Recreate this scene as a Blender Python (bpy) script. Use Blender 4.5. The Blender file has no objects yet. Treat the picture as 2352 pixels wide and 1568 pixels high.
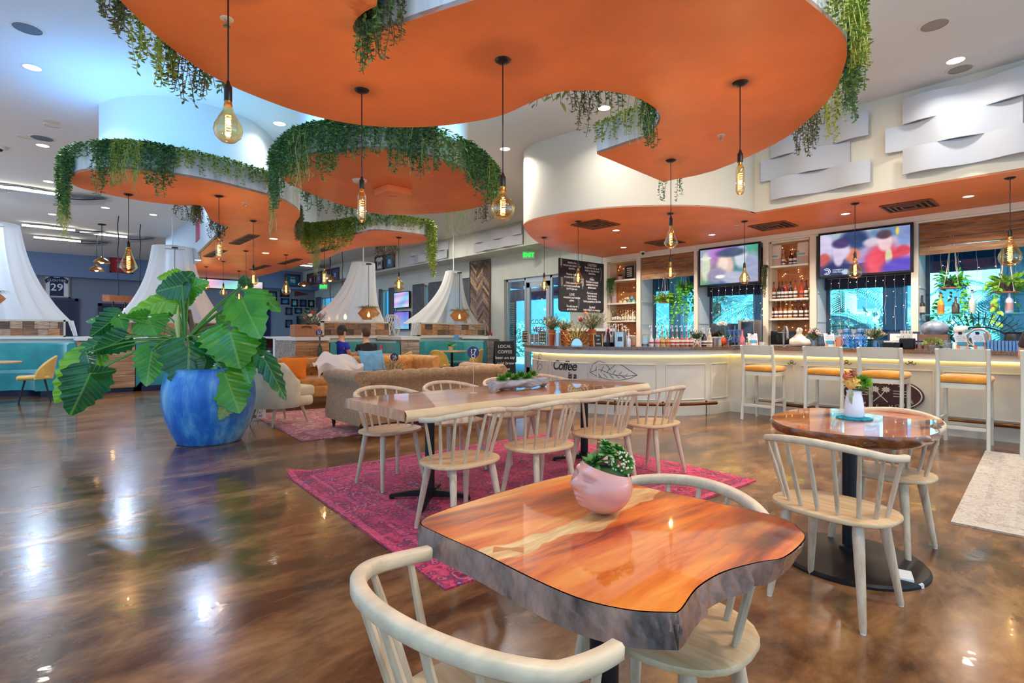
import bpy, math, random
from mathutils import Vector, Matrix
rnd = random.Random(11)
sc = bpy.context.scene
COL = sc.collection
PI = math.pi
EYE = 1.25; FPX = 1215.0; CX = 1176.0; HY = 766.0; YAW = math.radians(42.05)
FW = (math.sin(YAW), math.cos(YAW)); RT = (math.cos(YAW), -math.sin(YAW))
def ray(x, y):
 s = (x-CX)/FPX
 return (FW[0]+s*RT[0], FW[1]+s*RT[1], (HY-y)/FPX)
def onZ(x, y, z=0.0):
 r = ray(x, y); k = (z-EYE)/r[2]; return Vector((r[0]*k, r[1]*k, z))
def onX(x, y, X):
 r = ray(x, y); k = X/r[0]; return Vector((X, r[1]*k, EYE+r[2]*k))
def onY(x, y, Y):
 r = ray(x, y); k = Y/r[1]; return Vector((r[0]*k, Y, EYE+r[2]*k))
def at(x, y, d):
 r = ray(x, y); return Vector((r[0]*d, r[1]*d, EYE+r[2]*d))
cd = bpy.data.cameras.new('camera'); cam = bpy.data.objects.new('camera', cd); COL.objects.link(cam)
cam.location = (0, 0, EYE); cam.rotation_euler = (PI/2, 0, -YAW)
cd.sensor_width = 36.0; cd.lens = FPX/2352*36.0; cd.shift_y = -(784-HY)/2352; cd.clip_start = .02; cd.clip_end = 400
sc.camera = cam
class MB:
 def __init__(s): s.v = []; s.f = []; s.m = []; s.cur = 0; s.uv = []
 def add(s, vs, fs, uv=None):
  o = len(s.v); s.v.extend([tuple(v) for v in vs])
  s.f.extend([tuple(i+o for i in f) for f in fs]); s.m.extend([s.cur]*len(fs))
  s.uv.extend(uv if uv else [(0, 0)]*len(vs)); return s
 def box(s, x0, x1, y0, y1, z0, z1):
  v = [(x, y, z) for z in (z0, z1) for y in (y0, y1) for x in (x0, x1)]
  return s.add(v, [(0, 2, 3, 1), (4, 5, 7, 6), (0, 1, 5, 4), (2, 6, 7, 3), (0, 4, 6, 2), (1, 3, 7, 5)])
 def obox(s, c, size, M):
  h = [a/2 for a in size]
  v = [Vector(c)+M @ Vector((x*h[0], y*h[1], z*h[2])) for z in (-1, 1) for y in (-1, 1) for x in (-1, 1)]
  return s.add(v, [(0, 2, 3, 1), (4, 5, 7, 6), (0, 1, 5, 4), (2, 6, 7, 3), (0, 4, 6, 2), (1, 3, 7, 5)])
 def rbox(s, c, size, r, M=None, n=3, fn=None):
  h = [a/2 for a in size]; r = min(r, *h)
  g = [-1+0*i for i in range(0)]
  def line(hh):
   a = [-hh+r*(1-math.cos(i/n*PI/2)) for i in range(n+1)]
   b = [hh-r*(1-math.cos(i/n*PI/2)) for i in range(n, -1, -1)]
   k = 3; mid = [(-hh+r)+(2*hh-2*r)*j/(k+1) for j in range(1, k+1)] if hh > r*1.05 else []
   return a+mid+b
  L = [line(q) for q in h]
  for ax in range(3):
   u, w = [(1, 2), (2, 0), (0, 1)][ax]
   for sg in (-1, 1):
    vs = []; nu, nw = len(L[u]), len(L[w])
    for a in L[u]:
     for b in L[w]:
      p = [0, 0, 0]; p[ax] = sg*h[ax]; p[u] = a; p[w] = b
      q = [max(-h[i]+r, min(h[i]-r, p[i])) for i in range(3)]
      d = Vector([p[i]-q[i] for i in range(3)]); d = d.normalized()*r if d.length > 1e-9 else d
      v = Vector(q)+d
      if fn: v = fn(v)
      if M: v = M @ v
      vs.append(v+Vector(c))
    fs = []
    for i in range(nu-1):
     for j in range(nw-1):
      f = (i*nw+j, (i+1)*nw+j, (i+1)*nw+j+1, i*nw+j+1); fs.append(f if sg > 0 else f[::-1])
    s.add(vs, fs)
  return s
 def tube(s, pts, r, n=8, caps=True, closed=False):
  pts = [Vector(p) for p in pts]; m = len(pts); rs = r if isinstance(r, (list, tuple)) else [r]*m
  prev = None; vs = []
  for i, p in enumerate(pts):
   if closed: t = pts[(i+1) % m]-pts[i-1]
   else: t = pts[min(i+1, m-1)]-pts[max(i-1, 0)]
   if t.length < 1e-9: t = Vector((0, 0, 1))
   t.normalize()
   if prev is None:
    a = Vector((0, 0, 1)) if abs(t.z) < .9 else Vector((1, 0, 0))
    nx = t.cross(a).normalized()
   else:
    nx = prev-t*prev.dot(t); nx = nx.normalized() if nx.length > 1e-6 else t.orthogonal().normalized()
   prev = nx; ny = t.cross(nx)
   for k in range(n):
    a = 2*PI*k/n; vs.append(p+(nx*math.cos(a)+ny*math.sin(a))*rs[i])
  fs = []
  for i in range(m if closed else m-1):
   j = (i+1) % m
   for k in range(n):
    k2 = (k+1) % n; fs.append((i*n+k, i*n+k2, j*n+k2, j*n+k))
  if caps and not closed:
   fs.append(tuple(range(n-1, -1, -1))); fs.append(tuple((m-1)*n+k for k in range(n)))
  return s.add(vs, fs)
 def cyl(s, p0, p1, r0, r1=None, n=12): return s.tube([p0, p1], [r0, r0 if r1 is None else r1], n)
 def sweep(s, pts, w, h, up=Vector((0, 0, 1)), closed=False):
  pts = [Vector(p) for p in pts]; m = len(pts); vs = []
  ws = w if isinstance(w, (list, tuple)) else [w]*m; hs = h if isinstance(h, (list, tuple)) else [h]*m
  for i, p in enumerate(pts):
   t = (pts[(i+1) % m]-pts[i-1]) if closed else (pts[min(i+1, m-1)]-pts[max(i-1, 0)])
   t.normalize(); sd = t.cross(up).normalized(); u2 = sd.cross(t)
   a, b = ws[i]/2, hs[i]/2; c = .35
   for (x, y) in ((-1, -1+c), (-1, 1-c), (-1+c, 1), (1-c, 1), (1, 1-c), (1, -1+c), (1-c, -1), (-1+c, -1)):
    vs.append(p+sd*a*x+u2*b*y)
  fs = []
  for i in range(m if closed else m-1):
   j = (i+1) % m
   for k in range(8): fs.append((i*8+k, i*8+(k+1) % 8, j*8+(k+1) % 8, j*8+k))
  if not closed: fs.append(tuple(range(7, -1, -1))); fs.append(tuple((m-1)*8+k for k in range(8)))
  return s.add(vs, fs)
 def lathe(s, prof, c=(0, 0, 0), n=24, a0=0, a1=2*PI, fn=None):
  full = abs(a1-a0-2*PI) < 1e-6; k = n if full else n+1; vs = []
  for (r, z) in prof:
   for i in range(k):
    a = a0+(a1-a0)*i/n; p = Vector((r*math.cos(a), r*math.sin(a), z))
    if fn: p = fn(p, a)
    vs.append(p+Vector(c))
  fs = []
  for j in range(len(prof)-1):
   for i in range(n):
    i2 = (i+1) % k; fs.append((j*k+i, j*k+i2, (j+1)*k+i2, (j+1)*k+i))
  return s.add(vs, fs)
 def sphere(s, c, r, n=12, m=8, M=None):
  sx = r if isinstance(r, (tuple, list)) else (r, r, r); vs = []
  for j in range(m+1):
   b = -PI/2+PI*j/m
   for i in range(n):
    a = 2*PI*i/n; p = Vector((math.cos(a)*math.cos(b)*sx[0], math.sin(a)*math.cos(b)*sx[1], math.sin(b)*sx[2]))
    vs.append((M @ p if M else p)+Vector(c))
  fs = [(j*n+i, j*n+(i+1) % n, (j+1)*n+(i+1) % n, (j+1)*n+i) for j in range(m) for i in range(n)]
  return s.add(vs, fs)
 def prism(s, poly, z0, z1, bot=True, top=True, side=True):
  n = len(poly); vs = [(p[0], p[1], z0) for p in poly]+[(p[0], p[1], z1) for p in poly]; fs = []
  ar = sum(poly[i][0]*poly[(i+1) % n][1]-poly[(i+1) % n][0]*poly[i][1] for i in range(n))
  o = list(range(n)); o = o if ar > 0 else o[::-1]
  if bot: fs.append(tuple(o[::-1]))
  if top: fs.append(tuple(i+n for i in o))
  if side: fs += [(o[i], o[(i+1) % n], o[(i+1) % n]+n, o[i]+n) for i in range(n)]
  return s.add(vs, fs)
 def quad(s, a, b, c, d, uv=None): return s.add([a, b, c, d], [(0, 1, 2, 3)], uv)
 def grid(s, fn, nu, nv, flip=False, uvfn=None):
  vs = []; uv = []
  for i in range(nu+1):
   for j in range(nv+1):
    vs.append(fn(i/nu, j/nv)); uv.append((i/nu, j/nv))
  k = nv+1; fs = [(i*k+j, (i+1)*k+j, (i+1)*k+j+1, i*k+j+1) for i in range(nu) for j in range(nv)]
  if flip: fs = [f[::-1] for f in fs]
  return s.add(vs, fs, uv)
 def leaf(s, p, d, sd, L, W):
  n = d.cross(sd)*(.12*L)
  return s.add([p, p+d*L*.5+sd*W*.5+n, p+d*L, p+d*L*.5-sd*W*.5+n], [(0, 1, 2, 3)])
 def leaf2(s, p, d, sd, L, W, droop=.15):
  n = sd.cross(d)
  a = p; e = p+d*L-n*L*droop; m1 = p+d*L*.35; m2 = p+d*L*.72-n*L*droop*.4
  f = n*W*.12
  return s.add([a, m1+sd*W*.5+f, m1, m1-sd*W*.5+f, m2+sd*W*.36+f, m2, m2-sd*W*.36+f, e],
      [(0, 2, 1), (0, 3, 2), (1, 2, 5, 4), (2, 3, 6, 5), (4, 5, 7), (5, 6, 7)])
 def xf(s, M, i0=0):
  for i in range(i0, len(s.v)): s.v[i] = tuple(M @ Vector(s.v[i]))
  return s
 def build(s, name, mat, parent=None, local=False, smooth=40, structure=False, label=None):
  me = bpy.data.meshes.new(name)
  if parent is not None and not local:
   l = parent.location; vs = [(a-l[0], b-l[1], c-l[2]) for a, b, c in s.v]
   q = parent
   while q.parent:
    q = q.parent; l = q.location; vs = [(a-l[0], b-l[1], c-l[2]) for a, b, c in vs]
  else: vs = s.v
  me.from_pydata(vs, [], s.f)
  mats = mat if isinstance(mat, (list, tuple)) else [mat]
  for m in mats: me.materials.append(m)
  if len(mats) > 1: me.polygons.foreach_set('material_index', s.m)
  if smooth:
   me.polygons.foreach_set('use_smooth', [True]*len(s.f))
   if smooth < 170 and hasattr(me, 'set_sharp_from_angle'): me.set_sharp_from_angle(angle=math.radians(smooth))
  if any(u != (0, 0) for u in s.uv):
   lay = me.uv_layers.new(name='UVMap'); idx = [0]*len(me.loops); me.loops.foreach_get('vertex_index', idx)
   fl = []
   for i in idx: fl += [s.uv[i][0], s.uv[i][1]]
   lay.data.foreach_set('uv', fl)
  me.update()
  o = bpy.data.objects.new(name, me); COL.objects.link(o)
  if parent is not None: o.parent = parent
  if structure: o['kind'] = 'structure'
  if label: o['label'] = label
  return o
def tag(o, label, cat, group=None):
 o['label'] = label; o['category'] = cat
 if group: o['group'] = group
 return o
def thing(name, label, cat, loc=(0, 0, 0), rz=0.0, group=None):
 o = bpy.data.objects.new(name, None); COL.objects.link(o); o.empty_display_size = .1
 o.location = loc; o.rotation_euler = (0, 0, rz); return tag(o, label, cat, group)
def single(name, mb, mat, label, cat, group=None, smooth=40):
 xs = [v[0] for v in mb.v]; ys = [v[1] for v in mb.v]; zs = [v[2] for v in mb.v]
 l = Vector(((min(xs)+max(xs))/2, (min(ys)+max(ys))/2, min(zs)))
 mb.v = [(a-l[0], b-l[1], c-l[2]) for a, b, c in mb.v]
 o = mb.build(name, mat, smooth=smooth); o.location = l
 return tag(o, label, cat, group)
def dup(root, loc, rz=0, label=None, group=None):
 r = root.copy(); COL.objects.link(r); r.location = loc; r.rotation_euler = (0, 0, rz)
 if label: r['label'] = label
 if group: r['group'] = group
 for ch in list(root.children):
  c = ch.copy(); COL.objects.link(c); c.parent = r
  for g in list(ch.children):
   d = g.copy(); COL.objects.link(d); d.parent = c
 return r
def text(name, s, mat, parent, M, size, ext=.002, align='CENTER', shear=0, space=1.0, bold=0.0, label=None, sx=1.0):
 cu = bpy.data.curves.new(name, 'FONT'); cu.body = s; cu.size = size; cu.extrude = ext; cu.align_x = align; cu.align_y = 'CENTER'
 cu.shear = shear; cu.space_character = space; cu.offset = bold; cu.resolution_u = 3
 o = bpy.data.objects.new(name, cu); COL.objects.link(o); cu.materials.append(mat)
 bpy.context.view_layer.update()
 me = bpy.data.meshes.new_from_object(o.evaluated_get(bpy.context.evaluated_depsgraph_get()))
 bpy.data.objects.remove(o)
 if parent is not None:
  l = Vector(parent.location); q = parent
  while q.parent: q = q.parent; l += q.location
  M = Matrix.Translation(-l) @ M
 me.transform(M @ Matrix.Diagonal((sx, 1, 1, 1)))
 if not me.materials: me.materials.append(mat)
 o = bpy.data.objects.new(name, me); COL.objects.link(o)
 if parent is not None: o.parent = parent
 if label: o['label'] = label
 return o
def face(o, right, up):
 """matrix placing text at o, reading along `right`, up along `up`"""
 r = Vector(right).normalized(); u = Vector(up).normalized(); n = r.cross(u)
 return Matrix(((r.x, u.x, n.x, o[0]), (r.y, u.y, n.y, o[1]), (r.z, u.z, n.z, o[2]), (0, 0, 0, 1)))
def RZ(a): return Matrix.Rotation(a, 3, 'Z')
def catmull(P, k=6, closed=True):
 out = []; n = len(P); P = [Vector(p) for p in P]
 for i in range(n if closed else n-1):
  g = (lambda j: P[j % n]) if closed else (lambda j: P[max(0, min(n-1, j))])
  a, b, c, d = g(i-1), g(i), g(i+1), g(i+2)
  for t in [q/k for q in range(k)]:
   out.append(.5*((2*b)+(c-a)*t+(2*a-5*b+4*c-d)*t*t+(3*b-3*c+d-a)*t**3))
 if not closed: out.append(P[-1])
 return out
def lin(c):
 f = lambda u: u/12.92 if u <= .04045 else ((u+.055)/1.055)**2.4
 return tuple(f(x/255) for x in c)+(1.0,)
MATS = {}
def nodes(name):
 m = bpy.data.materials.new(name); m.use_nodes = True; nt = m.node_tree
 return m, nt, nt.nodes['Principled BSDF']
def nd(nt, t, **k):
 n = nt.nodes.new(t)
 for a, b in k.items():
  if a in n.inputs: n.inputs[a].default_value = b
  else: setattr(n, a, b)
 return n
def ramp(nt, stops, interp='LINEAR'):
 r = nt.nodes.new('ShaderNodeValToRGB'); r.color_ramp.interpolation = interp
 e = r.color_ramp.elements
 while len(e) < len(stops): e.new(.5)
 for q, (p, c) in zip(e, stops): q.position = p; q.color = lin(c)
 return r
def pm(name, c, rough=.5, metal=0., var=0., scale=6., bump=0., bscale=None, spec=.5, emis=None, es=1., sheen=0., stretch=None, coat=0., sub=0., c2=None, alpha=1.):
 if name in MATS: return MATS[name]
 m, nt, b = nodes(name); L = nt.links.new
 b.inputs['Base Color'].default_value = lin(c); b.inputs['Roughness'].default_value = rough
 b.inputs['Metallic'].default_value = metal; b.inputs['Specular IOR Level'].default_value = spec
 b.inputs['Coat Weight'].default_value = coat; b.inputs['Coat Roughness'].default_value = .05
 b.inputs['Sheen Weight'].default_value = sheen
 if alpha < 1: b.inputs['Alpha'].default_value = alpha
 if sub: b.inputs['Subsurface Weight'].default_value = sub
 if emis: b.inputs['Emission Color'].default_value = lin(emis); b.inputs['Emission Strength'].default_value = es
 if var or bump:
  tc = nd(nt, 'ShaderNodeTexCoord'); mp = nd(nt, 'ShaderNodeMapping'); L(tc.outputs['Object'], mp.inputs[0])
  if stretch: mp.inputs['Scale'].default_value = stretch
  if var:
   nz = nd(nt, 'ShaderNodeTexNoise', Scale=scale, Detail=5.0, Roughness=.6); L(mp.outputs[0], nz.inputs['Vector'])
   lo = c2 or tuple(max(0, x*(1-var)) for x in c); hi = c if c2 else tuple(min(255, x*(1+var)) for x in c)
   r = ramp(nt, [(.3, lo), (.7, hi)]); L(nz.outputs['Fac'], r.inputs[0]); L(r.outputs[0], b.inputs['Base Color'])
  if bump:
   n2 = nd(nt, 'ShaderNodeTexNoise', Scale=bscale or scale*6, Detail=3.0); L(mp.outputs[0], n2.inputs['Vector'])
   bp = nd(nt, 'ShaderNodeBump', Strength=bump, Distance=.01); L(n2.outputs['Fac'], bp.inputs['Height']); L(bp.outputs[0], b.inputs['Normal'])
 MATS[name] = m; return m
def wood(name, stops, axis='X', scale=1., rough=.45, coat=0., dist=2., ring=9.):
 if name in MATS: return MATS[name]
 m, nt, b = nodes(name); L = nt.links.new
 tc = nd(nt, 'ShaderNodeTexCoord'); mp = nd(nt, 'ShaderNodeMapping'); L(tc.outputs['Object'], mp.inputs[0])
 st = {'X': (.25, 2.2, 2.2), 'Y': (2.2, .25, 2.2), 'Z': (2.2, 2.2, .25)}[axis]; mp.inputs['Scale'].default_value = [q*scale for q in st]
 n1 = nd(nt, 'ShaderNodeTexNoise', Scale=2.2, Detail=3.0, Distortion=dist); L(mp.outputs[0], n1.inputs['Vector'])
 n2 = nd(nt, 'ShaderNodeTexNoise', Scale=ring, Detail=6.0, Roughness=.7); L(mp.outputs[0], n2.inputs['Vector'])
 mx = nd(nt, 'ShaderNodeMix', data_type='FLOAT'); mx.inputs[0].default_value = .4
 L(n1.outputs['Fac'], mx.inputs[2]); L(n2.outputs['Fac'], mx.inputs[3])
 r = ramp(nt, stops); L(mx.outputs[0], r.inputs[0]); L(r.outputs[0], b.inputs['Base Color'])
 b.inputs['Roughness'].default_value = rough; b.inputs['Coat Weight'].default_value = coat; b.inputs['Coat Roughness'].default_value = .04
 bp = nd(nt, 'ShaderNodeBump', Strength=.12, Distance=.004); L(n2.outputs['Fac'], bp.inputs['Height']); L(bp.outputs[0], b.inputs['Normal'])
 MATS[name] = m; return m
def emit(name, c, s):
 if name in MATS: return MATS[name]
 m = bpy.data.materials.new(name); m.use_nodes = True; nt = m.node_tree; nt.nodes.clear()
 e = nt.nodes.new('ShaderNodeEmission'); e.inputs[0].default_value = lin(c); e.inputs[1].default_value = s
 o = nt.nodes.new('ShaderNodeOutputMaterial'); nt.links.new(e.outputs[0], o.inputs[0]); MATS[name] = m; return m
def thin(name, c, gl=.08, rough=.03, gc=(255, 255, 255)):
 """thin clear or tinted sheet: light passes straight through, the surface still mirrors a little"""
 if name in MATS: return MATS[name]
 m = bpy.data.materials.new(name); m.use_nodes = True; nt = m.node_tree; nt.nodes.clear()
 t = nt.nodes.new('ShaderNodeBsdfTransparent'); t.inputs[0].default_value = lin(c)
 g = nt.nodes.new('ShaderNodeBsdfGlossy'); g.inputs['Roughness'].default_value = rough; g.inputs[0].default_value = lin(gc)
 lw = nt.nodes.new('ShaderNodeLayerWeight'); lw.inputs[0].default_value = .25
 ma = nt.nodes.new('ShaderNodeMath'); ma.operation = 'MULTIPLY_ADD'; ma.inputs[1].default_value = .5; ma.inputs[2].default_value = gl
 mx = nt.nodes.new('ShaderNodeMixShader'); o = nt.nodes.new('ShaderNodeOutputMaterial'); L = nt.links.new
 L(lw.outputs['Fresnel'], ma.inputs[0]); L(ma.outputs[0], mx.inputs[0]); L(t.outputs[0], mx.inputs[1]); L(g.outputs[0], mx.inputs[2]); L(mx.outputs[0], o.inputs[0])
 MATS[name] = m; return m
def cloth(name, c, tr=.45, op=.8):
 """sheer fabric: diffuse + translucent + some see-through"""
 m = bpy.data.materials.new(name); m.use_nodes = True; nt = m.node_tree; nt.nodes.clear(); L = nt.links.new
 d = nt.nodes.new('ShaderNodeBsdfDiffuse'); t = nt.nodes.new('ShaderNodeBsdfTranslucent'); p = nt.nodes.new('ShaderNodeBsdfTransparent')
 d.inputs[0].default_value = lin(c); t.inputs[0].default_value = lin(c)
 a = nt.nodes.new('ShaderNodeMixShader'); a.inputs[0].default_value = tr; b = nt.nodes.new('ShaderNodeMixShader'); b.inputs[0].default_value = op
 o = nt.nodes.new('ShaderNodeOutputMaterial')
 L(d.outputs[0], a.inputs[1]); L(t.outputs[0], a.inputs[2]); L(p.outputs[0], b.inputs[1]); L(a.outputs[0], b.inputs[2]); L(b.outputs[0], o.inputs[0]); return m
WHITE = pm('white_paint', (226, 224, 214), .6, var=.03, scale=2)
CEIL = pm('ceiling_paint', (224, 226, 224), .8)
ORANGE = pm('orange_paint', (238, 138, 80), .5, var=.05, scale=1.5)
PALE = pm('pale_wall_paint', (206, 210, 200), .7, var=.02, scale=2)
GREY = pm('grey_wall_paint', (150, 152, 156), .7)
TRIMW = pm('trim_white', (228, 220, 204), .45)
BLACK = pm('black_metal', (22, 22, 24), .4, metal=.3)
NAVY = pm('navy_paint', (20, 26, 62), .4)
STEEL = pm('steel', (190, 192, 195), .25, metal=1.)
GOLD = pm('brass', (200, 160, 80), .25, metal=1.)
LAMPMETAL = pm('bronze', (70, 50, 36), .35, metal=.8)
CZ = 4.25; HZ = 3.05; XW = 10.0; XR = 10.5; YB = 26.5
def floor_mat():
 m, nt, b = nodes('stained_concrete'); L = nt.links.new
 tc = nd(nt, 'ShaderNodeTexCoord'); mp = nd(nt, 'ShaderNodeMapping'); L(tc.outputs['Object'], mp.inputs[0]); mp.inputs['Rotation'].default_value = (0, 0, -.7); mp.inputs['Scale'].default_value = (.75, 1.5, 1)
 n1 = nd(nt, 'ShaderNodeTexNoise', Scale=1.15, Detail=7.0, Roughness=.6, Distortion=.9); L(mp.outputs[0], n1.inputs['Vector'])
 n2 = nd(nt, 'ShaderNodeTexNoise', Scale=4.5, Detail=8.0, Roughness=.65, Distortion=.3); L(mp.outputs[0], n2.inputs['Vector'])
 mx = nd(nt, 'ShaderNodeMix', data_type='FLOAT'); mx.inputs[0].default_value = .38; L(n1.outputs['Fac'], mx.inputs[2]); L(n2.outputs['Fac'], mx.inputs[3])
 r = ramp(nt, [(.33, (44, 28, 20)), (.43, (80, 52, 34)), (.51, (118, 80, 48)), (.59, (152, 108, 66)), (.7, (182, 144, 100))])
 L(mx.outputs[0], r.inputs[0]); L(r.outputs[0], b.inputs['Base Color'])
 rr = nd(nt, 'ShaderNodeMapRange'); rr.inputs[3].default_value = .13; rr.inputs[4].default_value = .3; L(n2.outputs['Fac'], rr.inputs[0]); L(rr.outputs[0], b.inputs['Roughness'])
 b.inputs['Specular IOR Level'].default_value = .5; b.inputs['Coat Weight'].default_value = .22; b.inputs['Coat Roughness'].default_value = .04
 n3 = nd(nt, 'ShaderNodeTexNoise', Scale=9.0, Detail=2.0); L(tc.outputs['Object'], n3.inputs['Vector'])
 bp = nd(nt, 'ShaderNodeBump', Strength=.05, Distance=.02); L(n3.outputs['Fac'], bp.inputs['Height']); L(bp.outputs[0], b.inputs['Normal']); L(bp.outputs[0], b.inputs['Coat Normal'])
 return m
X0, Y0 = -5.0, -4.0
def struct(name, mb, mat, parent=None, smooth=30): return mb.build(name, mat, parent, smooth=smooth, structure=True)
struct('floor', MB().box(X0, XR+.3, Y0, YB+.3, -.1, 0), floor_mat())
struct('ceiling', MB().box(X0, XR+.3, Y0, YB+.3, CZ, CZ+.15), CEIL)
bw = MB(); bw.box(X0, XR, YB, YB+.2, 0, 3.4)
struct('wall_back', bw, pm('back_wall_grey', (128, 134, 150), .7))
struct('wall_back_upper', MB().box(X0, XR, YB-.45, YB+.2, 3.4, CZ), pm('blue_grey_wall', (120, 140, 176), .7))
DY0, DY1, DZ = 9.35, 12.0, 2.87
wins = [(13.7, 16.4), (18.45, 19.6), (23.4, 25.7)]
wr = MB(); segs = [(7.8, DY0)]; last = DY1
wr.box(XR, XR+.25, 7.6, DY0, 0, CZ); wr.box(XR, XR+.25, DY0, DY1, DZ, CZ)
for (a, b_) in wins:
 wr.box(XR, XR+.25, last, a, 0, CZ); wr.box(XR, XR+.25, a, b_, 0, .5); wr.box(XR, XR+.25, a, b_, 3.0, CZ); last = b_
wr.box(XR, XR+.25, last, YB, 0, CZ); wr.box(XW, XR+.25, 7.6, 7.75, HZ, CZ)
struct('wall_right', wr, PALE)
sf = MB(); sf.box(9.72, XR, 7.9, YB, 3.6, CZ); struct('wall_right_upper', sf, PALE)
spts = [onZ(x, y, HZ) for x, y in ((1390, 592), (1340, 584), (1280, 574), (1235, 556), (1205, 525), (1215, 508), (1300, 490), (1400, 478), (1500, 474), (1600, 474), (1680, 480), (1725, 488))]
sp = catmull(spts, 5, closed=False)
soff = [(p.x, p.y) for p in sp]; soff[0] = (XW+.1, 7.86)
SX = soff[-1][0]+.12
soff += [(SX, soff[-1][1]-.0), (SX+.05, Y0), (XW+.1, Y0)]
struct('ceiling_bar', MB().prism(soff, HZ, HZ+.02, top=False), ORANGE)
struct('wall_bar_upper', MB().prism(soff, HZ+.004, CZ, bot=False, top=False), pm('warm_white', (222, 216, 200), .65))
bar = [('shelf', 7.75, 6.93), ('win', 6.83, 5.54), ('win', 5.46, 4.16), ('shelf', 4.06, 3.36), ('win', 3.26, 1.93), ('win', 1.84, -1.6)]
wb = MB(); wb.box(XW, XW+.06, -4, 7.85, 2.93, HZ); wb.box(XW, XW+.06, -4, 7.85, 0, .98)
edges = [7.85]+[q for s_ in bar for q in s_[1:]]+[-4]
for i in range(0, len(edges), 2): wb.box(XW, XW+.06, edges[i+1], edges[i], .98, 2.93)
struct('wall_bar', wb, TRIMW)
struct('trim_1', MB().box(XW-.03, XW+.02, -4, 7.85, HZ-.09, HZ-.003), TRIMW)
reveal = MB()
for (k, a, b_) in bar:
 if k == 'win':
  reveal.box(XW+.05, XR+.1, a, a+.04, .9, 2.95); reveal.box(XW+.05, XR+.1, b_-.04, b_, .9, 2.95)
  for zz in (1.45, 1.95): reveal.box(XW+.06, XR-.05, a-.012, a, zz, zz+.03)
  reveal.box(XW+.05, XR+.1, b_, a, .86, .93); reveal.box(XW+.05, XR+.1, b_, a, 2.93, 2.98)
struct('trim_2', reveal, pm('cool_white', (214, 222, 230), .5))
TINT = thin('tinted_glass', (122, 222, 250), .05)
wn = 0
FRM = pm('window_frame', (60, 74, 92), .4)
def window(x, y0, y1, z0, z1, mull=(), mat=TINT, fm=FRM, w=.05):
 global wn; wn += 1
 f = MB(); f.box(x, x+.06, y0, y0+w, z0, z1); f.box(x, x+.06, y1-w, y1, z0, z1); f.box(x, x+.06, y0, y1, z0, z0+w); f.box(x, x+.06, y0, y1, z1-w, z1)
 for q in mull: f.box(x, x+.06, q-w/2, q+w/2, z0, z1)
 o = struct('window_%d' % wn, f, fm)
 p = MB(); p.quad((x+.03, y0+w, z0+w), (x+.03, y1-w, z0+w), (x+.03, y1-w, z1-w), (x+.03, y0+w, z1-w)); p.build('pane', mat, o)
 return o
for (k, a, b_) in bar:
 if k == 'win': window(XR, b_, a, .93, 2.93, mull=() if a-b_ < 2 else (a-1.7,))
for (a, b_) in wins: window(XR+.05, a, b_, .5, 3.0, fm=pm('pale_frame', (190, 200, 206), .4))
DF = pm('door_frame', (176, 184, 190), .35, metal=.3)
window(XR+.08, 11.12, DY1-.02, 0, DZ, fm=DF, w=.07)
window(XR+.08, DY0, 10.15, 0, DZ, fm=DF, w=.07)
dm = MB(); y0, y1 = 10.18, 11.1
for a, b_ in ((y0, y0+.13), (y1-.13, y1)): dm.box(XR+.08, XR+.14, a, b_, .02, 2.72)
dm.box(XR+.08, XR+.14, y0, y1, .02, .28); dm.box(XR+.08, XR+.14, y0, y1, 2.58, 2.72); dm.box(XR+.07, XR+.16, y0-.03, y1+.03, 2.74, DZ)
do = struct('door_1', dm, DF)
MB().quad((XR+.11, y0+.13, .28), (XR+.11, y1-.13, .28), (XR+.11, y1-.13, 2.58), (XR+.11, y0+.13, 2.58)).build('pane', TINT, do)
MB().tube([(XR+.03, y0+.06, .95), (XR+.03, y0+.06, 1.25)], .014).build('handle', STEEL, do)
text('lettering', 'GOOD', pm('sign_grey', (70, 92, 104), .5), do, face((XR+.1, 10.62, 1.58), (0, -1, 0), (0, 0, 1)), .2)
text('lettering', 'VIBES', pm('sign_wine', (150, 60, 110), .5), do, face((XR+.1, 10.62, 1.36), (0, -1, 0), (0, 0, 1)), .2, bold=.006)
def navy_door(n, x0, x1, z1):
 d = MB(); d.box(x0, x1, YB-.06, YB, 0, z1); o = struct('door_%d' % n, d, NAVY)
 f = MB(); f.box(x0-.1, x0, YB-.1, YB, 0, z1+.1); f.box(x1, x1+.1, YB-.1, YB, 0, z1+.1); f.box(x0-.1, x1+.1, YB-.1, YB, z1, z1+.1); f.build('door_frame', pm('navy_trim', (24, 30, 84), .4), o)
 for za, zb in ((.25, 1.1), (1.3, z1-.25)):
  q = MB(); q.sweep([(x0+.2, YB-.065, za), (x1-.2, YB-.065, za), (x1-.2, YB-.065, zb), (x0+.2, YB-.065, zb)], .03, .02, up=Vector((0, 1, 0)), closed=True); q.build('panel', pm('navy_trim', (24, 30, 84), .4), o)
 return o
navy_door(2, -.15, 1.15, 2.5)
navy_door(3, 7.0, 8.25, 2.5)
d4 = MB(); d4.box(1.85, 1.97, YB-.1, YB, 0, 2.45); d4.box(3.35, 3.47, YB-.1, YB, 0, 2.45); d4.box(1.85, 3.47, YB-.1, YB, 2.35, 2.45)
o4 = struct('door_4', d4, NAVY)
MB().box(1.97, 2.8, YB-.04, YB-.01, 0, 2.35).build('door_leaf', pm('dark_leaf', (14, 18, 34), .4), o4)
MB().box(2.8, 3.35, YB-.03, YB-.01, 0, 2.35).build('lit_opening', pm('corridor_wall', (196, 226, 206), .8), o4)
BAND = .28
def prow(pl): return [onZ(x, y, HZ) for x, y in pl]
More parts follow.
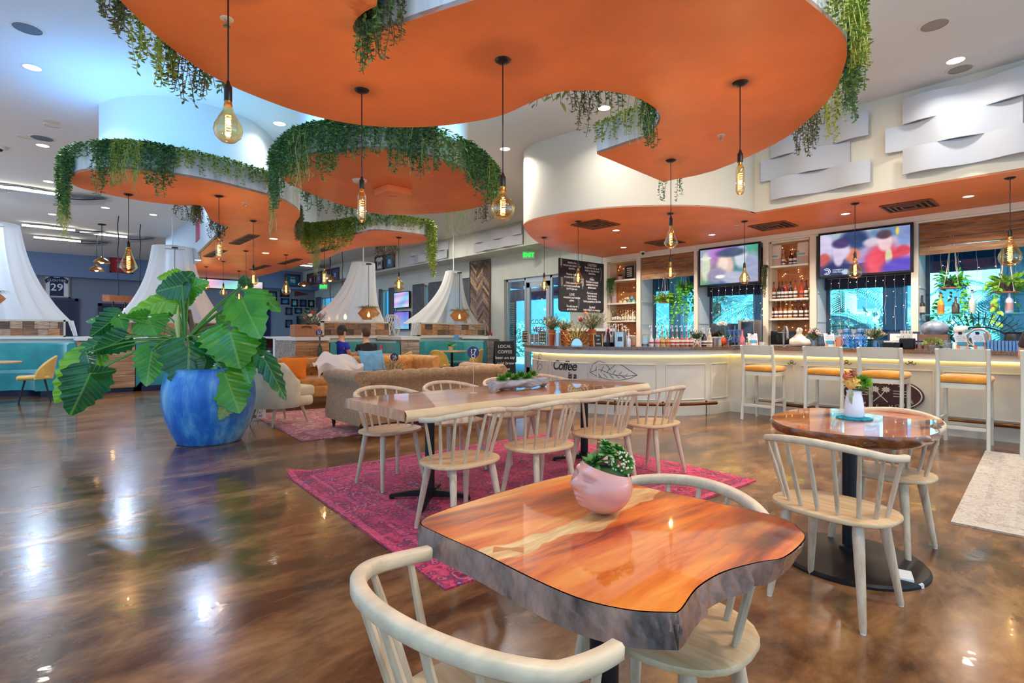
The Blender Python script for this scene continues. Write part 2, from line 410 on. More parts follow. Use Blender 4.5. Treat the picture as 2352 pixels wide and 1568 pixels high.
A_pts = catmull([p for p in prow([(275, 0), (330, 55), (400, 115), (470, 165), (560, 210), (690, 258), (800, 283), (900, 292), (1000, 290), (1100, 277), (1160, 262), (1220, 235), (1280, 212), (1340, 208), (1400, 210), (1460, 223), (1500, 245), (1516, 265), (1511, 287), (1486, 316)])], 3, closed=False)
A_pts += prow([(1371, 354), (1524, 418)])
A_pts += catmull(prow([(1540, 414), (1640, 392), (1779, 331), (1850, 280), (1910, 220), (1940, 150), (1945, 110), (1930, 70), (1850, 0)]), 3, closed=False)
A_pts += [Vector(p+(HZ,)) for p in ((2.75, 1.12), (2.4, 1.35), (2.1, 1.72))]
A_pts += catmull(prow([(1090, 0), (1020, 22), (950, 45), (880, 70), (840, 84), (820, 80), (811, 65), (818, 45), (840, 26), (865, 14)]), 3, closed=False)
A_pts += [Vector(p+(HZ,)) for p in ((1.3, 2.45), (1.05, 2.2), (.7, 2.15), (.4, 2.4), (.25, 2.9), (.26, 3.3))]
B_pts = catmull(prow([(642, 402), (665, 378), (700, 360), (790, 347), (885, 343), (1000, 365), (1085, 400), (1130, 437), (1125, 462), (1080, 480), (1000, 490), (885, 493), (800, 475), (720, 447), (660, 420)]), 3)
C_pts = catmull(prow([(160, 412), (172, 400), (200, 393), (300, 388), (400, 402), (500, 420), (600, 445), (650, 460), (683, 482), (689, 496), (680, 510), (676, 530), (690, 548), (740, 548), (818, 538), (860, 530), (930, 536), (989, 546), (960, 558), (911, 563), (831, 568), (777, 581)]), 3, closed=False)
C_pts += [Vector(p+(HZ,)) for p in ((5.2, 12.4), (5.25, 18.), (4.9, 19.8), (3.6, 20.2), (3.09, 19.5), (3.09, 15.), (2.74, 13.4))]
C_pts += catmull(prow([(525, 522), (490, 508), (474, 488), (462, 472), (420, 472), (330, 462), (240, 445), (185, 432), (165, 422)]), 3, closed=False)
RIM = pm('rim_plaster', (214, 216, 212), .7, var=.12, scale=9, stretch=(1, 1, .15))
def cloud(pts, label, z=HZ):
 poly = [(p.x, p.y) for p in pts]
 cx = sum(p[0] for p in poly)/len(poly); cy = sum(p[1] for p in poly)/len(poly)
 o = thing('ceiling_cloud', label, 'ceiling panel', (cx, cy, z)); o['kind'] = 'thing'
 MB().prism(poly, z, z+.03).build('underside', ORANGE, o, smooth=20)
 MB().prism(poly, z+.002, z+BAND, bot=False, top=True).build('rim', RIM, o, smooth=30)
 return o
CLA = cloud(A_pts, 'large orange cloud-shaped ceiling panel nearest the camera over the live-edge tables')
CLB = cloud(B_pts, 'round orange ceiling disc fringed with vines above the tan sofas')
CLC = cloud(C_pts, 'long wavy orange ceiling panel running back over the sports bar behind the potted plant')
def drum(poly, name): struct(name, MB().prism(poly, HZ+BAND, CZ, bot=False, top=False), pm('drum_white', (216, 222, 224), .7))
DRUM_C = [(p.x, p.y) for p in catmull([(.62, 8.75, 0), (.85, 8.25, 0), (1.35, 7.85, 0), (2.1, 7.9, 0), (2.7, 8.5, 0), (3.1, 9.6, 0), (4.0, 10.6, 0), (4.8, 12, 0)], 5, closed=False)]+[(5.0, 19), (3.2, 19), (3.2, 15), (2.8, 13), (2.55, 10.3), (1.7, 9.2)]
drum(DRUM_C, 'wall_drum_left')
drum([(3.25+1.02*math.cos(2*PI*i/48), 5.95+1.02*math.sin(2*PI*i/48)) for i in range(48)], 'wall_drum_middle')
drum([(3.15+.75*math.cos(2*PI*i/40), 1.95+.6*math.sin(2*PI*i/40)) for i in range(40)], 'wall_drum_near')
struct('wall_fascia', MB().prism([(2.37, 9.95), (2.68, 13.4), (3.03, 15.), (3.03, 19.5), (3.08, 19.5), (3.08, 15.), (2.73, 13.4), (2.42, 9.95)], HZ, CZ), pm('fascia', (190, 200, 208), .7))
struct('baseboard_right', MB().box(XR-.02, XR, 12.05, YB, 0, .12), TRIMW)
w = bpy.data.worlds.new('world'); sc.world = w; w.use_nodes = True
bgn = w.node_tree.nodes['Background']; bgn.inputs[0].default_value = (.33, .66, 1.0, 1); bgn.inputs[1].default_value = 1.6
def area(name, loc, rot, size, power, col=(1, 1, 1), shape='RECTANGLE', sy=None, spread=PI):
 l = bpy.data.lights.new(name, 'AREA'); l.shape = shape; l.size = size; l.size_y = sy or size; l.energy = power; l.color = col; l.spread = spread
 o = bpy.data.objects.new(name, l); COL.objects.link(o); o.location = loc; o.rotation_euler = rot; return o
CYAN = (.25, .68, 1.0); BLUE = (.12, .42, 1.0); WARM = (1., .86, .68); NEUT = (1., .95, .88)
for (x, y, p_, c_) in [(.45, 7.75, 7, BLUE), (.9, 7.35, 5, BLUE), (1.6, 7.3, 2.5, CYAN), (2.4, 7.5, 2, CYAN), (2.9, 8.2, 1.6, CYAN), (2.2, 5.6, 6, CYAN), (3.6, 4.8, 6, CYAN), (4.1, 6.3, 4, CYAN), (.6, 3.5, 42, BLUE), (.42, 2.7, 40, BLUE), (1.1, 4.0, 16, BLUE), (2.3, 3.9, 10, CYAN), (4.3, 1.6, 2, NEUT), (5.0, 2.6, 2, NEUT), (.6, 8.5, 8, BLUE), (5.1, 8.5, 6, CYAN)]:
 area('cove_light', (x, y, HZ+BAND+.05), (PI, 0, 0), .35, p_, c_)
sun = bpy.data.lights.new('sun', 'SUN'); sun.energy = 18.; sun.angle = .02; sun.color = (1, .96, .9); so = bpy.data.objects.new('sun', sun); COL.objects.link(so); so.rotation_euler = (math.radians(35), 0, math.radians(-62))
sc.view_settings.view_transform = 'Standard'; sc.view_settings.look = 'None'; sc.view_settings.gamma = 1; sc.view_settings.use_curve_mapping = False
sc.view_settings.exposure = .2
sc.cycles.sample_clamp_indirect = 4; sc.cycles.max_bounces = 7; sc.cycles.transparent_max_bounces = 16; sc.cycles.caustics_reflective = False; sc.cycles.caustics_refractive = False
sc.cycles.use_denoising = True
ASH = wood('whitewashed_ash', [(.3, (184, 148, 114)), (.5, (216, 188, 156)), (.7, (232, 212, 186))], 'Z', 3.2, .5)
SEATW = wood('seat_wood', [(.3, (196, 152, 104)), (.5, (222, 186, 140)), (.7, (236, 210, 172))], 'X', 2.6, .4)
def oval(a, b, n=28, p=2.5, k0=0.):
 return [(a*abs(math.cos(t))**(2/p)*(1 if math.cos(t) > 0 else -1), b*abs(math.sin(t))**(2/p)*(1 if math.sin(t) > 0 else -1)) for t in [2*PI*i/n+k0 for i in range(n)]]
def hoop(t):  # t 0..1, from left tip round the back to the right tip; chair faces +Y
 a = PI+PI*t; e = .06*math.cos(PI*(t-.5))
 x = .285*math.cos(a); y = -.02+.235*math.sin(a)*1.0
 if t < .12: y += (.12-t)*.45; x *= 1-.12*(.12-t)/.12*.3
 if t > .88: y += (t-.88)*.45; x *= 1-.12*(t-.88)/.12*.3
 z = .715+.06*math.sin(PI*t)**1.3
 return Vector((x, y, z))
def make_chair(label):
 t = thing('windsor_chair', label, 'chair')
 s = MB(); A = oval(.262, .205); n = len(A)
 rings = [(.93, .425), (.99, .431), (1.0, .440), (.985, .4475), (.9, .452), (.5, .447), (.02, .444)]
 vs = [];
 for k, z in rings: vs += [(x*k, y*k+.0, z) for x, y in A]
 fs = [tuple(range(n-1, -1, -1))]
 for j in range(len(rings)-1): fs += [(j*n+i, j*n+(i+1) % n, (j+1)*n+(i+1) % n, (j+1)*n+i) for i in range(n)]
 fs.append(tuple((len(rings)-1)*n+i for i in range(n)))
 s.add(vs, fs); s.build('seat', SEATW, t, local=True, smooth=50)
 for sx in (-1, 1):
  for sy in (-1, 1):
   l = MB(); a = Vector((sx*.15, sy*.125, .43)); b_ = Vector((sx*.2, sy*.2, 0.006))
   l.tube([a, a.lerp(b_, .12), a.lerp(b_, .6), a.lerp(b_, .97), b_], [.021, .0235, .0185, .014, .012], 10)
   o = l.build('leg', ASH, t, local=True)
   MB().cyl((b_.x, b_.y, 0), (b_.x, b_.y, .008), .011).build('glide', pm('nylon', (225, 225, 225), .5), o, local=True)
 r = MB(); r.sweep([hoop(i/60) for i in range(61)], [.03]*61, [.031]*61); r.build('hoop_rail', pm('bleached_ash', (230, 204, 170), .42, var=.07, scale=30, stretch=(1, .15, 1)), t, local=True, smooth=50)
 for i in range(9):
  q = .045+.91*i/8; top = hoop(q); ang = PI+PI*(.02+.96*i/8)
  bx, by = .215*math.cos(ang), .01+.165*math.sin(ang)
  MB().tube([(bx, by, .443), Vector((bx, by, .443)).lerp(top, .45), top-Vector((0, 0, .01))], [.0095, .0105, .008], 8).build('spindle', ASH, t, local=True)
 return t
CH = [  # x, y, rz, label
 (.69, .82, -PI/2+.03, 'bent-hoop chair in the lower left foreground, its rail cut by the picture bottom'),
 (1.32, .84, PI/2+.05, 'bent-hoop chair at the far side of the glossy foreground table, mostly hidden by it'),
 (2.78, .83, -PI/2-.12, 'spindle chair seen from behind at the live-edge table with the white vase'),
 (3.72, .86, PI/2-.12, 'spindle chair on the bar side of the live-edge table with the white vase'),
 (2.01, 2.72, .02, 'spindle chair on the near side of the long table, at its left end'),
 (2.69, 2.69, -.03, 'spindle chair on the near side of the long table, second from its left end'),
 (3.42, 2.7, .04, 'spindle chair on the near side of the long table, third from its left end'),
 (4.12, 2.68, -.02, 'spindle chair on the near side of the long table, at its right end'),
 (2.2, 3.95, PI+.06, 'spindle chair on the sofa side of the long table, at its left end'),
 (2.87, 3.96, PI-.04, 'spindle chair on the sofa side of the long table, behind the number 17 stand'),
 (3.52, 3.9, PI+.03, 'spindle chair on the sofa side of the long table, third from its left end'),
 (4.14, 3.97, PI-.05, 'spindle chair on the sofa side of the long table, at its right end')]
c0 = make_chair(CH[0][3])
for i, (x, y, rz, lab) in enumerate(CH):
 if i == 0: c0.location = (x, y, 0); c0.rotation_euler = (0, 0, rz); c0['group'] = 'whitewashed spindle chairs'
 else: dup(c0, (x, y, 0 if not (4 <= i <= 11) else .012), rz, lab)
def epoxy_wood(name, stops, sap, rot=0., sc_=1.6, sapx=None):
 m, nt, b = nodes(name); L = nt.links.new
 tc = nd(nt, 'ShaderNodeTexCoord'); mp = nd(nt, 'ShaderNodeMapping'); L(tc.outputs['Object'], mp.inputs[0]); mp.inputs['Rotation'].default_value = (0, 0, rot)
 st = nd(nt, 'ShaderNodeMapping'); st.inputs['Scale'].default_value = (.45*sc_, 3.*sc_, 1.2); L(mp.outputs[0], st.inputs[0])
 n1 = nd(nt, 'ShaderNodeTexNoise', Scale=1.5, Detail=3.0, Distortion=1.4, Roughness=.55); L(st.outputs[0], n1.inputs['Vector'])
 wv = nd(nt, 'ShaderNodeTexNoise', Scale=8., Detail=7.0, Roughness=.7, Distortion=.6); L(st.outputs[0], wv.inputs['Vector'])
 mx = nd(nt, 'ShaderNodeMix', data_type='FLOAT'); mx.inputs[0].default_value = .33; L(n1.outputs['Fac'], mx.inputs[2]); L(wv.outputs['Fac'], mx.inputs[3])
 r = ramp(nt, stops); L(mx.outputs[0], r.inputs[0]); col = r.outputs[0]
 if sapx:   # pale sapwood seam wandering along the grain
  sx = nd(nt, 'ShaderNodeSeparateXYZ'); L(mp.outputs[0], sx.inputs[0])
  nn = nd(nt, 'ShaderNodeTexNoise', Scale=4.5, Detail=2.0); L(mp.outputs[0], nn.inputs['Vector'])
  a1 = nd(nt, 'ShaderNodeMath', operation='MULTIPLY_ADD'); a1.inputs[1].default_value = .26; L(nn.outputs['Fac'], a1.inputs[0]); L(sx.outputs['Y'], a1.inputs[2])
  a2 = nd(nt, 'ShaderNodeMath', operation='SUBTRACT'); a2.inputs[1].default_value = sapx; L(a1.outputs[0], a2.inputs[0])
  a3 = nd(nt, 'ShaderNodeMath', operation='ABSOLUTE'); L(a2.outputs[0], a3.inputs[0])
  rr = nd(nt, 'ShaderNodeMapRange'); rr.inputs[1].default_value = .03; rr.inputs[2].default_value = .038; rr.inputs[3].default_value = 1; rr.inputs[4].default_value = 0; L(a3.outputs[0], rr.inputs[0])
  rs = ramp(nt, sap); L(wv.outputs['Fac'], rs.inputs[0])
  m2 = nd(nt, 'ShaderNodeMix', data_type='RGBA'); L(rr.outputs[0], m2.inputs[0]); L(col, m2.inputs[6]); L(rs.outputs[0], m2.inputs[7]); col = m2.outputs[2]
 kn = nd(nt, 'ShaderNodeTexNoise', Scale=1.1, Detail=5.0, Distortion=1.2); L(st.outputs[0], kn.inputs['Vector']); kr = ramp(nt, [(.53, (255, 255, 255)), (.64, (120, 66, 40)), (.74, (60, 28, 18))]); L(kn.outputs['Fac'], kr.inputs[0])
 m3 = nd(nt, 'ShaderNodeMix', data_type='RGBA', blend_type='MULTIPLY'); m3.inputs[0].default_value = .85; L(col, m3.inputs[6]); L(kr.outputs[0], m3.inputs[7]); L(m3.outputs[2], b.inputs['Base Color'])
 b.inputs['Roughness'].default_value = .3; b.inputs['Coat Weight'].default_value = 1.; b.inputs['Coat Roughness'].default_value = .03
 return m
FIRE = [(.3, (70, 18, 4)), (.4, (160, 56, 8)), (.48, (222, 98, 18)), (.58, (244, 136, 38)), (.7, (250, 172, 84))]
NT = epoxy_wood('orange_acacia', FIRE, [(.35, (214, 150, 84)), (.6, (246, 206, 140))], rot=-0.028, sapx=0.219)
NTE = pm('bark_edge', (122, 94, 82), .25, var=.55, scale=14, bump=.5, bscale=30, coat=1., stretch=(1, 1, .35))
def slab(name, outline, z0, z1, under, top_m, edge_m, parent, wob=.006, chips=()):
 """live-edge slab: outline is the top face; the edge slopes in or out below"""
 P = catmull([(x, y, 0) for x, y in outline], 6); n = len(P); c = sum(P, Vector())/n
 t = MB(); t.add([(p.x, p.y, z1) for p in P], [tuple(range(n))]); ar = sum(P[i].x*P[(i+1) % n].y-P[(i+1) % n].x*P[i].y for i in range(n))
 if ar < 0: t.f = [f[::-1] for f in t.f]
 o = t.build(name, top_m, parent, smooth=0)
 e = MB(); K = 6; vs = []
 for j in range(K+1):
  q = j/K
  for i, p in enumerate(P):
   dr = (p-c).normalized(); w = under(p, q)+(wob*math.sin(i*2.3+j*1.1)*math.sin(q*PI) if 0 < j else 0)
   v = p+dr*w; vs.append((v.x, v.y, z1+(z0-z1)*q))
 fs = [(j*n+i, (j+1)*n+i, (j+1)*n+(i+1) % n, j*n+(i+1) % n) for j in range(K) for i in range(n)]
 if ar < 0: fs = [f[::-1] for f in fs]
 e.add(vs, fs); b = tuple(K*n+i for i in range(n)); e.f.append(b[::-1] if ar > 0 else b); e.m.append(0)
 e.build('live_edge', edge_m, o, smooth=60)
 return o
def table_base(parent, x, y, h, kind='disc', r=.28, z=0.):
 b = MB()
 if kind == 'disc':
  b.lathe([(0, .0), (r, .0), (r, .012), (r*.97, .024), (.12, .045), (.045, .06)], (x, y, z), 32)
 else:
  for k in range(4):
   a = kind+k*PI/2; d = Vector((math.cos(a), math.sin(a), 0))
   b.sweep([Vector((x, y, z+.05)), Vector((x, y, z+.042))+d*.14, Vector((x, y, z+.022))+d*.3], [.075, .06, .06], [.05, .04, .02])
   b.cyl(Vector((x, y, z))+d*.29, Vector((x, y, z+.02))+d*.29, .018)
 b.build('base', BLACK, parent)
 c = MB(); c.cyl((x, y, z+.03), (x, y, h-.012), .036, n=20); c.lathe([(.036, .03), (.05, .035), (.05, .06), (.036, .07)], (x, y, z+.02), 20); c.build('column', BLACK, parent)
 p = MB(); p.box(x-.16, x+.16, y-.16, y+.16, h-.014, h-.002); p.build('mounting_plate', BLACK, parent)
TZ = .76
top = [onZ(x, y, TZ) for x, y in [(968, 1198), (1030, 1168), (1180, 1122), (1310, 1090), (1352, 1090), (1480, 1118), (1640, 1153), (1790, 1188), (1835, 1215), (1846, 1238), (1800, 1278), (1740, 1290), (1660, 1312), (1600, 1348), (1562, 1398), (1535, 1404), (1440, 1398), (1330, 1372), (1220, 1325), (1110, 1270), (1010, 1225)]]
t = thing('live_edge_table', 'glossy orange live-edge wood table in the foreground holding the pink face planter', 'table', (1.06, .82, 0))
pl = slab('tabletop', [(p.x, p.y) for p in top], TZ-.062, TZ, lambda p, q: .004-.03*q*(1 if p.x > 1.15 else .2)+.012*q*(p.x < 1.0), NT, NTE, t)
bt = MB(); c = onZ(1168, 1263, TZ); d = Vector((.72, -.69, 0)); e_ = Vector((.69, .72, 0))
bt.add([c-d*.035-e_*.016, c+e_*.005, c+d*.035-e_*.016, c+d*.035+e_*.018, c+e_*.012, c-d*.035+e_*.018], [(0, 1, 2, 3, 4, 5)]); bt.v = [(a, b_, z+.0006) for a, b_, z in bt.v]
bt.build('butterfly_key', wood('key_wood', [(.3, (196, 100, 40)), (.7, (226, 140, 66))], 'Y', 4, .3, 1.), t, smooth=0)
table_base(t, 1.06, .83, TZ-.062, 'disc', .25)
RW = epoxy_wood('honey_acacia', [(.3, (140, 66, 22)), (.43, (214, 118, 48)), (.55, (236, 148, 70)), (.68, (242, 178, 104))], None, rot=.3, sc_=1.8)
RWE = pm('honey_bark', (170, 92, 34), .3, c2=(70, 30, 12), var=.5, scale=9, bump=.6, bscale=26, coat=1.)
rt = [onZ(x, y, TZ) for x, y in [(1772, 958), (1800, 945), (1850, 937), (1930, 938), (2050, 944), (2140, 955), (2166, 968), (2130, 978), (2158, 990), (2110, 1003), (2000, 1002), (1900, 994), (1810, 980)]]
t2 = thing('live_edge_table', 'honey coloured live-edge table with a white vase, between the bar stools and foreground', 'table', (3.34, .92, 0))
slab('tabletop', [(p.x, p.y) for p in rt], TZ-.07, TZ, lambda p, q: .02*math.sin(q*PI)-.05*q, RW, RWE, t2, wob=.016)
table_base(t2, 3.34, .92, TZ-.07, 'disc', .36)
LW = epoxy_wood('long_table_wood', [(.3, (156, 80, 32)), (.48, (212, 124, 56)), (.62, (230, 164, 96))], None, rot=0., sc_=1.2)
LWE = pm('pale_bark', (226, 196, 150), .55, c2=(244, 226, 190), var=.1, scale=5, bump=.5, bscale=22, stretch=(.4, 1, 1))
t3 = thing('long_table', 'long live-edge communal table on the pink rug with eight chairs around it', 'table', (3.1, 3.38, .012))
LX0, LX1 = 1.74, 4.5
P = MB(); no, fo = [], []
for i in range(25):
 x = LX0+(LX1-LX0)*i/24; no.append((x, 2.95+.018*math.sin(x*3.1)+.008*math.sin(x*9), 0)); fo.append((x, 3.84+.02*math.sin(x*2.3+1), 0))
P.prism([(q[0], q[1]+.012) for q in no]+[(q[0], q[1]-.012) for q in fo[::-1]], .69, TZ); P.build('tabletop', LW, t3, smooth=20)
for k, row in enumerate((no, fo)):
 e_ = MB(); sg = -1 if k == 0 else 1
 e_.grid(lambda u, v: Vector((LX0+(LX1-LX0)*u, row[int(round(u*24))][1]+sg*(-.012+(.03*math.sin(v*PI*.9)+.006*math.sin(u*90+v*7))*(v > 0))-sg*.0, TZ+.0008-.075*v)), 24, 5, flip=(k == 1))
 e_.build('live_edge', LWE, t3, smooth=60)
for x in (2.2, 3.98): table_base(t3, x, 3.36, .69, PI/4, z=.012)
def rug_mat(name, hx, hy, stops, field, lo, hi, sc_=7., fade=.5):
 m, nt, b = nodes(name); L = nt.links.new
 tc = nd(nt, 'ShaderNodeTexCoord'); sx = nd(nt, 'ShaderNodeSeparateXYZ'); L(tc.outputs['Object'], sx.inputs[0])
 def edge(o, h):
  a = nd(nt, 'ShaderNodeMath', operation='ABSOLUTE'); L(sx.outputs[o], a.inputs[0])
  s_ = nd(nt, 'ShaderNodeMath', operation='SUBTRACT'); s_.inputs[0].default_value = h; L(a.outputs[0], s_.inputs[1]); return s_
 mn = nd(nt, 'ShaderNodeMath', operation='MINIMUM'); L(edge('X', hx).outputs[0], mn.inputs[0]); L(edge('Y', hy).outputs[0], mn.inputs[1])
 r = ramp(nt, stops, 'CONSTANT'); L(mn.outputs[0], r.inputs[0])
 vo = nd(nt, 'ShaderNodeTexVoronoi', Scale=sc_, feature='F1'); vo.inputs['Randomness'].default_value = .75; L(tc.outputs['Object'], vo.inputs['Vector'])
 v2 = nd(nt, 'ShaderNodeTexVoronoi', Scale=sc_*3.1, feature='F1'); L(tc.outputs['Object'], v2.inputs['Vector'])
 mul = nd(nt, 'ShaderNodeMath', operation='MULTIPLY'); L(vo.outputs['Distance'], mul.inputs[0]); L(v2.outputs['Distance'], mul.inputs[1])
 r2 = ramp(nt, field, 'CONSTANT'); L(mul.outputs[0], r2.inputs[0])
 nz = nd(nt, 'ShaderNodeTexNoise', Scale=3.0, Detail=5.0); L(tc.outputs['Object'], nz.inputs['Vector'])
 r3 = ramp(nt, [(.42, (0, 0, 0)), (.58, (255, 255, 255))]); L(nz.outputs['Fac'], r3.inputs[0])
 rp = nd(nt, 'ShaderNodeMath', operation='MULTIPLY'); rp.inputs[1].default_value = fade; L(r3.outputs[0], rp.inputs[0])
 mx = nd(nt, 'ShaderNodeMix', data_type='RGBA'); L(rp.outputs[0], mx.inputs[0]); L(r2.outputs[0], mx.inputs[6]); L(r.outputs[0], mx.inputs[7])
 m1 = nd(nt, 'ShaderNodeMix', data_type='RGBA', blend_type='MULTIPLY'); m1.inputs[0].default_value = .75
 n4 = nd(nt, 'ShaderNodeTexNoise', Scale=60.0, Detail=2.0); L(tc.outputs['Object'], n4.inputs['Vector'])
 r4 = ramp(nt, [(.3, lo), (.6, hi)]); L(n4.outputs['Fac'], r4.inputs[0])
 L(mx.outputs[2], m1.inputs[6]); L(r4.outputs[0], m1.inputs[7]); L(m1.outputs[2], b.inputs['Base Color'])
 b.inputs['Roughness'].default_value = .95; b.inputs['Sheen Weight'].default_value = .1
 bp = nd(nt, 'ShaderNodeBump', Strength=.5, Distance=.004); L(n4.outputs['Fac'], bp.inputs['Height']); L(bp.outputs[0], b.inputs['Normal'])
 return m
def rug(label, c, hx, hy, rz, mat, h=.01, z=0, curl=False):
 b = MB()
 def f(u, v):
  x = -hx+2*hx*u; y = -hy+2*hy*v; zz = h+.0015*math.sin(x*7+y*3)
  if curl: zz += .05*max(0, 1-math.hypot(u-0, v-1)*14)
  return Vector((x, y, zz))
 b.grid(f, 30, 30, flip=False); b.box(-hx, hx, -hy, hy, 0, h*.6)
 o = b.build('rug', mat, smooth=40); o.location = (*c, z); o.rotation_euler = (0, 0, rz); return tag(o, label, 'rug')
rug('magenta and pink patterned rug under the long communal table', (3.09, 3.37), 1.53, 1.34, -.06,
 rug_mat('pink_rug', 1.53, 1.34, [(0, (236, 92, 126)), (.05, (128, 26, 60)), (.07, (150, 30, 70)), (.15, (236, 100, 130)), (.18, (120, 40, 50)), (.2, (222, 62, 110)), (.38, (244, 120, 140)), (.42, (132, 60, 58)), (.46, (216, 46, 96)), (.7, (176, 20, 76))],
   [(0, (66, 30, 50)), (.035, (170, 16, 66)), (.1, (236, 110, 138)), (.15, (104, 60, 110)), (.2, (184, 24, 80)), (.3, (230, 70, 112))], (170, 150, 160), (255, 255, 255), 6., .55), curl=True)
rug('small faded pink and purple rug under the tan sofa and cream armchair', (4.0, 7.35), 1.62, 1.28, -.07,
 rug_mat('sofa_rug', 1.62, 1.28, [(0, (150, 70, 90)), (.04, (206, 130, 130)), (.12, (176, 96, 110)), (.2, (220, 160, 150)), (.5, (206, 128, 130))],
   [(0, (130, 90, 130)), (.04, (214, 150, 140)), (.12, (236, 190, 170)), (.2, (190, 110, 120))], (190, 170, 180), (255, 255, 255), 5., .6))
rug('cream and pale grey patterned rug at the right edge near the bar stools', (6.05, -.55), 1.5, 1.28, .05,
 rug_mat('cream_rug', 1.5, 1.28, [(0, (208, 198, 184)), (.12, (178, 160, 152)), (.16, (204, 192, 178)), (.3, (160, 148, 142)), (.34, (206, 198, 186))],
   [(0, (140, 122, 118)), (.03, (178, 166, 156)), (.09, (210, 200, 188)), (.16, (168, 140, 136)), (.2, (206, 198, 186))], (215, 210, 205), (255, 255, 255), 8., .5))
STW = pm('stool_paint', (214, 212, 198), .45, var=.02, scale=4)
AMB = pm('amber_velvet', (226, 150, 36), .7, var=.12, scale=5, sheen=.4)
def make_stool(label):   # faces +X
 t = thing('bar_stool', label, 'bar stool', group='white bar stools with amber seats')
 MB().rbox((0, 0, .742), (.44, .46, .075), .035, fn=lambda v: Vector((v.x, v.y, v.z+(.018*(1-(v.x/.22)**2)*(1-(v.y/.23)**2) if v.z > 0 else 0)))).build('seat_cushion', AMB, t, local=True, smooth=80)
 f = MB(); f.box(-.2, .2, -.215, .215, .645, .702); f.build('seat_frame', STW, t, local=True)
 for sy in (-1, 1):
  l = MB(); l.sweep([(-.27, sy*.215, 0), (-.225, sy*.212, .35), (-.21, sy*.212, .7), (-.235, sy*.212, .88), (-.285, sy*.215, 1.08)], .036, [.05, .05, .052, .046, .04], up=Vector((1, 0, 0))); l.build('back_leg', STW, t, local=True)
  l = MB(); l.sweep([(.2, sy*.2, 0), (.185, sy*.2, .66)], .038, .042, up=Vector((1, 0, 0))); l.build('front_leg', STW, t, local=True)
  MB().box(-.22, .19, sy*.2-.011, sy*.2+.011, .28, .315).build('side_stretcher', STW, t, local=True)
 MB().box(.17, .2, -.19, .19, .19, .225).build('footrest', STW, t, local=True)
 MB().box(-.248, -.222, -.2, .2, .2, .235).build('rear_stretcher', STW, t, local=True)
 def slat(z0, z1, x0, x1):
  b = MB(); b.grid(lambda u, v: Vector((x0+(x1-x0)*v-.02*math.sin(PI*u), -.2+.4*u, z0+(z1-z0)*v)), 10, 2)
  n0 = len(b.v); b.grid(lambda u, v: Vector((x0+(x1-x0)*v-.02*math.sin(PI*u)+.02, -.2+.4*u, z0+(z1-z0)*v)), 10, 2, flip=True)
  b.sweep([(x1-.02*math.sin(PI*i/10)+.01, -.2+.04*i, z1) for i in range(11)], .022, .006); return b
 slat(.945, 1.082, -.252, -.287).build('top_slat', STW, t, local=True)
 slat(.85, .885, -.228, -.236).build('lower_slat', STW, t, local=True)
 return t
ST = [(7.93, 3.27, 0, 'white bar stool with amber seat where the bar curves, leftmost of four in full view'),
  (7.87, 2.41, .02, 'white bar stool with amber seat behind the vase flowers, second from the left'),
  (7.83, 1.77, 0, 'white bar stool with amber seat in front of the brown oval sign'),
  (7.77, 1.0, .02, 'white bar stool with amber seat nearest the cream rug, rightmost of four in full view')]
s0 = make_stool(ST[0][3]); s0.location = (ST[0][0], ST[0][1], 0)
for x, y, rz, lab in ST[1:]: dup(s0, (x, y, 0), rz, lab)
TWEED = pm('tan_tweed', (172, 134, 92), .9, var=.16, scale=40, bump=.3, bscale=160, sheen=.3)
OCHRE = pm('ochre_velvet', (196, 138, 66), .8, var=.12, scale=9, sheen=.4)
DKW = pm('dark_turned_wood', (54, 32, 24), .3)
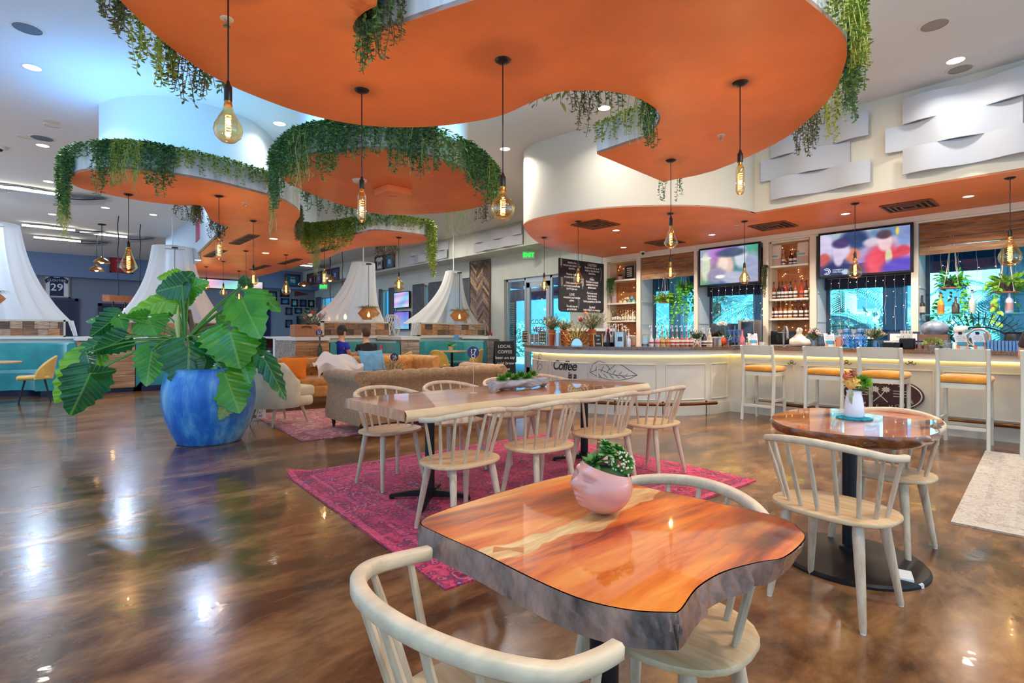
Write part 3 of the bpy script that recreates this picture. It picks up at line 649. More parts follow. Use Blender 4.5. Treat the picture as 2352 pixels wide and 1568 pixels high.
def chesterfield(label, x0, x1, y0, y1, facing, mat, top=.78, loc=None):
 """facing +1: open side towards +Y ; -1: towards -Y"""
 cx, cy = (x0+x1)/2, (y0+y1)/2; w = x1-x0; d = y1-y0
 t = thing('chesterfield_sofa', label, 'sofa', (cx, cy, .012), 0 if facing > 0 else PI)
 hw, hd = w/2, d/2
 def wall(path, nm, tuft):
  b = MB(); n = len(path)
  prof = [(-.06, .12), (-.075, .2), (-.05, .38), (-.035, .52), (-.05, top-.17), (-.10, top-.12), (-.115, top-.06), (-.07, top-.005), (0, top), (.07, top-.02), (.105, top-.07), (.1, top-.14), (.07, top-.2), (.075, top-.3), (.08, .3)]
  vs = []; acc = 0
  for i, (p, nrm) in enumerate(path):
   if i: acc += (Vector(p)-Vector(path[i-1][0])).length
   for j, (o, z) in enumerate(prof):
    if 4 <= j <= 11: o2 = o*(1-.09*abs(math.cos(acc*PI/.2))**14); zz = z-.018*abs(math.cos(acc*PI/.2))**14
    else: o2, zz = o, z
    if j >= 12 and tuft: o2 -= .02*abs(math.cos(acc*PI/.2))**4
    vs.append((p[0]+nrm[0]*o2, p[1]+nrm[1]*o2, zz))
  k = len(prof); fs = [(i*k+j, (i+1)*k+j, (i+1)*k+j+1, i*k+j+1) for i in range(n-1) for j in range(k-1)]
  fs.append(tuple(range(k))); fs.append(tuple((n-1)*k+j for j in range(k-1, -1, -1))); b.add(vs, fs)
  return b.build(nm, mat, t, local=True, smooth=70)
 r = .1; N = 56
 back = [((-hw+.12+(w-.24)*i/N, -hd+.14), (0, 1)) for i in range(N+1)]
 wall(back, 'backrest', True)
 for sx in (-1, 1):
  pth = [((sx*(hw-.13), -hd+.05+(d-.08)*i/14), (-sx, 0)) for i in range(15)]
  o = wall(pth if sx > 0 else pth[::-1], 'rolled_arm', False)
 MB().rbox((0, .06, .25), (w-.3, d-.2, .2), .04).build('seat_base', mat, t, local=True, smooth=60)
 for k in range(3):
  sw = (w-.42)/3; MB().rbox((-w/2+.21+sw*(k+.5), .1, .41), (sw-.006, d-.3, .14), .05).build('seat_cushion', mat, t, local=True, smooth=80)
 for sx in (-1, 1):
  for sy in (-1, 1):
   MB().lathe([(.012, 0), (.02, .015), (.016, .03), (.028, .06), (.022, .075), (.034, .1), (.03, .115), (.04, .15)], (sx*(hw-.14), sy*(hd-.12), 0), 14).build('turned_leg', DKW, t, local=True)
 return t
chesterfield('tan tweed chesterfield sofa seen from behind, beyond the long table', 2.82, 5.3, 5.9, 6.95, 1, TWEED)
S2 = chesterfield('ochre tufted chesterfield sofa facing the camera in front of the booths', 2.75, 6.1, 8.85, 9.85, -1, OCHRE, top=.8)
for i in range(15):
 for j in range(2):
  pass
tf = MB()
for j, z in enumerate((.5, .6)):
 for i in range(17 if j else 16):
  tf.sphere((-1.5+.19*i-(.0 if j else -.095), -.26, z), .014, 8, 5)
tf.build('tufting_buttons', pm('ochre_dark', (120, 76, 34), .8), S2, local=True)
def cushion(label, c, size, M, mat, cat='cushion'):
 b = MB(); w, h, th = size
 def f(sg):
  def g(u, v):
   x = (u*2-1); y = (v*2-1); e = (1-x**4)*(1-y**4); k = 1-.09*(1-x*x)*abs(y)**3-.09*(1-y*y)*abs(x)**3
   return Vector(c)+M @ Vector((x*w/2*(1-.08*(1-y*y)), y*h/2*(1-.08*(1-x*x)), sg*th/2*math.sqrt(max(0, e))))
  return g
 b.grid(f(1), 12, 12); b.grid(f(-1), 12, 12, flip=True)
 return single('throw_pillow', b, mat, label, cat, smooth=120)
def lean(rz, tilt): return Matrix.Rotation(rz, 3, 'Z') @ Matrix.Rotation(PI/2-tilt, 3, 'X')
cushion('bright orange throw pillow in the left corner of the ochre sofa', (3.25, 9.1, .65), (.42, .42, .18), lean(-.55, .25), pm('orange_fabric', (244, 130, 22), .8, var=.05))
cushion('pale blue fringed throw pillow on the right part of the ochre sofa', (4.72, 9.15, .72), (.6, .46, .17), lean(.25, .3), pm('blue_fabric', (112, 172, 212), .8, var=.12, scale=8))
tw = MB(); rnd.seed(5)
tw.grid(lambda u, v: Vector((3.62+.85*u, 9.0+.4*v, .62+.16*math.sin(PI*u)*(.6+.4*v)+.05*math.sin(u*13+v*4)+.04*math.sin(v*11+u*7)+.1*v)), 24, 14)
tw.grid(lambda u, v: Vector((3.62+.85*u, 9.0+.12*math.sin(u*9)*v-.02*v, .62+.16*math.sin(PI*u)*.6+.05*math.sin(u*13)+.04*math.sin(u*7)-.17*v)), 24, 6)
single('throw_blanket', tw, pm('white_cotton', (236, 232, 226), .9), 'crumpled white throw blanket in the middle of the ochre sofa', 'blanket', smooth=120)
CREAM = pm('cream_linen', (226, 218, 186), .85, var=.05, scale=8, bump=.1, bscale=120)
t = thing('armchair', 'cream upholstered tub armchair with pale wooden legs beside the blue planter', 'armchair', (2.5, 7.62, .012), .25)
b = MB(); vs = []; NA = 30; prof = []
for i in range(NA+1):
 a = math.radians(75)+math.radians(210)*i/NA; cs, sn = math.cos(a), math.sin(a); bk = max(0, -math.cos(a))
 topz = .62+.23*min(1, max(0, (-cs+.2)/.5)); ro = .36
 for (dr, z) in [(-.07, .32), (-.04, .26), (0, .24), (.035, .3), (.03, topz*.6), (.02, topz-.08), (.015, topz-.02), (-.02, topz), (-.06, topz-.02), (-.07, topz-.1), (-.07, .4)]:
  vs.append((cs*(ro+dr)*1.02, sn*(ro+dr), z))
k = 11; b.add(vs, [(i*k+j, i*k+(j+1) % k, (i+1)*k+(j+1) % k, (i+1)*k+j) for i in range(NA) for j in range(k)]+[tuple(range(k))[::-1], tuple(NA*k+j for j in range(k))])
b.build('tub_back', CREAM, t, local=True, smooth=60)
MB().rbox((.06, 0, .31), (.62, .62, .15), .06).build('seat_base', CREAM, t, local=True, smooth=80)
MB().rbox((.1, 0, .44), (.62, .56, .15), .05).build('seat_cushion', CREAM, t, local=True, smooth=80)
for sx in (-1, 1):
 for sy in (-1, 1):
  MB().tube([(.02+sx*.2, sy*.22, .25), (.02+sx*.27, sy*.27, 0)], [.026, .013], 10).build('leg', pm('pale_leg', (196, 178, 150), .5), t, local=True)
t = thing('garden_stool', 'white pierced metal drum stool standing behind the cream armchair', 'side table', (2.35, 8.35, 0))
b = MB()
for k in range(14):
 a = 2*PI*k/14
 for s_ in (-1, 1): b.tube([(.2*math.cos(a+s_*q*.45), .2*math.sin(a+s_*q*.45), .03+.36*q) for q in [i/8 for i in range(9)]], .009, 6)
b.build('lattice_body', pm('white_metal', (232, 230, 224), .4), t, local=True)
for z, nm in ((.0, 'foot_ring'), (.38, 'top_plate')):
 q = MB(); q.lathe([(.0 if nm == 'top_plate' else .18, z), (.21, z), (.21, z+.03), (.0 if nm == 'top_plate' else .18, z+.03)], n=28); q.build(nm, pm('white_metal', (232, 230, 224), .4), t, local=True)
t = thing('coffee_table', 'low dark coffee table between the two sofas', 'coffee table', (4.3, 7.9, .012))
MB().box(-.5, .5, -.28, .28, .38, .42).build('tabletop', DKW, t, local=True)
for sx in (-1, 1):
 for sy in (-1, 1): MB().box(sx*.45-.025, sx*.45+.025, sy*.23-.025, sy*.23+.025, 0, .38).build('leg', DKW, t, local=True)
BC = Vector((8.3, 5.85, 0)); BR = 1.85; BX = 8.35
def bpath(off, n=44, y0=-3.9, a1=100):
 P = [Vector((BX-off, y0, 0))]
 r = BR+off; c0_ = max(-1, min(1, (BX-off-BC.x)/r)); a0 = -math.acos(c0_)
 p = Vector((BC.x+r*math.cos(a0), BC.y+r*math.sin(a0), 0))
 k = 14
 for i in range(1, k): P.append(Vector((BX-off, y0+(p.y-y0)*i/k, 0)))
 a_end = -2*PI+math.radians(a1)
 for i in range(n+1):
  a = a0+(a_end-a0)*i/n; P.append(Vector((BC.x+r*math.cos(a), BC.y+r*math.sin(a), 0)))
 return P
def barpt(px, off=-.25, z=1.05):
 r = ray(px, 780); d = Vector((r[0], r[1])).normalized(); R_ = BR+off
 y = (BX-off)*r[1]/r[0]
 b = d.x*BC.x+d.y*BC.y; disc = b*b-(BC.x**2+BC.y**2-R_*R_)
 if disc > 0:
  k = b-math.sqrt(disc); q = d*k
  if q.x < BX-off+.0 and y > 3.9: return Vector((q.x, q.y, z))
 return Vector((BX-off, y, z))
def hz(px, y, p): # height of pixel row y at plan point p
 d = p[0]*FW[0]+p[1]*FW[1]; return EYE+(HY-y)/FPX*d
def pxm(p): return (p[0]*FW[0]+p[1]*FW[1])/FPX   # metres per pixel at p
BARW = pm('bar_white', (222, 216, 202), .5, var=.03, scale=3)
GRAN = pm('brown_granite', (96, 72, 56), .18, var=.6, scale=60, coat=.5)
t = thing('bar_counter', 'curved white panelled bar with a brown stone top running along the right side', 'bar counter', (8.6, 3.0, 0))
def wallstrip(offs, z0, z1, a1=100, y0=-3.9):
 b = MB(); P = bpath(offs, a1=a1, y0=y0); n = len(P)
 b.add([(p.x, p.y, z0) for p in P]+[(p.x, p.y, z1) for p in P], [(i, i+n, i+1+n, i+1) for i in range(n-1)]); return b
def band(o0, o1, z0, z1, a1=100):
 b = MB(); P = bpath(o0, a1=a1); Q = bpath(o1, a1=a1); b.prism([(p.x, p.y) for p in P]+[(p.x, p.y) for p in Q[::-1]], z0, z1); return b
band(.0, -.08, 0, .93).build('front_panel', BARW, t, smooth=30)
band(.025, -.06, 0.0, .17).build('plinth', BARW, t, smooth=30)
band(.16, -.1, .93, 1.005).build('apron', BARW, t, smooth=30)
band(.2, -.62, 1.008, 1.05).build('countertop', GRAN, t, smooth=30)
LEDW = emit('warm_led', (255, 226, 120), 5.)
lb = MB(); P = bpath(.02); lb.tube([p+Vector((0, 0, .918)) for p in P], .012, 6); lb.build('led_strip', LEDW, t)
def bar_s():   # arc-length sampled path just in front of the face
 P = bpath(.006, n=160, a1=100); S = [0]
 for i in range(1, len(P)): S.append(S[-1]+(P[i]-P[i-1]).length)
 return P, S
BPp, BPs = bar_s()
def bs(s):
 for i in range(1, len(BPs)):
  if BPs[i] >= s:
   q = (s-BPs[i-1])/(BPs[i]-BPs[i-1]); a, b = BPp[i-1], BPp[i]; tt = (b-a).normalized(); return a.lerp(b, q), tt
 return BPp[-1], (BPp[-1]-BPp[-2]).normalized()
corner = 0
for i in range(1, len(BPp)):
 if abs(BPp[i].x-(BX-.006)) > 1e-4: corner = BPs[i-1]; break
def panel(s0, s1, z0=.24, z1=.78):
 b = MB(); K = 14; path = []
 for i in range(K+1): p, tt = bs(s0+(s1-s0)*i/K); path.append(p+Vector((0, 0, z0)))
 for i in range(K, -1, -1): p, tt = bs(s0+(s1-s0)*i/K); path.append(p+Vector((0, 0, z1)))
 p, tt = bs((s0+s1)/2); nrm = Vector((-tt.y, tt.x, 0))
 b.tube(path, .0115, 6, closed=True); return b.build('panel_moulding', TRIMW, t)
y = 3.75
while y > -3.5:
 panel(corner-(4.0-y)-.72+.0, corner-(4.0-y)-.06+.06); y -= .82
parc = [(.1, .5), (.62, 1.3), (1.45, 2.35), (2.5, 3.3), (3.42, 3.95), (4.05, 4.5)]
for a, b_ in parc: panel(corner+a, corner+b_)
for (nm, pts) in (('foot_rail', [BC+Vector(((BR+.2)*math.cos(a), (BR+.2)*math.sin(a), .2)) for a in [math.radians(-107-i*2.8) for i in range(32)]]),
     ('foot_rail', [Vector((BX-.1, 3.55-.37*i, .2)) for i in range(20)])):
 MB().tube(pts, .026, 10).build(nm, pm('aged_bronze', (112, 70, 40), .35, metal=.7), t)
 for q in pts[2::7]:
  b = MB(); b.tube([q-Vector((0, 0, .02)), q-Vector((0, 0, .12)), Vector((q.x, q.y, .0))], .007, 6); b.sphere(q+Vector((0, 0, .03)), .016, 8, 6); b.build('rail_bracket', LAMPMETAL, t)
for px in (1819, 1945, 2092):
 p = onX(px, 835, BX); b = MB()
 for s_ in (-1, 1): b.tube([p+Vector((-.012, s_*q[0], q[1])) for q in ((0, .02), (.015, .0), (.035, -.012), (.05, .0), (.055, .015))], .004, 6)
 b.tube([p+Vector((-.012, .02*math.cos(a), .028+.02*math.sin(a))) for a in [2*PI*i/10 for i in range(11)]], .004, 6); b.build('purse_hook', LAMPMETAL, t)
INK = pm('black_ink', (28, 28, 30), .6)
def wrap(o, px, zc):
 """bend a flat mesh (x right, y up) onto the curved bar front around pixel column px"""
 p = barpt(px, .004); a0 = math.atan2(p.y-BC.y, p.x-BC.x)
 for v in o.data.vertices:
  a = a0-(-v.co.x)/BR; rr = BR+.004+v.co.z*.5
  v.co = Vector((BC.x+rr*math.cos(a), BC.y+rr*math.sin(a), zc+v.co.y))-Vector(t.location)
for s_, px, z_, sz, sh in (('Coffee', 1294, .72, .22, .25), ('is a', 1314, .57, .15, .1), ('love', 1292, .44, .17, .25)):
 o = text('lettering', s_, INK, None, Matrix.Identity(4), sz, ext=.0015, shear=sh, bold=.003, space=.9); o.parent = t; wrap(o, px, z_)
def decal(lines, px, zc, sc_=1., r=.0035):
 b = MB()
 for ln in lines: b.tube([(x*sc_, y_*sc_, 0) for x, y_ in ln], r, 5)
 o = b.build('leaf_drawing', INK, t, local=True); wrap(o, px, zc)
leafd = [[(-.34, .0), (-.2, .05), (0, -.02), (.2, -.04), (.36, -.02)], [(-.34, 0), (-.3, .12), (-.2, .18), (-.1, .14), (-.02, .04)], [(-.02, .06), (.06, .14), (.16, .11), (.26, .04), (.36, -.02)],
   [(-.34, 0), (-.22, -.06), (-.05, -.1), (.12, -.1), (.26, -.07), (.36, -.02)]]+[[(-.26+.09*i, .02-.01*i), (-.22+.09*i, .12-.025*i)] for i in range(6)]+[[(-.22+.09*i, .0-.01*i), (-.16+.09*i, -.075)] for i in range(5)]
decal(leafd, 1406, .64, 1.05)
decal([[(-.1, -.2), (-.09, .02), (-.02, .14), (.06, .16), (.12, .1)], [(-.1, .05), (-.05, .12), (.0, .22), (.07, .25), (.13, .2)], [(-.1, -.05), (.0, .05), (.08, .06), (.14, .0)], [(-.06, -.2), (0, -.05), (.1, -.02)]], 1238, .66, 1.0)
sgn = thing('oval_sign', 'brown oval sign with white palm trees fixed to the bar front behind the stools', 'sign', (BX-.02, 1.93, .45))
q = MB(); q.prism([(math.cos(2*PI*i/48)*.46, math.sin(2*PI*i/48)*.225) for i in range(48)], 0, .03); q.xf(face((BX-.012, 1.93, .45), (0, -1, 0), (0, 0, 1))); q.build('sign_board', pm('sign_brown', (74, 36, 34), .5, var=.2, scale=20), sgn)
SW = pm('sign_white', (232, 226, 214), .5)
q = MB(); q.tube([(math.cos(2*PI*i/48)*.438, math.sin(2*PI*i/48)*.206, .031) for i in range(48)], .008, 5, closed=True)
q.xf(face((BX-.012, 1.93, .45), (0, -1, 0), (0, 0, 1))); q.build('border', SW, sgn)
q = MB()
for s_ in (-1, 1):
 q.tube([(s_*.08, -.1, .034), (-s_*.01, -.01, .034), (-s_*.06, .065, .034)], .006, 5)
 for k in range(9): a = k*2*PI/9; q.leaf(Vector((-s_*.06, .065, .034)), Vector((math.cos(a), math.sin(a)*.85, 0)), Vector((-math.sin(a), math.cos(a), 0)), .055, .024)
 for k in range(3): q.box(s_*.14 if s_ > 0 else -.31, .31 if s_ > 0 else -.14, .0+.035*k-.02, .007+.035*k-.02, .031, .036)
q.xf(face((BX-.012, 1.93, .45), (0, -1, 0), (0, 0, 1))); q.build('palm_emblem', SW, sgn)
def arc_text(s_, r, a_mid, step, up, sz):
 n = len(s_)
 for i, ch in enumerate(s_):
  if ch == ' ': continue
  a = a_mid+(i-(n-1)/2)*step*(-1 if up else 1); x = math.cos(a)*r*1.0; y_ = math.sin(a)*r*.43
  rot = math.atan2(math.cos(a)*.5, -math.sin(a)); rot = rot+PI if up else rot
  M_ = face((BX-.012, 1.93, .45), (0, -1, 0), (0, 0, 1)) @ Matrix.Translation((x, y_, .032)) @ Matrix.Rotation(rot*.6 if abs(rot) < PI/2 else 0, 4, 'Z')
  text('lettering', ch, SW, sgn, M_, sz, ext=.002)
arc_text('PALMS', .37, PI/2, .3, True, .07); arc_text('COFFEE HOUSE', .38, -PI/2, .2, False, .062)
bb = thing('back_counter', 'white back-bar counter under the windows carrying ovens and bar gear', 'counter', (9.75, 2.0, 0))
MB().box(9.45, XW-.005, -3.9, 7.5, 0, .9).build('cabinet', BARW, bb); MB().box(9.4, XW-.002, -3.9, 7.5, .905, .94).build('worktop', GRAN, bb)
BT = .94
def bookcase(label, y0, y1, zs, zt):
 o = thing('bookcase', label, 'bookcase', (XW+.2, (y0+y1)/2, .95))
 b = MB(); D_ = .34; b.box(XW+.065, XW+D_, y0, y0+.03, .98, zt); b.box(XW+.065, XW+D_, y1-.03, y1, .98, zt); b.box(XW+.065, XW+D_, y0, y1, zt-.03, zt); b.build('carcass', pm('shelf_cream', (224, 208, 178), .55), o)
 for z in zs: MB().box(XW-.02, XW+D_, y0+.031, y1-.031, z-.035, z).build('shelf', TRIMW, o)
 MB().box(XW+D_, XW+D_+.02, y0, y1, .98, zt).build('back_panel', wood('pine_slats', [(.3, (170, 96, 44)), (.6, (206, 128, 66)), (.75, (220, 146, 84))], 'Z', 2.5, .5), o)
 return o
bookcase('built-in bookcase with tins and small bottles at the left end of the bar', 6.93, 7.75, (1.55, 1.96, 2.49), 2.93)
bookcase('built-in bookcase of syrup bottles between the two television screens', 3.36, 4.06, (1.06, 1.53, 1.88, 2.48), 2.93)
def bottle_prof(h, r, neck=.28, nr=.28): return [(0, 0), (r*.92, 0), (r, .012), (r, h*(1-neck-.14)), (r*.86, h*(1-neck-.05)), (r*nr*1.2, h*(1-neck+.03)), (r*nr, h*(1-neck*.6)), (r*nr, h*.96), (r*nr*1.15, h*.965), (r*nr*1.15, h), (0, h)]
LBL = pm('label_white', (238, 232, 222), .6); CAPS = {}
def bottle(name, label, loc, h=.29, r=.036, col=(150, 70, 20), cap=(230, 230, 226), lab=(238, 232, 222), group=None, pump=False, clear=False, neck=.3, nr=.3, cat='bottle', band=None):
 o = thing(name, label, cat, loc, 0, group)
 mt = thin('clear_glass', (236, 240, 240), .12) if clear else pm('glass_%d_%d_%d' % col, col, .08, coat=1., var=.12, scale=20)
 MB().lathe(bottle_prof(h, r, neck, nr), n=14).build('glass', mt, o, local=True, smooth=50)
 if clear and col:
  MB().lathe([(0, .005), (r*.9, .006), (r*.9, h*.42), (0, h*.42)], n=14).build('liquid', pm('liquid_%d_%d_%d' % col, col, .2), o, local=True)
 if lab:
  MB().lathe([(r*1.02, h*.12), (r*1.03, h*.13), (r*1.03, h*.44), (r*1.02, h*.45)], n=14).build('paper_label', pm('lab_%d_%d_%d' % lab, lab, .6), o, local=True)
  if band: MB().lathe([(r*1.045, h*.2), (r*1.05, h*.22), (r*1.05, h*.3), (r*1.045, h*.31)], n=14, a0=PI*.6, a1=PI*1.7).build('label_mark', pm('band_%d_%d_%d' % band, band, .6), o, local=True)
 b = MB()
 if pump:
  b.lathe([(r*.4, h), (r*.4, h+.025), (r*.15, h+.03), (r*.15, h+.075), (r*.3, h+.08), (r*.3, h+.09), (0, h+.092)], n=10); b.tube([(0, 0, h+.083), (-r*1.3, 0, h+.083), (-r*1.6, 0, h+.066)], .0055, 6)
  b.build('pump', pm('pump_white', (232, 232, 230), .4), o, local=True)
 else:
  b.lathe([(0, h-.004), (r*nr*1.25, h-.004), (r*nr*1.25, h+.018), (0, h+.02)], n=10); b.build('cap', pm('cap_%d_%d_%d' % cap, cap, .45), o, local=True)
 return o
ORD = ['first', 'second', 'third', 'fourth', 'fifth', 'sixth', 'seventh', 'eighth', 'ninth', 'tenth', 'eleventh', 'twelfth']
AMBR = [(176, 96, 28), (150, 62, 20), (60, 20, 18), (70, 24, 20), (150, 20, 26), (40, 16, 22), (150, 70, 40), (190, 60, 40), (80, 24, 30)]
names_ = ['golden', 'amber', 'dark brown', 'black cherry', 'red', 'blackish', 'tan', 'orange red', 'maroon']
pxs = [1769, 1778, 1789, 1797, 1806, 1816, 1827, 1841, 1852]
for i, px in enumerate(pxs):
 p = onX(px, 600, XW+.12); bottle('syrup_bottle', '%s syrup bottle, %s from the left on the middle shelf between the televisions' % (names_[i], ORD[i]), (XW+.12, p.y, 1.88), .3, .034, AMBR[i], (30, 28, 28), group='syrups on the middle shelf', band=(60, 60, 70), lab=(240, 232, 220) if i != 7 else (226, 96, 50))
pxs = [1773, 1783, 1793, 1804, 1815, 1827, 1840, 1853]
for i, px in enumerate(pxs):
 p = onX(px, 600, XW+.12); bottle('syrup_bottle', '%s syrup bottle, %s from the left on the lower shelf between the televisions' % (['dark red', 'copper', 'amber', 'honey', 'yellow amber', 'brown', 'deep brown', 'plum'][i], ORD[i]), (XW+.12, p.y, 1.53), .3, .035, [(90, 26, 26), (150, 70, 44), (176, 104, 40), (188, 112, 46), (190, 130, 50), (110, 50, 24), (90, 34, 22), (96, 36, 40)][i], (232, 230, 226), group='syrups on the lower shelf', band=(70, 50, 60))
for i, px in enumerate((1800, 1816, 1826)):
 p = onX(px, 600, XW+.12); bottle('syrup_bottle', '%s syrup bottle, %s of the three between the coffee bags on the top shelf' % (['golden', 'dark', 'brown'][i], ORD[i]), (XW+.12, p.y, 2.48), .27, .033, [(180, 130, 60), (70, 26, 22), (110, 56, 40)][i], (230, 226, 220), group='syrups on the top shelf', band=(60, 50, 60))
def coffee_bag(label, p):
 o = thing('coffee_bag', label, 'coffee bag', p)
 b = MB(); b.rbox((0, 0, .2), (.11, .2, .4), .03, fn=lambda v: Vector((v.x*(1-.75*max(0, v.z)/.2*.9), v.y*(1-.06*max(0, v.z)/.2), v.z))); b.build('bag', pm('bag_cream', (232, 214, 198), .6, var=.04), o, local=True, smooth=70)
 q = MB(); q.box(-.058, -.05, -.09, .09, .015, .15); q.build('printed_band', pm('bag_print', (236, 150, 110), .6, c2=(110, 200, 196), var=.1, scale=26), o, local=True)
 q = MB(); q.box(-.0575, -.05, -.05, .09, .17, .205); q.build('teal_label', pm('bag_teal', (96, 188, 186), .6), o, local=True); text('lettering', 'FEED', INK, o, face((p[0]-.0505, p[1]+.065, p[2]+.2), (0, 0, 1), (0, 1, 0)), .05, ext=.0015)
 return o
for px, lb_ in ((1783, 'left'), (1845, 'right')):
 p = onX(px, 600, XW+.16); coffee_bag('cream and teal coffee bag at the %s end of the top shelf between the televisions' % lb_, (XW+.16, p.y, 2.48))
def appliance(name, label, cat, loc, size, body, door=(30, 32, 38), panel_side=1):
 o = thing(name, label, cat, loc); w_, d_, h_ = size   # w along Y, d along X
 MB().rbox((0, 0, h_/2), (d_, w_, h_), .012).build('body', body, o, local=True)
 MB().box(-d_/2-.012, -d_/2, -w_/2+.02 if panel_side > 0 else -w_/2+w_*.24, w_/2-w_*.24 if panel_side > 0 else w_/2-.02, .03, h_-.03).build('door', pm('dark_glass_%d' % sum(door), door, .08, coat=1.), o, local=True)
 MB().cyl((-d_/2-.03, -w_*.2*panel_side, h_-.03), (-d_/2-.03, w_*.2*panel_side, h_-.03), .007).build('handle', STEEL, o, local=True)
 for k in range(2): MB().cyl((-d_/2-.012, panel_side*w_*.38, h_*(.3+.35*k)), (-d_/2, panel_side*w_*.38, h_*(.3+.35*k)), .016).build('knob', BLACK, o, local=True)
 return o
appliance('microwave', 'black microwave in the lowest bay of the bookcase between the televisions', 'microwave', (XW+.1, 3.78, 1.06), (.44, .3, .24), BLACK)
appliance('toaster_oven', 'stainless toaster oven on the back counter left of the wide window', 'oven', (9.8, 3.05, BT+.0), (.52, .34, .3), STEEL, (60, 70, 76), -1)
appliance('espresso_machine', 'dark boxy coffee machine below the first television', 'coffee machine', (9.75, 4.75, BT), (.4, .36, .5), pm('charcoal', (52, 54, 60), .35))
appliance('coffee_grinder', 'grey tall coffee brewer with an upper deck right of the dark coffee machine', 'coffee machine', (9.78, 4.3, BT), (.3, .34, .56), pm('mid_grey', (140, 142, 146), .35, metal=.6))
def tv(label, y0, y1, z0, z1, x, paint, tilt=.06):
 o = thing('television', label, 'television', (x, (y0+y1)/2, (z0+z1)/2))
 b = MB(); b.rbox((x+.03, (y0+y1)/2, (z0+z1)/2), (.06, abs(y1-y0)+.03, z1-z0+.03), .008); b.build('bezel', BLACK, o)
 NY, NZ = 96, 54; g = MB(); g.grid(lambda u, v: Vector((x-.004, max(y0, y1)-.02-(abs(y1-y0)-.04)*u, z0+.02+(z1-z0-.04)*v)), NY, NZ)
 s_ = g.build('screen', None if False else screen_mat(), o, smooth=0)
 at_ = s_.data.color_attributes.new('pic', 'FLOAT_COLOR', 'POINT'); cols = []
 for i in range(NY+1):
  for j in range(NZ+1): cols += list(lin(paint(i/NY, 1-j/NZ)))
 at_.data.foreach_set('color', cols)
 MB().box(x+.061, XW-.001, y0-.005, y1+.005, (z0+z1)/2-.05, (z0+z1)/2+.05).build('wall_mount', BLACK, o); return o
def screen_mat():
 if 'screen' in MATS: return MATS['screen']
 m = bpy.data.materials.new('screen'); m.use_nodes = True; nt = m.node_tree; b = nt.nodes['Principled BSDF']
 a = nt.nodes.new('ShaderNodeVertexColor'); a.layer_name = 'pic'; nt.links.new(a.outputs[0], b.inputs['Emission Color']); b.inputs['Emission Strength'].default_value = .95
 b.inputs['Base Color'].default_value = (.01, .01, .01, 1); b.inputs['Roughness'].default_value = .12; MATS['screen'] = m; return m
def layers(bg, ell):
 def f(u, v):
  c = bg(u, v) if callable(bg) else bg
  for (cx_, cy_, rx, ry, col) in ell:
   d = ((u-cx_)/rx)**2+((v-cy_)/ry)**2
   if d < 1: k = min(1, (1-d)*1.7); c = tuple(a+(b_-a)*k for a, b_ in zip(c, col))
  n_ = 7*math.sin(u*17+3*math.sin(v*11))*math.cos(v*13+2*math.sin(u*9)); return tuple(max(0, min(255, q+n_)) for q in c)
 return f
diner = layers(lambda u, v: (150+40*u, 120+60*(1-v), 190) if v < .75 else (90, 60, 120), [
 (.05, .3, .12, .4, (206, 196, 226)), (.4, .2, .2, .3, (36, 66, 110)), (.62, .3, .14, .12, (206, 190, 206)), (.75, .1, .22, .14, (90, 130, 170)), (.95, .2, .1, .3, (120, 140, 190)),
 (.05, .62, .09, .2, (200, 90, 90)), (.38, .55, .1, .2, (214, 120, 90)), (.2, .98, .22, .42, (40, 52, 104)), (.25, .42, .13, .24, (214, 196, 222)), (.25, .25, .13, .14, (70, 60, 110)), (.22, .6, .07, .22, (206, 190, 214)),
 (.72, .8, .24, .5, (222, 58, 84)), (.78, .66, .045, .24, (214, 206, 160)), (.74, .33, .09, .24, (232, 196, 200)), (.73, .15, .1, .12, (80, 64, 80)), (.64, .75, .1, .3, (232, 76, 96)), (.92, .95, .26, .3, (88, 72, 190)), (.93, .55, .09, .14, (206, 60, 80)), (.3, .93, .05, .08, (180, 200, 230)), (.87, .1, .02, .1, (230, 200, 60))])
T2 = tv('large television showing a man in a red jacket at a diner table', 1.9, 3.18, 2.2, 2.93, XW-.1, diner)
LG = emit('logo_white', (235, 235, 245), 1.0)
q = MB(); q.tube([(.0, .05*math.cos(a), .05*math.sin(a)) for a in [math.radians(40+i*14) for i in range(21)]], .006, 5); q.tube([(.0, .026*math.cos(a), .026*math.sin(a)) for a in [math.radians(40+i*28) for i in range(11)]], .006, 5)
q.xf(Matrix.Translation((XW-.106, 3.06, 2.29))); q.build('channel_logo', LG, T2)
text('channel_name', 'COMEDY\nCENTRAL', LG, T2, face((XW-.106, 2.9, 2.29), (0, -1, 0), (0, 0, 1)), .036, ext=.0005)
clay = layers(lambda u, v: (120+60*math.sin(u*5+v*3), 130+30*math.cos(u*7), 160+40*math.sin(v*5+u*4)), [
 (.1, .5, .1, .45, (206, 216, 190)), (.1, .25, .12, .06, (226, 230, 206)), (.45, .5, .18, .42, (222, 190, 176)), (.42, .42, .1, .2, (236, 214, 200)), (.3, .75, .2, .25, (150, 140, 170)), (.72, .3, .14, .35, (196, 206, 220)), (.9, .6, .14, .5, (150, 160, 190)), (.6, .85, .25, .2, (176, 180, 200)), (.55, .15, .3, .15, (70, 90, 120)), (.36, .8, .1, .06, (240, 240, 245))])
tv('television showing a blurred pale face, left of the syrup bookcase', 4.18, 5.36, 2.2, 2.93, XW-.1, clay)
for y0, y1 in ((1.9, 3.18), (4.2, 5.4)):   # dark mounting box below each screen is part of the window shade roll
 pass
PLK = wood('barn_plank', [(.3, (84, 52, 30)), (.5, (140, 92, 54)), (.7, (176, 128, 84))], 'Y', 2.2, .75, ring=7.)
PLK2 = wood('barn_plank_grey', [(.3, (96, 74, 58)), (.5, (150, 118, 90)), (.7, (186, 158, 128))], 'Y', 2.4, .8, ring=7.)
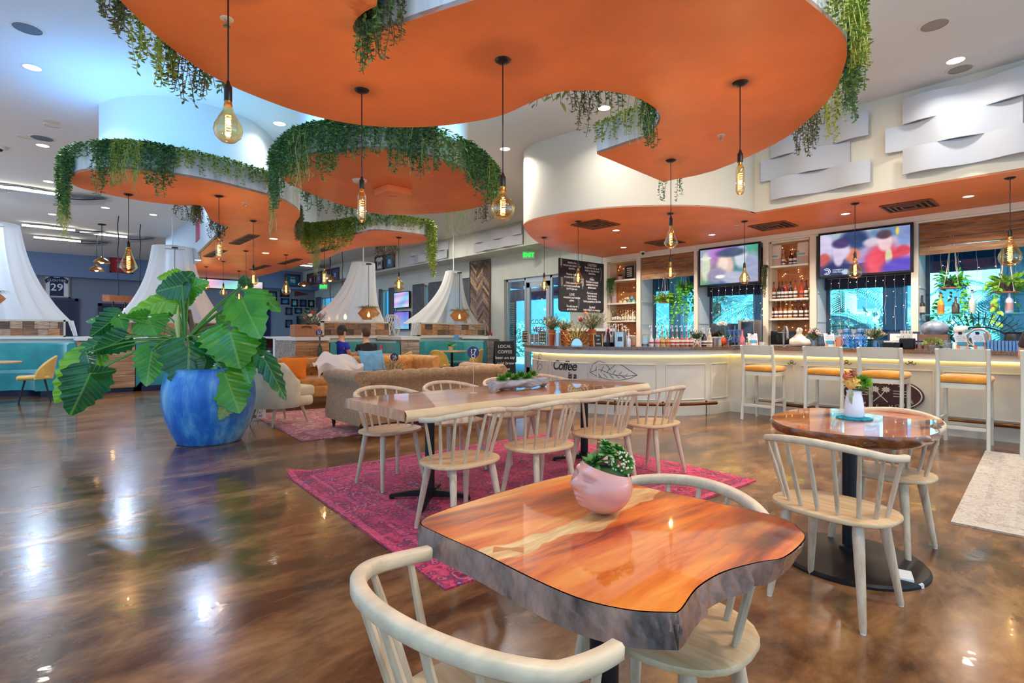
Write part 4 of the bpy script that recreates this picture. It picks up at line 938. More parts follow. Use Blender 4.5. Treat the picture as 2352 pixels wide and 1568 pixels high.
for (y0, y1, lab) in ((5.56, 6.81, 'rustic barn-wood plank valance over the small window left of the televisions'), (-1.6, 1.83, 'rustic barn-wood plank valance over the rightmost window')):
 o = thing('plank_valance', lab, 'valance', (XW+.05, (y0+y1)/2, 2.44))
 for k in range(4): MB().box(XW+.02+.01*(k % 2), XW+.05+.01*(k % 2), y0, y1, 2.44+.124*k, 2.44+.124*k+.115).build('plank', PLK if k else PLK2, o)
for (y0, y1, lab) in ((1.95, 3.24, 'dark roller shade across the top of the window under the red-jacket screen'), (4.18, 5.44, 'dark roller shade across the top of the window under the blurred-face screen')):
 single('roller_shade', MB().box(XR-.12, XR-.08, y0, y1, 2.02, 2.9), pm('shade_navy', (22, 34, 60), .8), lab, 'shade')
TERRA = pm('terracotta', (190, 92, 50), .8, var=.1, scale=8)
def bouquet(parent, base, w_, h_, kinds, n=60, seed=1, name='dried_flowers', m=None):
 r = random.Random(seed); b = MB()
 for i in range(n):
  a = r.random()*2*PI; q = math.sqrt(r.random()); d = Vector((math.cos(a)*q*w_, math.sin(a)*q*w_, h_*(.55+.45*r.random())*(1-.35*q*q)))
  p = Vector(base); e = p+d
  b.cur = 0; b.tube([p, p.lerp(e, .5)+Vector((0, 0, .03)), e], .0025, 4, caps=False)
  for k in range(7):
   s_ = p.lerp(e, .35+.65*k/6); dr = (d.normalized()+Vector((r.uniform(-1, 1), r.uniform(-1, 1), r.uniform(-.3, .8)))).normalized()
   b.cur = r.choice(kinds); b.leaf(s_, dr, dr.cross(Vector((r.uniform(-1, 1), r.uniform(-1, 1), 1))).normalized(), .035+.03*r.random(), .013)
 o = b.build(name, m or [pm('stem_green', (96, 108, 70), .8), pm('sage_leaf', (126, 140, 108), .8), pm('straw_leaf', (196, 178, 132), .8), pm('dk_leaf', (70, 90, 58), .8)], parent)
 return o
def blooms(parent, items, name='bloom'):
 for (p, r_, c) in items:
  b = MB(); rr = random.Random(int(p[0]*1000))
  b.sphere(p, r_*.6, 8, 6)
  for k in range(12):
   a = rr.random()*2*PI; e = rr.uniform(-.2, 1.2); d = Vector((math.cos(a)*math.cos(e), math.sin(a)*math.cos(e), math.sin(e)))
   b.leaf2(Vector(p), d, d.orthogonal().normalized(), r_, r_*.6, .3)
  b.build(name, pm('bloom_%d_%d_%d' % c, c, .8), parent)
def terra_vase(label, px, off, h, r, bw_, bh, seed, bl=()):
 p = barpt(px, off); o = thing('flower_vase', label, 'flower vase', p)
 MB().lathe([(0, .004), (r*.78, 0), (r*.85, h*.3), (r, h*.9), (r*1.02, h), (r*.9, h), (r*.85, h*.9), (0, h*.85)], p, 20).build('pot', TERRA, o)
 MB().tube([p+Vector((r*1.0*math.cos(a), r*1.0*math.sin(a), h*.72)) for a in [2*PI*i/20 for i in range(20)]], .004, 5, closed=True).build('twine', pm('twine', (220, 204, 170), .9), o)
 bouquet(o, p+Vector((0, 0, h*.9)), bw_, bh, [1, 2, 2, 1, 3], 70, seed)
 rr = random.Random(seed)
 blooms(o, [(p+Vector((rr.uniform(-.7, .7)*bw_, rr.uniform(-.7, .7)*bw_, h+bh*rr.uniform(.3, .8))), .05, c) for c in bl])
 return o
terra_vase('tall terracotta vase of dried sage and straw flowers at the left end of the bar', 1268, -.28, .27, .062, .17, .3, 1, [(150, 160, 150), (206, 190, 150)])
terra_vase('terracotta vase of dried flowers partly behind the gold sunburst mirror', 1296, -.45, .26, .07, .17, .22, 2, [(200, 180, 140)])
terra_vase('terracotta vase with proteas and peach blooms right of the sunburst mirror', 1360, -.42, .27, .065, .24, .36, 3, [(206, 170, 160), (226, 150, 130), (190, 60, 70), (226, 176, 140), (160, 190, 170), (232, 160, 110)])
p = barpt(1325, -.24); o = thing('sunburst_mirror', 'gold half-sunburst mirror leaning among the flower vases on the bar', 'mirror', p)
dirv = Vector((p.x-BC.x, p.y-BC.y, 0)).normalized(); rv = Vector((0, 0, 1)).cross(dirv)
rv = rv if rv.dot(Vector(RT+(0,))) > 0 else -rv
b = MB(); N = 19
for i in range(N):
 a = PI*(i+.5)/N; L_ = .3 if i % 2 else .26
 pts = [p+rv*(math.cos(a)*q+math.sin(a)*wv)+Vector((0, 0, math.sin(a)*q-math.cos(a)*wv+.01)) for q, wv in [(.12+L_*k/8*.9, .013*math.sin(k/8*2*PI*1.3)*(1 if i % 2 else -1)) for k in range(9)]]
 b.tube(pts, [.01, .011, .011, .01, .01, .009, .008, .006, .002], 6)
b.build('rays', GOLD, o)
b = MB(); b.tube([p+rv*math.cos(a)*.125+Vector((0, 0, math.sin(a)*.125+.005)) for a in [PI*i/16 for i in range(17)]], .012, 8); b.build('ring', GOLD, o)
b = MB(); b.add([p+dirv*.004]+[p+dirv*.004+rv*math.cos(a)*.12+Vector((0, 0, math.sin(a)*.12+.004)) for a in [PI*i/16 for i in range(17)]], [(0, i, i+1) for i in range(1, 17)]); b.build('glass', pm('mirror_glass', (200, 206, 210), .03, metal=1.), o)
def easel(label, px, off, w_, h_, lines, mat=None, cat='sign', wood_m=None):
 p = barpt(px, off); o = thing('easel_sign', label, cat, p); f = -Vector(FW+(0,)); r_ = Vector(RT+(0,))
 up = (Vector((0, 0, 1))-f*.28).normalized()
 b = MB(); c = p+up*h_/2+f*.02; Mx = Matrix((r_, up, r_.cross(up))).transposed()
 b.obox(c+up*.0, (w_, h_*.96, .012), Mx); b.build('board', mat or pm('chalk_black', (26, 28, 32), .7), o)
 b = MB()
 for s_ in (-1, 1): b.obox(c+r_*s_*w_*.52, (.014, h_*1.02, .016), Mx); b.tube([p+up*h_*.95+r_*s_*w_*.5, p-f*h_*.4+r_*s_*w_*.5+Vector((0, 0, .004))], .006, 6)
 b.build('frame', wood_m or wood('easel_wood', [(.3, (170, 130, 90)), (.7, (210, 176, 130))], 'Z', 4), o)
 for i, l_ in enumerate(lines):
  text('lettering', l_, SW, o, face(c+r_.cross(up)*.0068+up*(h_*.34-h_*.72*i/max(1, len(lines)-1)*.9), r_, up), h_*.17, ext=.0004)
 return o
easel('small black a-frame price sign standing at the far left end of the bar', 1206, -.12, .12, .27, ['HAPPY', 'HOUR', '2 - 5', 'DAILY'])
easel('small black chalk easel reading pick up here on the bar', 1374, -.12, .13, .2, ['PICK', 'UP', 'HERE'])
for i, px in enumerate((1222, 1232)):
 easel('%s small card rack of printed postcards beside the a-frame sign' % ('left' if i == 0 else 'right'), px, -.22, .1, .2, ['* * *', '# # #', '* * *'], pm('card_%d' % i, (92, 96, 110), .6, var=.5, scale=40), 'card rack', pm('rack_white', (220, 220, 224), .5))
easel('black rack of floral greeting cards left of the terracotta vases', 1246, -.2, .14, .26, ['@ @ @', '@ @ @', '@ @ @'], pm('card_dark', (40, 48, 46), .6, var=.9, scale=30), 'card rack', BLACK)
p = barpt(1282, -.3); single('metal_canister', MB().lathe([(0, 0), (.05, 0), (.052, .22), (.048, .22), (.046, .01), (0, .01)], p, 20), STEEL, 'dull steel canister beside the tall terracotta vase', 'canister')
p = barpt(1397, -.2); o = thing('bottle_caddy', 'black wire caddy holding a red-capped bottle left of the steel bucket', 'caddy', p)
b = MB()
for q in (-.06, .06): b.tube([p+Vector((q, q2, z)) for q2, z in ((-.06, .0), (-.06, .16), (.06, .16), (.06, 0))], .004, 5)
b.box(p.x-.07, p.x+.07, p.y-.07, p.y+.07, p.z, p.z+.06); b.build('wire_frame', BLACK, o)
MB().lathe([(0, 0), (.03, 0), (.03, .12), (.012, .16), (.012, .18), (0, .18)], p+Vector((0, 0, .062)), 12).build('bottle', pm('plum_glass', (80, 20, 40), .1), o)
MB().sphere(p+Vector((0, 0, .262)), .022, 10, 8).build('cap', pm('red_cap', (196, 30, 50), .4), o)
p = barpt(1423, -.2); o = thing('steel_bucket', 'brushed steel bucket with a round badge on the bar, right of the pick-up easel', 'bucket', p)
MB().lathe([(0, 0), (.1, 0), (.1, .225), (.094, .225), (.094, .02), (0, .02)], p, 32).build('body', pm('brushed_steel', (196, 192, 186), .28, metal=1., var=.08, scale=3, stretch=(9, 9, .2)), o)
q = MB(); q.lathe([(.1015, .08), (.1015, .15)], p, 20, a0=math.radians(200), a1=math.radians(240)); q.build('badge', pm('badge', (60, 58, 56), .4), o)
for i, (px, off) in enumerate(((1392, -.32), (1400, -.4), (1408, -.35), (1414, -.45), (1420, -.38), (1429, -.42), (1437, -.36))):
 p = barpt(px, off)
 bottle('pump_bottle', 'white-pump clear sauce bottle, %s from the left behind the steel bucket' % ORD[i], p, .27 if i % 2 else .24, .035, (206, 214, 222), group='pump bottles behind the steel bucket', pump=True, lab=None)
p = barpt(1444, -.15); bottle('spray_bottle', 'white squeeze spray bottle just right of the steel bucket', p, .18, .032, (236, 238, 240), group=None, pump=True, lab=None)
p = barpt(1450, -.42); single('patterned_tin', MB().rbox(p+Vector((0, 0, .085)), (.12, .12, .17), .02), pm('tin_floral', (230, 90, 70), .4, c2=(90, 190, 170), var=.2, scale=30), 'square floral patterned tin on the bar below the left bookcase', 'tin')
def jar(label, px, off, h, r, col, fill=.4, lid=None, cat='jar'):
 p = barpt(px, off); o = thing('glass_jar', label, cat, p)
 MB().lathe([(0, 0), (r, 0), (r, h), (r*.92, h)], p, 18).build('glass', thin('clear_glass', (236, 240, 240), .12), o)
 MB().lathe([(0, .006), (r*.93, .006), (r*.93, h*fill), (0, h*fill)], p, 18).build('contents', pm('fill_%d_%d_%d' % col, col, .6, var=.1), o)
 if lid: MB().lathe([(0, h+.002), (r*1.03, h+.002), (r*1.03, h+.02), (0, h+.022)], p, 18).build('lid', pm('lid_%d_%d_%d' % lid, lid, .4), o)
 return o
jar('open glass jar with a little dark honey at the left of the syrup row', 1482, -.2, .17, .055, (120, 46, 20), .25, (190, 160, 110))
sy = [(1496, (228, 226, 220), (240, 238, 234)), (1510, (206, 200, 190), (230, 190, 200)), (1521, (214, 160, 70), (230, 196, 110)), (1533, (206, 140, 70), (226, 170, 100)), (1545, (190, 110, 60), (244, 236, 224)), (1555, (196, 140, 90), (244, 236, 224)), (1566, (170, 80, 50), (236, 226, 216)), (1577, (190, 110, 70), (240, 230, 220)), (1587, (150, 80, 56), (240, 226, 214))]
cn = ['clear', 'pale rose', 'yellow', 'gold', 'caramel', 'tan', 'rust', 'apricot', 'brown']
for i, (px, c, l_) in enumerate(sy):
 bottle('syrup_bottle', '%s pump-topped syrup bottle, %s from the left in the row on the bar' % (cn[i], ORD[i]), barpt(px, -.16), .235, .036, c, lab=l_, group='pump syrups on the bar', pump=True, band=(180, 60, 50), neck=.42, nr=.25)
def small_vase(label, px, off, h, r, mat, bl, seed, bw_=.1, bh=.17, liquid=False):
 p = barpt(px, off); o = thing('flower_vase', label, 'flower vase', p)
 MB().lathe([(0, 0), (r*.9, 0), (r, h*.4), (r*.7, h*.8), (r*.8, h), (r*.74, h), (r*.6, h*.8), (0, h*.75)], p, 16).build('vase', mat, o)
 bouquet(o, p+Vector((0, 0, h*.85)), bw_, bh, [0, 1, 3, 3], 34, seed, 'foliage'); rr = random.Random(seed)
 blooms(o, [(p+Vector((rr.uniform(-.7, .7)*bw_, rr.uniform(-.7, .7)*bw_, h+bh*rr.uniform(.4, .8))), .04, c) for c in bl]); return o
o = small_vase('wooden pot of white flowers with a starfish leaning on it, by the syrup row', 1601, -.18, .1, .05, wood('pot_wood', [(.3, (150, 110, 80)), (.7, (190, 150, 116))], 'Z', 4), [(240, 236, 226), (240, 240, 220), (236, 226, 210)], 11)
p = barpt(1601, -.1)+Vector((0, 0, .06)); b = MB(); r_ = Vector(RT+(0,))
for k in range(5): a = PI/2+k*2*PI/5; b.tube([p, p+(r_*math.cos(a)+Vector((0, 0, 1))*math.sin(a))*.062], [.016, .004], 6)
single('starfish', b, pm('starfish', (232, 214, 196), .8), 'pale starfish leaning against the wooden flower pot on the bar', 'starfish')
bottle('sauce_bottle', 'dark chocolate sauce bottle with a black pump beside the starfish', barpt(1617, -.16), .2, .042, (60, 34, 34), pump=True, neck=.2, nr=.5, band=(90, 60, 60))
bottle('sauce_bottle', 'cream coloured sauce bottle with a white pump beside the chocolate sauce', barpt(1630, -.16), .2, .042, (222, 206, 170), pump=True, neck=.2, nr=.5, band=(120, 90, 60))
jar('small glass shaker of brown sugar beside the cream sauce bottle', 1642, -.14, .13, .036, (170, 110, 80), .8, (200, 190, 180))
jar('small glass shaker of white sugar left of the orange teapot', 1652, -.14, .13, .036, (236, 232, 226), .8, (200, 190, 180))
p = barpt(1661, -.26); o = thing('teapot', 'small orange and white teapot on the bar beside the sugar shakers', 'teapot', p)
MB().sphere(p+Vector((0, 0, .075)), (.06, .06, .07), 14, 10).build('body', pm('teapot_orange', (226, 84, 44), .25), o); MB().tube([p+Vector((.05, -.05, .08)), p+Vector((.07, -.1, .1)), p+Vector((.08, -.12, .14))], [.016, .012, .008], 8).build('spout', pm('teapot_white', (236, 232, 226), .3), o)
MB().lathe([(0, .145), (.03, .142), (.012, .15), (.014, .165), (0, .17)], p, 12).build('lid', pm('teapot_white', (236, 232, 226), .3), o)
p = barpt(1650, -.5); o = thing('coffee_spout', 'black angled coffee canister lying on its rack behind the sugar shakers', 'canister', p)
MB().cyl(p+Vector((.06, .14, .15)), p+Vector((-.06, -.1, .24)), .055, n=18).build('canister', BLACK, o); MB().box(p.x-.09, p.x+.09, p.y-.1, p.y+.14, p.z, p.z+.11).build('stand', BLACK, o)
p = barpt(1668, -.4); o = thing('orchid_pot', 'potted white orchid rising behind the orange teapot on the bar', 'potted plant', p)
MB().lathe([(0, 0), (.045, 0), (.06, .1), (.05, .1), (0, .09)], p, 14).build('pot', pm('grey_pot', (150, 150, 150), .6), o)
MB().tube([p+Vector((0, 0, .08)), p+Vector((0, .02, .28)), p+Vector((-.02, .06, .38)), p+Vector((-.03, .12, .4))], .005, 6).build('stem', pm('stem_g', (80, 130, 70), .6), o)
blooms(o, [(p+Vector((-.03, .1-.05*k, .36+.02*(k % 2))), .055, (242, 236, 228)) for k in range(3)])
b = MB()
for k in range(5): a = k*1.3; d = Vector((math.cos(a), math.sin(a), .35)).normalized(); b.leaf2(p+Vector((0, 0, .09)), d, Vector((-math.sin(a), math.cos(a), 0)), .2, .05, .4)
b.build('leaves', pm('stem_g2', (70, 140, 80), .5), o)
p = barpt(1688, -.35); o = thing('glass_rack', 'wire rack of round clear glasses left of the pink bottle on the bar', 'rack', p)
b = MB()
for z in (.06, .16, .26): b.tube([p+Vector((0, -.12, z)), p+Vector((0, .12, z))], .004, 5)
b.tube([p+Vector((0, 0, 0)), p+Vector((0, 0, .34))], .006, 6); b.lathe([(0, 0), (.09, 0), (.09, .01), (0, .012)], p, 18); b.build('rack_frame', STEEL, o)
for k in range(6):
 q = p+Vector((-.05, -.08+.08*(k % 3), .06+.12*(k//3))); MB().lathe([(0, 0), (.03, .0), (.036, .08), (.034, .08)], q, 14).build('tumbler', thin('blue_glass', (170, 206, 246), .15), o)
bottle('glass_bottle', 'tall pink translucent bottle standing beside the wire glass rack', barpt(1705, -.2), .25, .04, (230, 130, 150), lab=None, neck=.4, nr=.35, cap=(210, 40, 60))
bottle('glass_bottle', 'small white-labelled bottle between the pink bottle and the first menu clipboard', barpt(1717, -.14), .13, .03, (90, 130, 60), lab=(236, 240, 232), neck=.25, nr=.4)
MENU = pm('menu_paper', (206, 230, 240), .6)
def clipboard(label, px, off):
 p = barpt(px, off); o = thing('menu_clipboard', label, 'menu', p); f = -Vector(FW+(0,)); r_ = Vector(RT+(0,)); up = (Vector((0, 0, 1))-f*.25).normalized(); Mx = Matrix((r_, up, r_.cross(up))).transposed(); c = p+up*.105
 MB().obox(c, (.15, .21, .004), Mx).build('board', pm('clipboard_white', (232, 238, 242), .5), o)
 MB().obox(c+r_.cross(up)*.004-up*.03, (.12, .05, .002), Mx).build('blue_block', pm('menu_blue', (70, 160, 200), .6), o)
 MB().obox(c+r_.cross(up)*.004-up*.07-r_*.055, (.04, .05, .002), Mx).build('orange_block', pm('menu_orange', (244, 150, 110), .6), o)
 MB().obox(c+r_.cross(up)*.004-up*.05+r_*.06, (.03, .08, .002), Mx).build('peach_block', pm('menu_peach', (246, 190, 150), .6), o)
 for k in range(3): text('lettering', ['coffee  tea  juice', 'smoothies  bowls', 'beer  wine'][k], pm('menu_ink', (90, 110, 140), .6), o, face(c+r_.cross(up)*.0035+up*(.06-.025*k), r_, up), .017, ext=.0003)
 MB().obox(c+up*.105+r_.cross(up)*.008, (.035, .03, .016), Mx).build('clip', BLACK, o)
 MB().obox(p+f*.02+Vector((0, 0, .008)), (.1, .016, .06), Matrix((r_, Vector((0, 0, 1)), -f)).transposed()).build('base', BLACK, o)
 return o
clipboard('pale blue menu clipboard on the bar at the end of the syrup and bottle row', 1731, -.1)
clipboard('pale blue menu clipboard beside the pink flowers behind the second bar stool', 1908, -.1)
clipboard('left of two pale blue menu clipboards behind the rightmost bar stool', 2212, -.1)
clipboard('right of two pale blue menu clipboards behind the rightmost bar stool', 2252, -.1)
def mat_disc(label, px, off, col):
 p = barpt(px, off); b = MB(); N_ = 36; b.lathe([(0, .0), (.1, .0), (.105, .006), (.09, .012), (0, .011)], p, N_, fn=lambda v, a: Vector((v.x*(1+.06*math.sin(a*11)), v.y*(1+.06*math.sin(a*11)), v.z)))
 single('felt_mat', b, pm('felt_%d_%d_%d' % col, col, .95, var=.15, scale=60), label, 'place mat')
mat_disc('dark green round mat on the bar behind the leftmost stool', 1700, .02, (20, 92, 84)); mat_disc('red round mat on the bar left of the second stool', 1872, .05, (190, 20, 60)); mat_disc('teal round mat on the bar above the second stool', 1932, .05, (20, 140, 130))
def mug(label, p, col, h=.09, r=.04, cat='mug'):
 o = thing('mug', label, cat, p); MB().lathe([(0, 0), (r*.9, 0), (r, h), (r*.9, h), (r*.82, .01), (0, .01)], p, 18).build('cup', pm('mug_%d_%d_%d' % col, col, .3), o)
 MB().tube([p+Vector((0, -r-.022*math.sin(a), h*.5+h*.32*math.cos(a))) for a in [PI*i/8 for i in range(9)]], .005, 6).build('handle', pm('mug_%d_%d_%d' % col, col, .3), o); return o
mug('white printed mug on the bar beside the leftmost stool back', barpt(1750, -.1), (230, 228, 224), .07)
mug('peach cup beside the second menu clipboard', barpt(1926, -.18), (240, 150, 110), .15, .035, 'cup')
p = barpt(1800, -.5, .96); o = thing('pull_down_tap', 'tall chrome spring tap behind the bar in front of the microwave', 'tap', (p.x, p.y, 0.96))
MB().tube([p, p+Vector((0, 0, .34)), p+Vector((-.02, -.02, .4)), p+Vector((-.05, -.06, .4)), p+Vector((-.06, -.08, .34)), p+Vector((-.06, -.08, .22))], .016, 10).build('neck', STEEL, o)
MB().tube([p+Vector((-.06-.02*math.cos(k), -.08+.02*math.sin(k), .2+.004*k)) for k in range(36)], .004, 5).build('spring', STEEL, o)
MB().tube([p+Vector((0, 0, .08)), p+Vector((-.12, -.3, .2))], .008, 8).build('spout_arm', STEEL, o); MB().cyl(p-Vector((0, 0, .02)), p+Vector((0, 0, .05)), .024).build('base', STEEL, o)
MB().box(9.3, 9.39, p.y-.1, p.y+.1, .9, .94)
p = barpt(1836, -.45); b = MB(); rr = random.Random(4)
b.lathe([(0, 0), (.13, .01), (.15, .05), (.13, .1), (.07, .15), (.03, .19), (.045, .24), (.02, .27), (0, .27)], p, 18, fn=lambda v, a: v*(1+.12*math.sin(a*5+v.z*30)*.8) if v.z > 0 else v)
single('plastic_bag', b, pm('bag_plastic', (226, 214, 200), .35, var=.05), 'knotted white plastic bag on the bar right of the chrome tap', 'bag', smooth=80)
small_vase('glass vase of pink and white roses on the bar beside the plastic bag', 1869, -.16, .11, .04, thin('clear_glass', (236, 240, 240), .12), [(236, 170, 176), (240, 226, 224), (214, 130, 140), (240, 214, 200)], 21, .1, .17)
small_vase('glass vase of peach and green flowers on the bar between the second and third stools', 2012, -.2, .12, .045, thin('blue_glass', (170, 206, 246), .15), [(236, 190, 160), (210, 150, 130), (230, 214, 180)], 22, .12, .17)
for i, px in enumerate((1944, 1976)):
 p = barpt(px, -.4); o = thing('drink_dispenser', '%s of two clear drink jars with zigzag patterned rims on the bar' % ('left' if not i else 'right'), 'drink dispenser', p)
 MB().lathe([(0, 0), (.075, 0), (.08, .2), (.05, .22), (.05, .25)], p, 20).build('glass', thin('blue_glass', (170, 206, 246), .15), o)
 b = MB(); b.tube([p+Vector((.082*math.cos(a), .082*math.sin(a), .17+(.016 if k % 2 else -.016))) for k, a in enumerate([2*PI*k/30 for k in range(30)])], .004, 4, closed=True); b.build('zigzag_band', pm('band_white', (236, 236, 236), .5), o)
 MB().lathe([(0, .252), (.055, .252), (.055, .27), (0, .275)], p, 16).build('lid', STEEL, o); MB().tube([p+Vector((-.075, 0, .03)), p+Vector((-.11, 0, .03)), p+Vector((-.115, 0, .01))], .008, 6).build('spigot', BLACK, o)
for i, (px, w_) in enumerate(((2042, .13), (2066, .12), (2084, .16))):
 p = barpt(px, -.12); o = thing('napkin_caddy', ['left low black napkin caddy on the bar behind the third stool', 'middle black napkin caddy on the bar behind the third stool', 'taller black caddy of straws on the bar behind the third stool'][i], 'caddy', p)
 h_ = .085 if i < 2 else .14; b = MB(); b.rbox(p+Vector((0, 0, h_/2)), (.1, w_, h_), .012); b.build('box', BLACK, o)
 b = MB()
 if i == 2:
  for k in range(12): b.cyl(p+Vector((-.02+.01*(k % 3), -.05+.01*k, h_-.02)), p+Vector((-.03+.01*(k % 3), -.06+.012*k, h_+.1)), .004, n=6)
  b.build('straws', pm('straw_white', (240, 238, 232), .5), o)
 else: b.box(p.x-.04, p.x+.04, p.y-w_*.4, p.y+w_*.4, h_-.01+p.z, p.z+h_+.02); b.build('napkins', pm('straw_white', (240, 238, 232), .5), o)
p = barpt(2143, -.12); o = thing('moss_ball_plant', 'low round green plant on the bar left of the rightmost stool', 'potted plant', p)
MB().lathe([(0, 0), (.05, 0), (.06, .05), (0, .05)], p, 14).build('pot', pm('grey_pot', (150, 150, 150), .6), o); b = MB(); rr = random.Random(9)
for k in range(420):
 d = Vector((rr.gauss(0, 1), rr.gauss(0, 1), abs(rr.gauss(0, .8)))).normalized(); b.cur = k % 2; b.leaf(p+Vector((0, 0, .05))+Vector((d.x*.1, d.y*.1, d.z*.08)), d, d.orthogonal().normalized(), .03, .014)
b.build('foliage', [pm('moss_a', (110, 140, 60), .8), pm('moss_b', (160, 176, 100), .8)], o)
jar('squat glass canister of tea bags right of the low green plant', 2172, -.2, .12, .07, (190, 210, 236), .7)
jar('small jar of red sweets left of the low green plant', 2113, -.14, .09, .045, (196, 60, 60), .7, (40, 60, 110))
tum = None; k = 0
for r_ in range(4):
 for c in range(12):
  px = 2272+c*8.6;
  if px > 2368: continue
  p = barpt(px, -.16-.085*r_); lab = 'clear upturned tumbler in the rows at the right end of the bar'
  if tum is None:
   tum = MB().lathe([(.033, 0), (.036, .001), (.032, .115), (0, .118)], n=14).build('tumbler', thin('tumbler_glass', (206, 222, 246), .2)); tag(tum, lab, 'glass', 'upturned tumblers on the bar'); tum.location = p
  else:
   o = tum.copy(); COL.objects.link(o); o.location = p
def bx(px, y, X=9.75): return onX(px, y, X)
q = bx(2206, 800, 9.62); o = thing('ceramic_bottle_vase', 'tall white double-gourd ceramic vase on the back counter left of the eye mirror', 'vase', (q.x, q.y, BT))
MB().lathe([(0, 0), (.07, 0), (.09, .06), (.075, .16), (.045, .24), (.05, .3), (.075, .34), (.08, .39), (.06, .42), (0, .42)], n=20).build('body', pm('ceramic_white', (232, 230, 224), .35), o, local=True, smooth=80)
q = bx(2248, 770, 9.68); o = thing('eye_mirror', 'black iron eye-shaped mirror with radiating lashes on the back counter', 'mirror', (q.x, q.y, BT))
b = MB(); cz = .25
for i in range(17):
 a = PI*(.08+.84*i/16); b.tube([(0, -math.cos(a)*.26*1.15, cz+math.sin(a)*.17), (0, -math.cos(a)*.47, cz+math.sin(a)*.36)], .006, 5)
b.build('lashes', BLACK, o, local=True)
b = MB(); b.tube([(0, -.3*math.cos(a), cz+.15*math.sin(a)*abs(math.sin(a))**.3*(1 if math.sin(a) > 0 else .8)) for a in [2*PI*i/40 for i in range(40)]], .011, 6, closed=True); b.tube([(0, -.38*math.cos(a), cz+.27*math.sin(a)) for a in [PI*(.1+.8*i/20) for i in range(21)]], .005, 5); b.build('lid_outline', BLACK, o, local=True)
b = MB(); b.tube([(-.005, .12*math.cos(a), cz+.12*math.sin(a)) for a in [2*PI*i/30 for i in range(30)]], .014, 8, closed=True); b.build('iris_ring', pm('taupe_ring', (180, 160, 150), .4), o, local=True)
b = MB(); b.cyl((-.004, 0, cz), (.0, 0, cz), .11, n=28); b.build('mirror_glass', pm('mirror_glass', (200, 206, 210), .03, metal=1.), o, local=True)
MB().box(-.04, .05, -.07, .07, 0, .02).build('foot', BLACK, o, local=True); MB().cyl((.012, 0, .01), (.012, 0, cz-.1), .008).build('stalk', BLACK, o, local=True)
q = bx(2147, 800, 9.7); o = thing('storage_crate', 'brown crate with a clear plastic bag on the back counter at the wide window', 'crate', (q.x, q.y, BT))
MB().box(-.12, .12, -.17, .17, 0.15, .3).build('crate', wood('crate_wood', [(.3, (96, 70, 60)), (.7, (130, 100, 84))], 'Y', 4), o, local=True); MB().box(-.12, .12, -.17, .17, 0, .145).build('lower_crate', wood('crate_wood', [(.3, (96, 70, 60)), (.7, (130, 100, 84))], 'Y', 4), o, local=True)
MB().sphere((0, 0, .38), (.12, .17, .12), 14, 8).build('plastic_bag', pm('grey_film', (120, 132, 152), .3, var=.25, scale=14), o, local=True, smooth=90)
q = bx(2295, 790, 9.7); single('red_tub', MB().lathe([(0, 0), (.1, 0), (.12, .17), (.11, .17), (.09, .01), (0, .01)], (q.x, q.y, BT), 20), pm('red_plastic', (180, 70, 66), .4), 'dull red tub on the back counter right of the eye mirror', 'tub')
q = bx(2330, 790, 9.7); single('black_jug', MB().lathe([(0, 0), (.1, 0), (.11, .25), (.09, .31), (.1, .33), (.09, .33), (0, .3)], (q.x, q.y, BT), 20), pm('black_plastic', (24, 32, 44), .35), 'black lidded jug on the back counter at the far right', 'jug')
q = bx(2075, 800, 9.8); o = thing('notice_sign', 'framed notice of occupancy sign standing on the back counter', 'sign', (q.x, q.y, BT)); MB().box(0, .02, -.2, .2, .04, .34).build('frame', pm('navy_frame', (40, 56, 90), .5), o, local=True); MB().box(-.004, 0, -.17, .17, .07, .31).build('sheet', pm('notice_paper', (226, 230, 232), .6), o, local=True)
for k, s_ in enumerate(('NOTICE', 'OCCUPANCY', '101')): text('lettering', s_, INK, o, face((q.x-.0045, q.y, BT+.26-.07*k), (0, -1, 0), (0, 0, 1)), .045, ext=.0004)
for i, (px, c) in enumerate(((1935, 'left'), (1967, 'middle'), (2000, 'right'))):
 q = bx(px, 790, 9.7);
 b = MB(); b.lathe([(0, 0), (.05, .01), (.035, .04), (.075, .16), (.07, .16), (.02, .05)], (q.x, q.y+.0, BT+.22), 16)
 single('coffee_dripper', b, pm('band_white', (236, 236, 236), .5), '%s of three white cone drippers on the rail below the red-jacket screen' % c, 'coffee dripper')
o = thing('dripper_rail', 'thin wire stand holding three white coffee drippers on the back counter', 'stand', (9.7, 2.6, BT)); b = MB()
ys = [bx(1925, 790, 9.7).y, bx(2010, 790, 9.7).y]
for y_ in ys: b.tube([(9.7, y_, BT), (9.7, y_, BT+.21)], .005, 5)
b.tube([(9.7, ys[0], BT+.21), (9.7, ys[1], BT+.21)], .006, 5); b.build('wire', BLACK, o)
MB().box(9.62, 9.78, ys[1], ys[0], BT, BT+.012).build('drip_tray', STEEL, o)
gs = 1.54
single('glass_shelf', MB().box(XW+.02, XW+.26, -1.6, 1.8, gs-.012, gs), pm('aqua_glass_edge', (90, 190, 200), .1, alpha=.5), 'thin aqua glass shelf across the rightmost window holding liquor bottles', 'shelf')
liq = [(2118, .28, .04, (50, 44, 40), (200, 190, 180), 'dark liquor bottle with pale label'), (2161, .31, .042, (220, 170, 40), (200, 120, 60), 'golden rum bottle'), (2195, .24, .045, (60, 60, 50), (90, 80, 70), 'squat dark-labelled bottle'), (2233, .33, .04, (206, 216, 220), (200, 206, 200), 'clear tall bottle with pour spout'), (2284, .29, .045, (60, 190, 150), (150, 110, 90), 'green gin bottle'), (2318, .31, .045, (206, 200, 236), (200, 160, 160), 'clear bottle with pink label')]
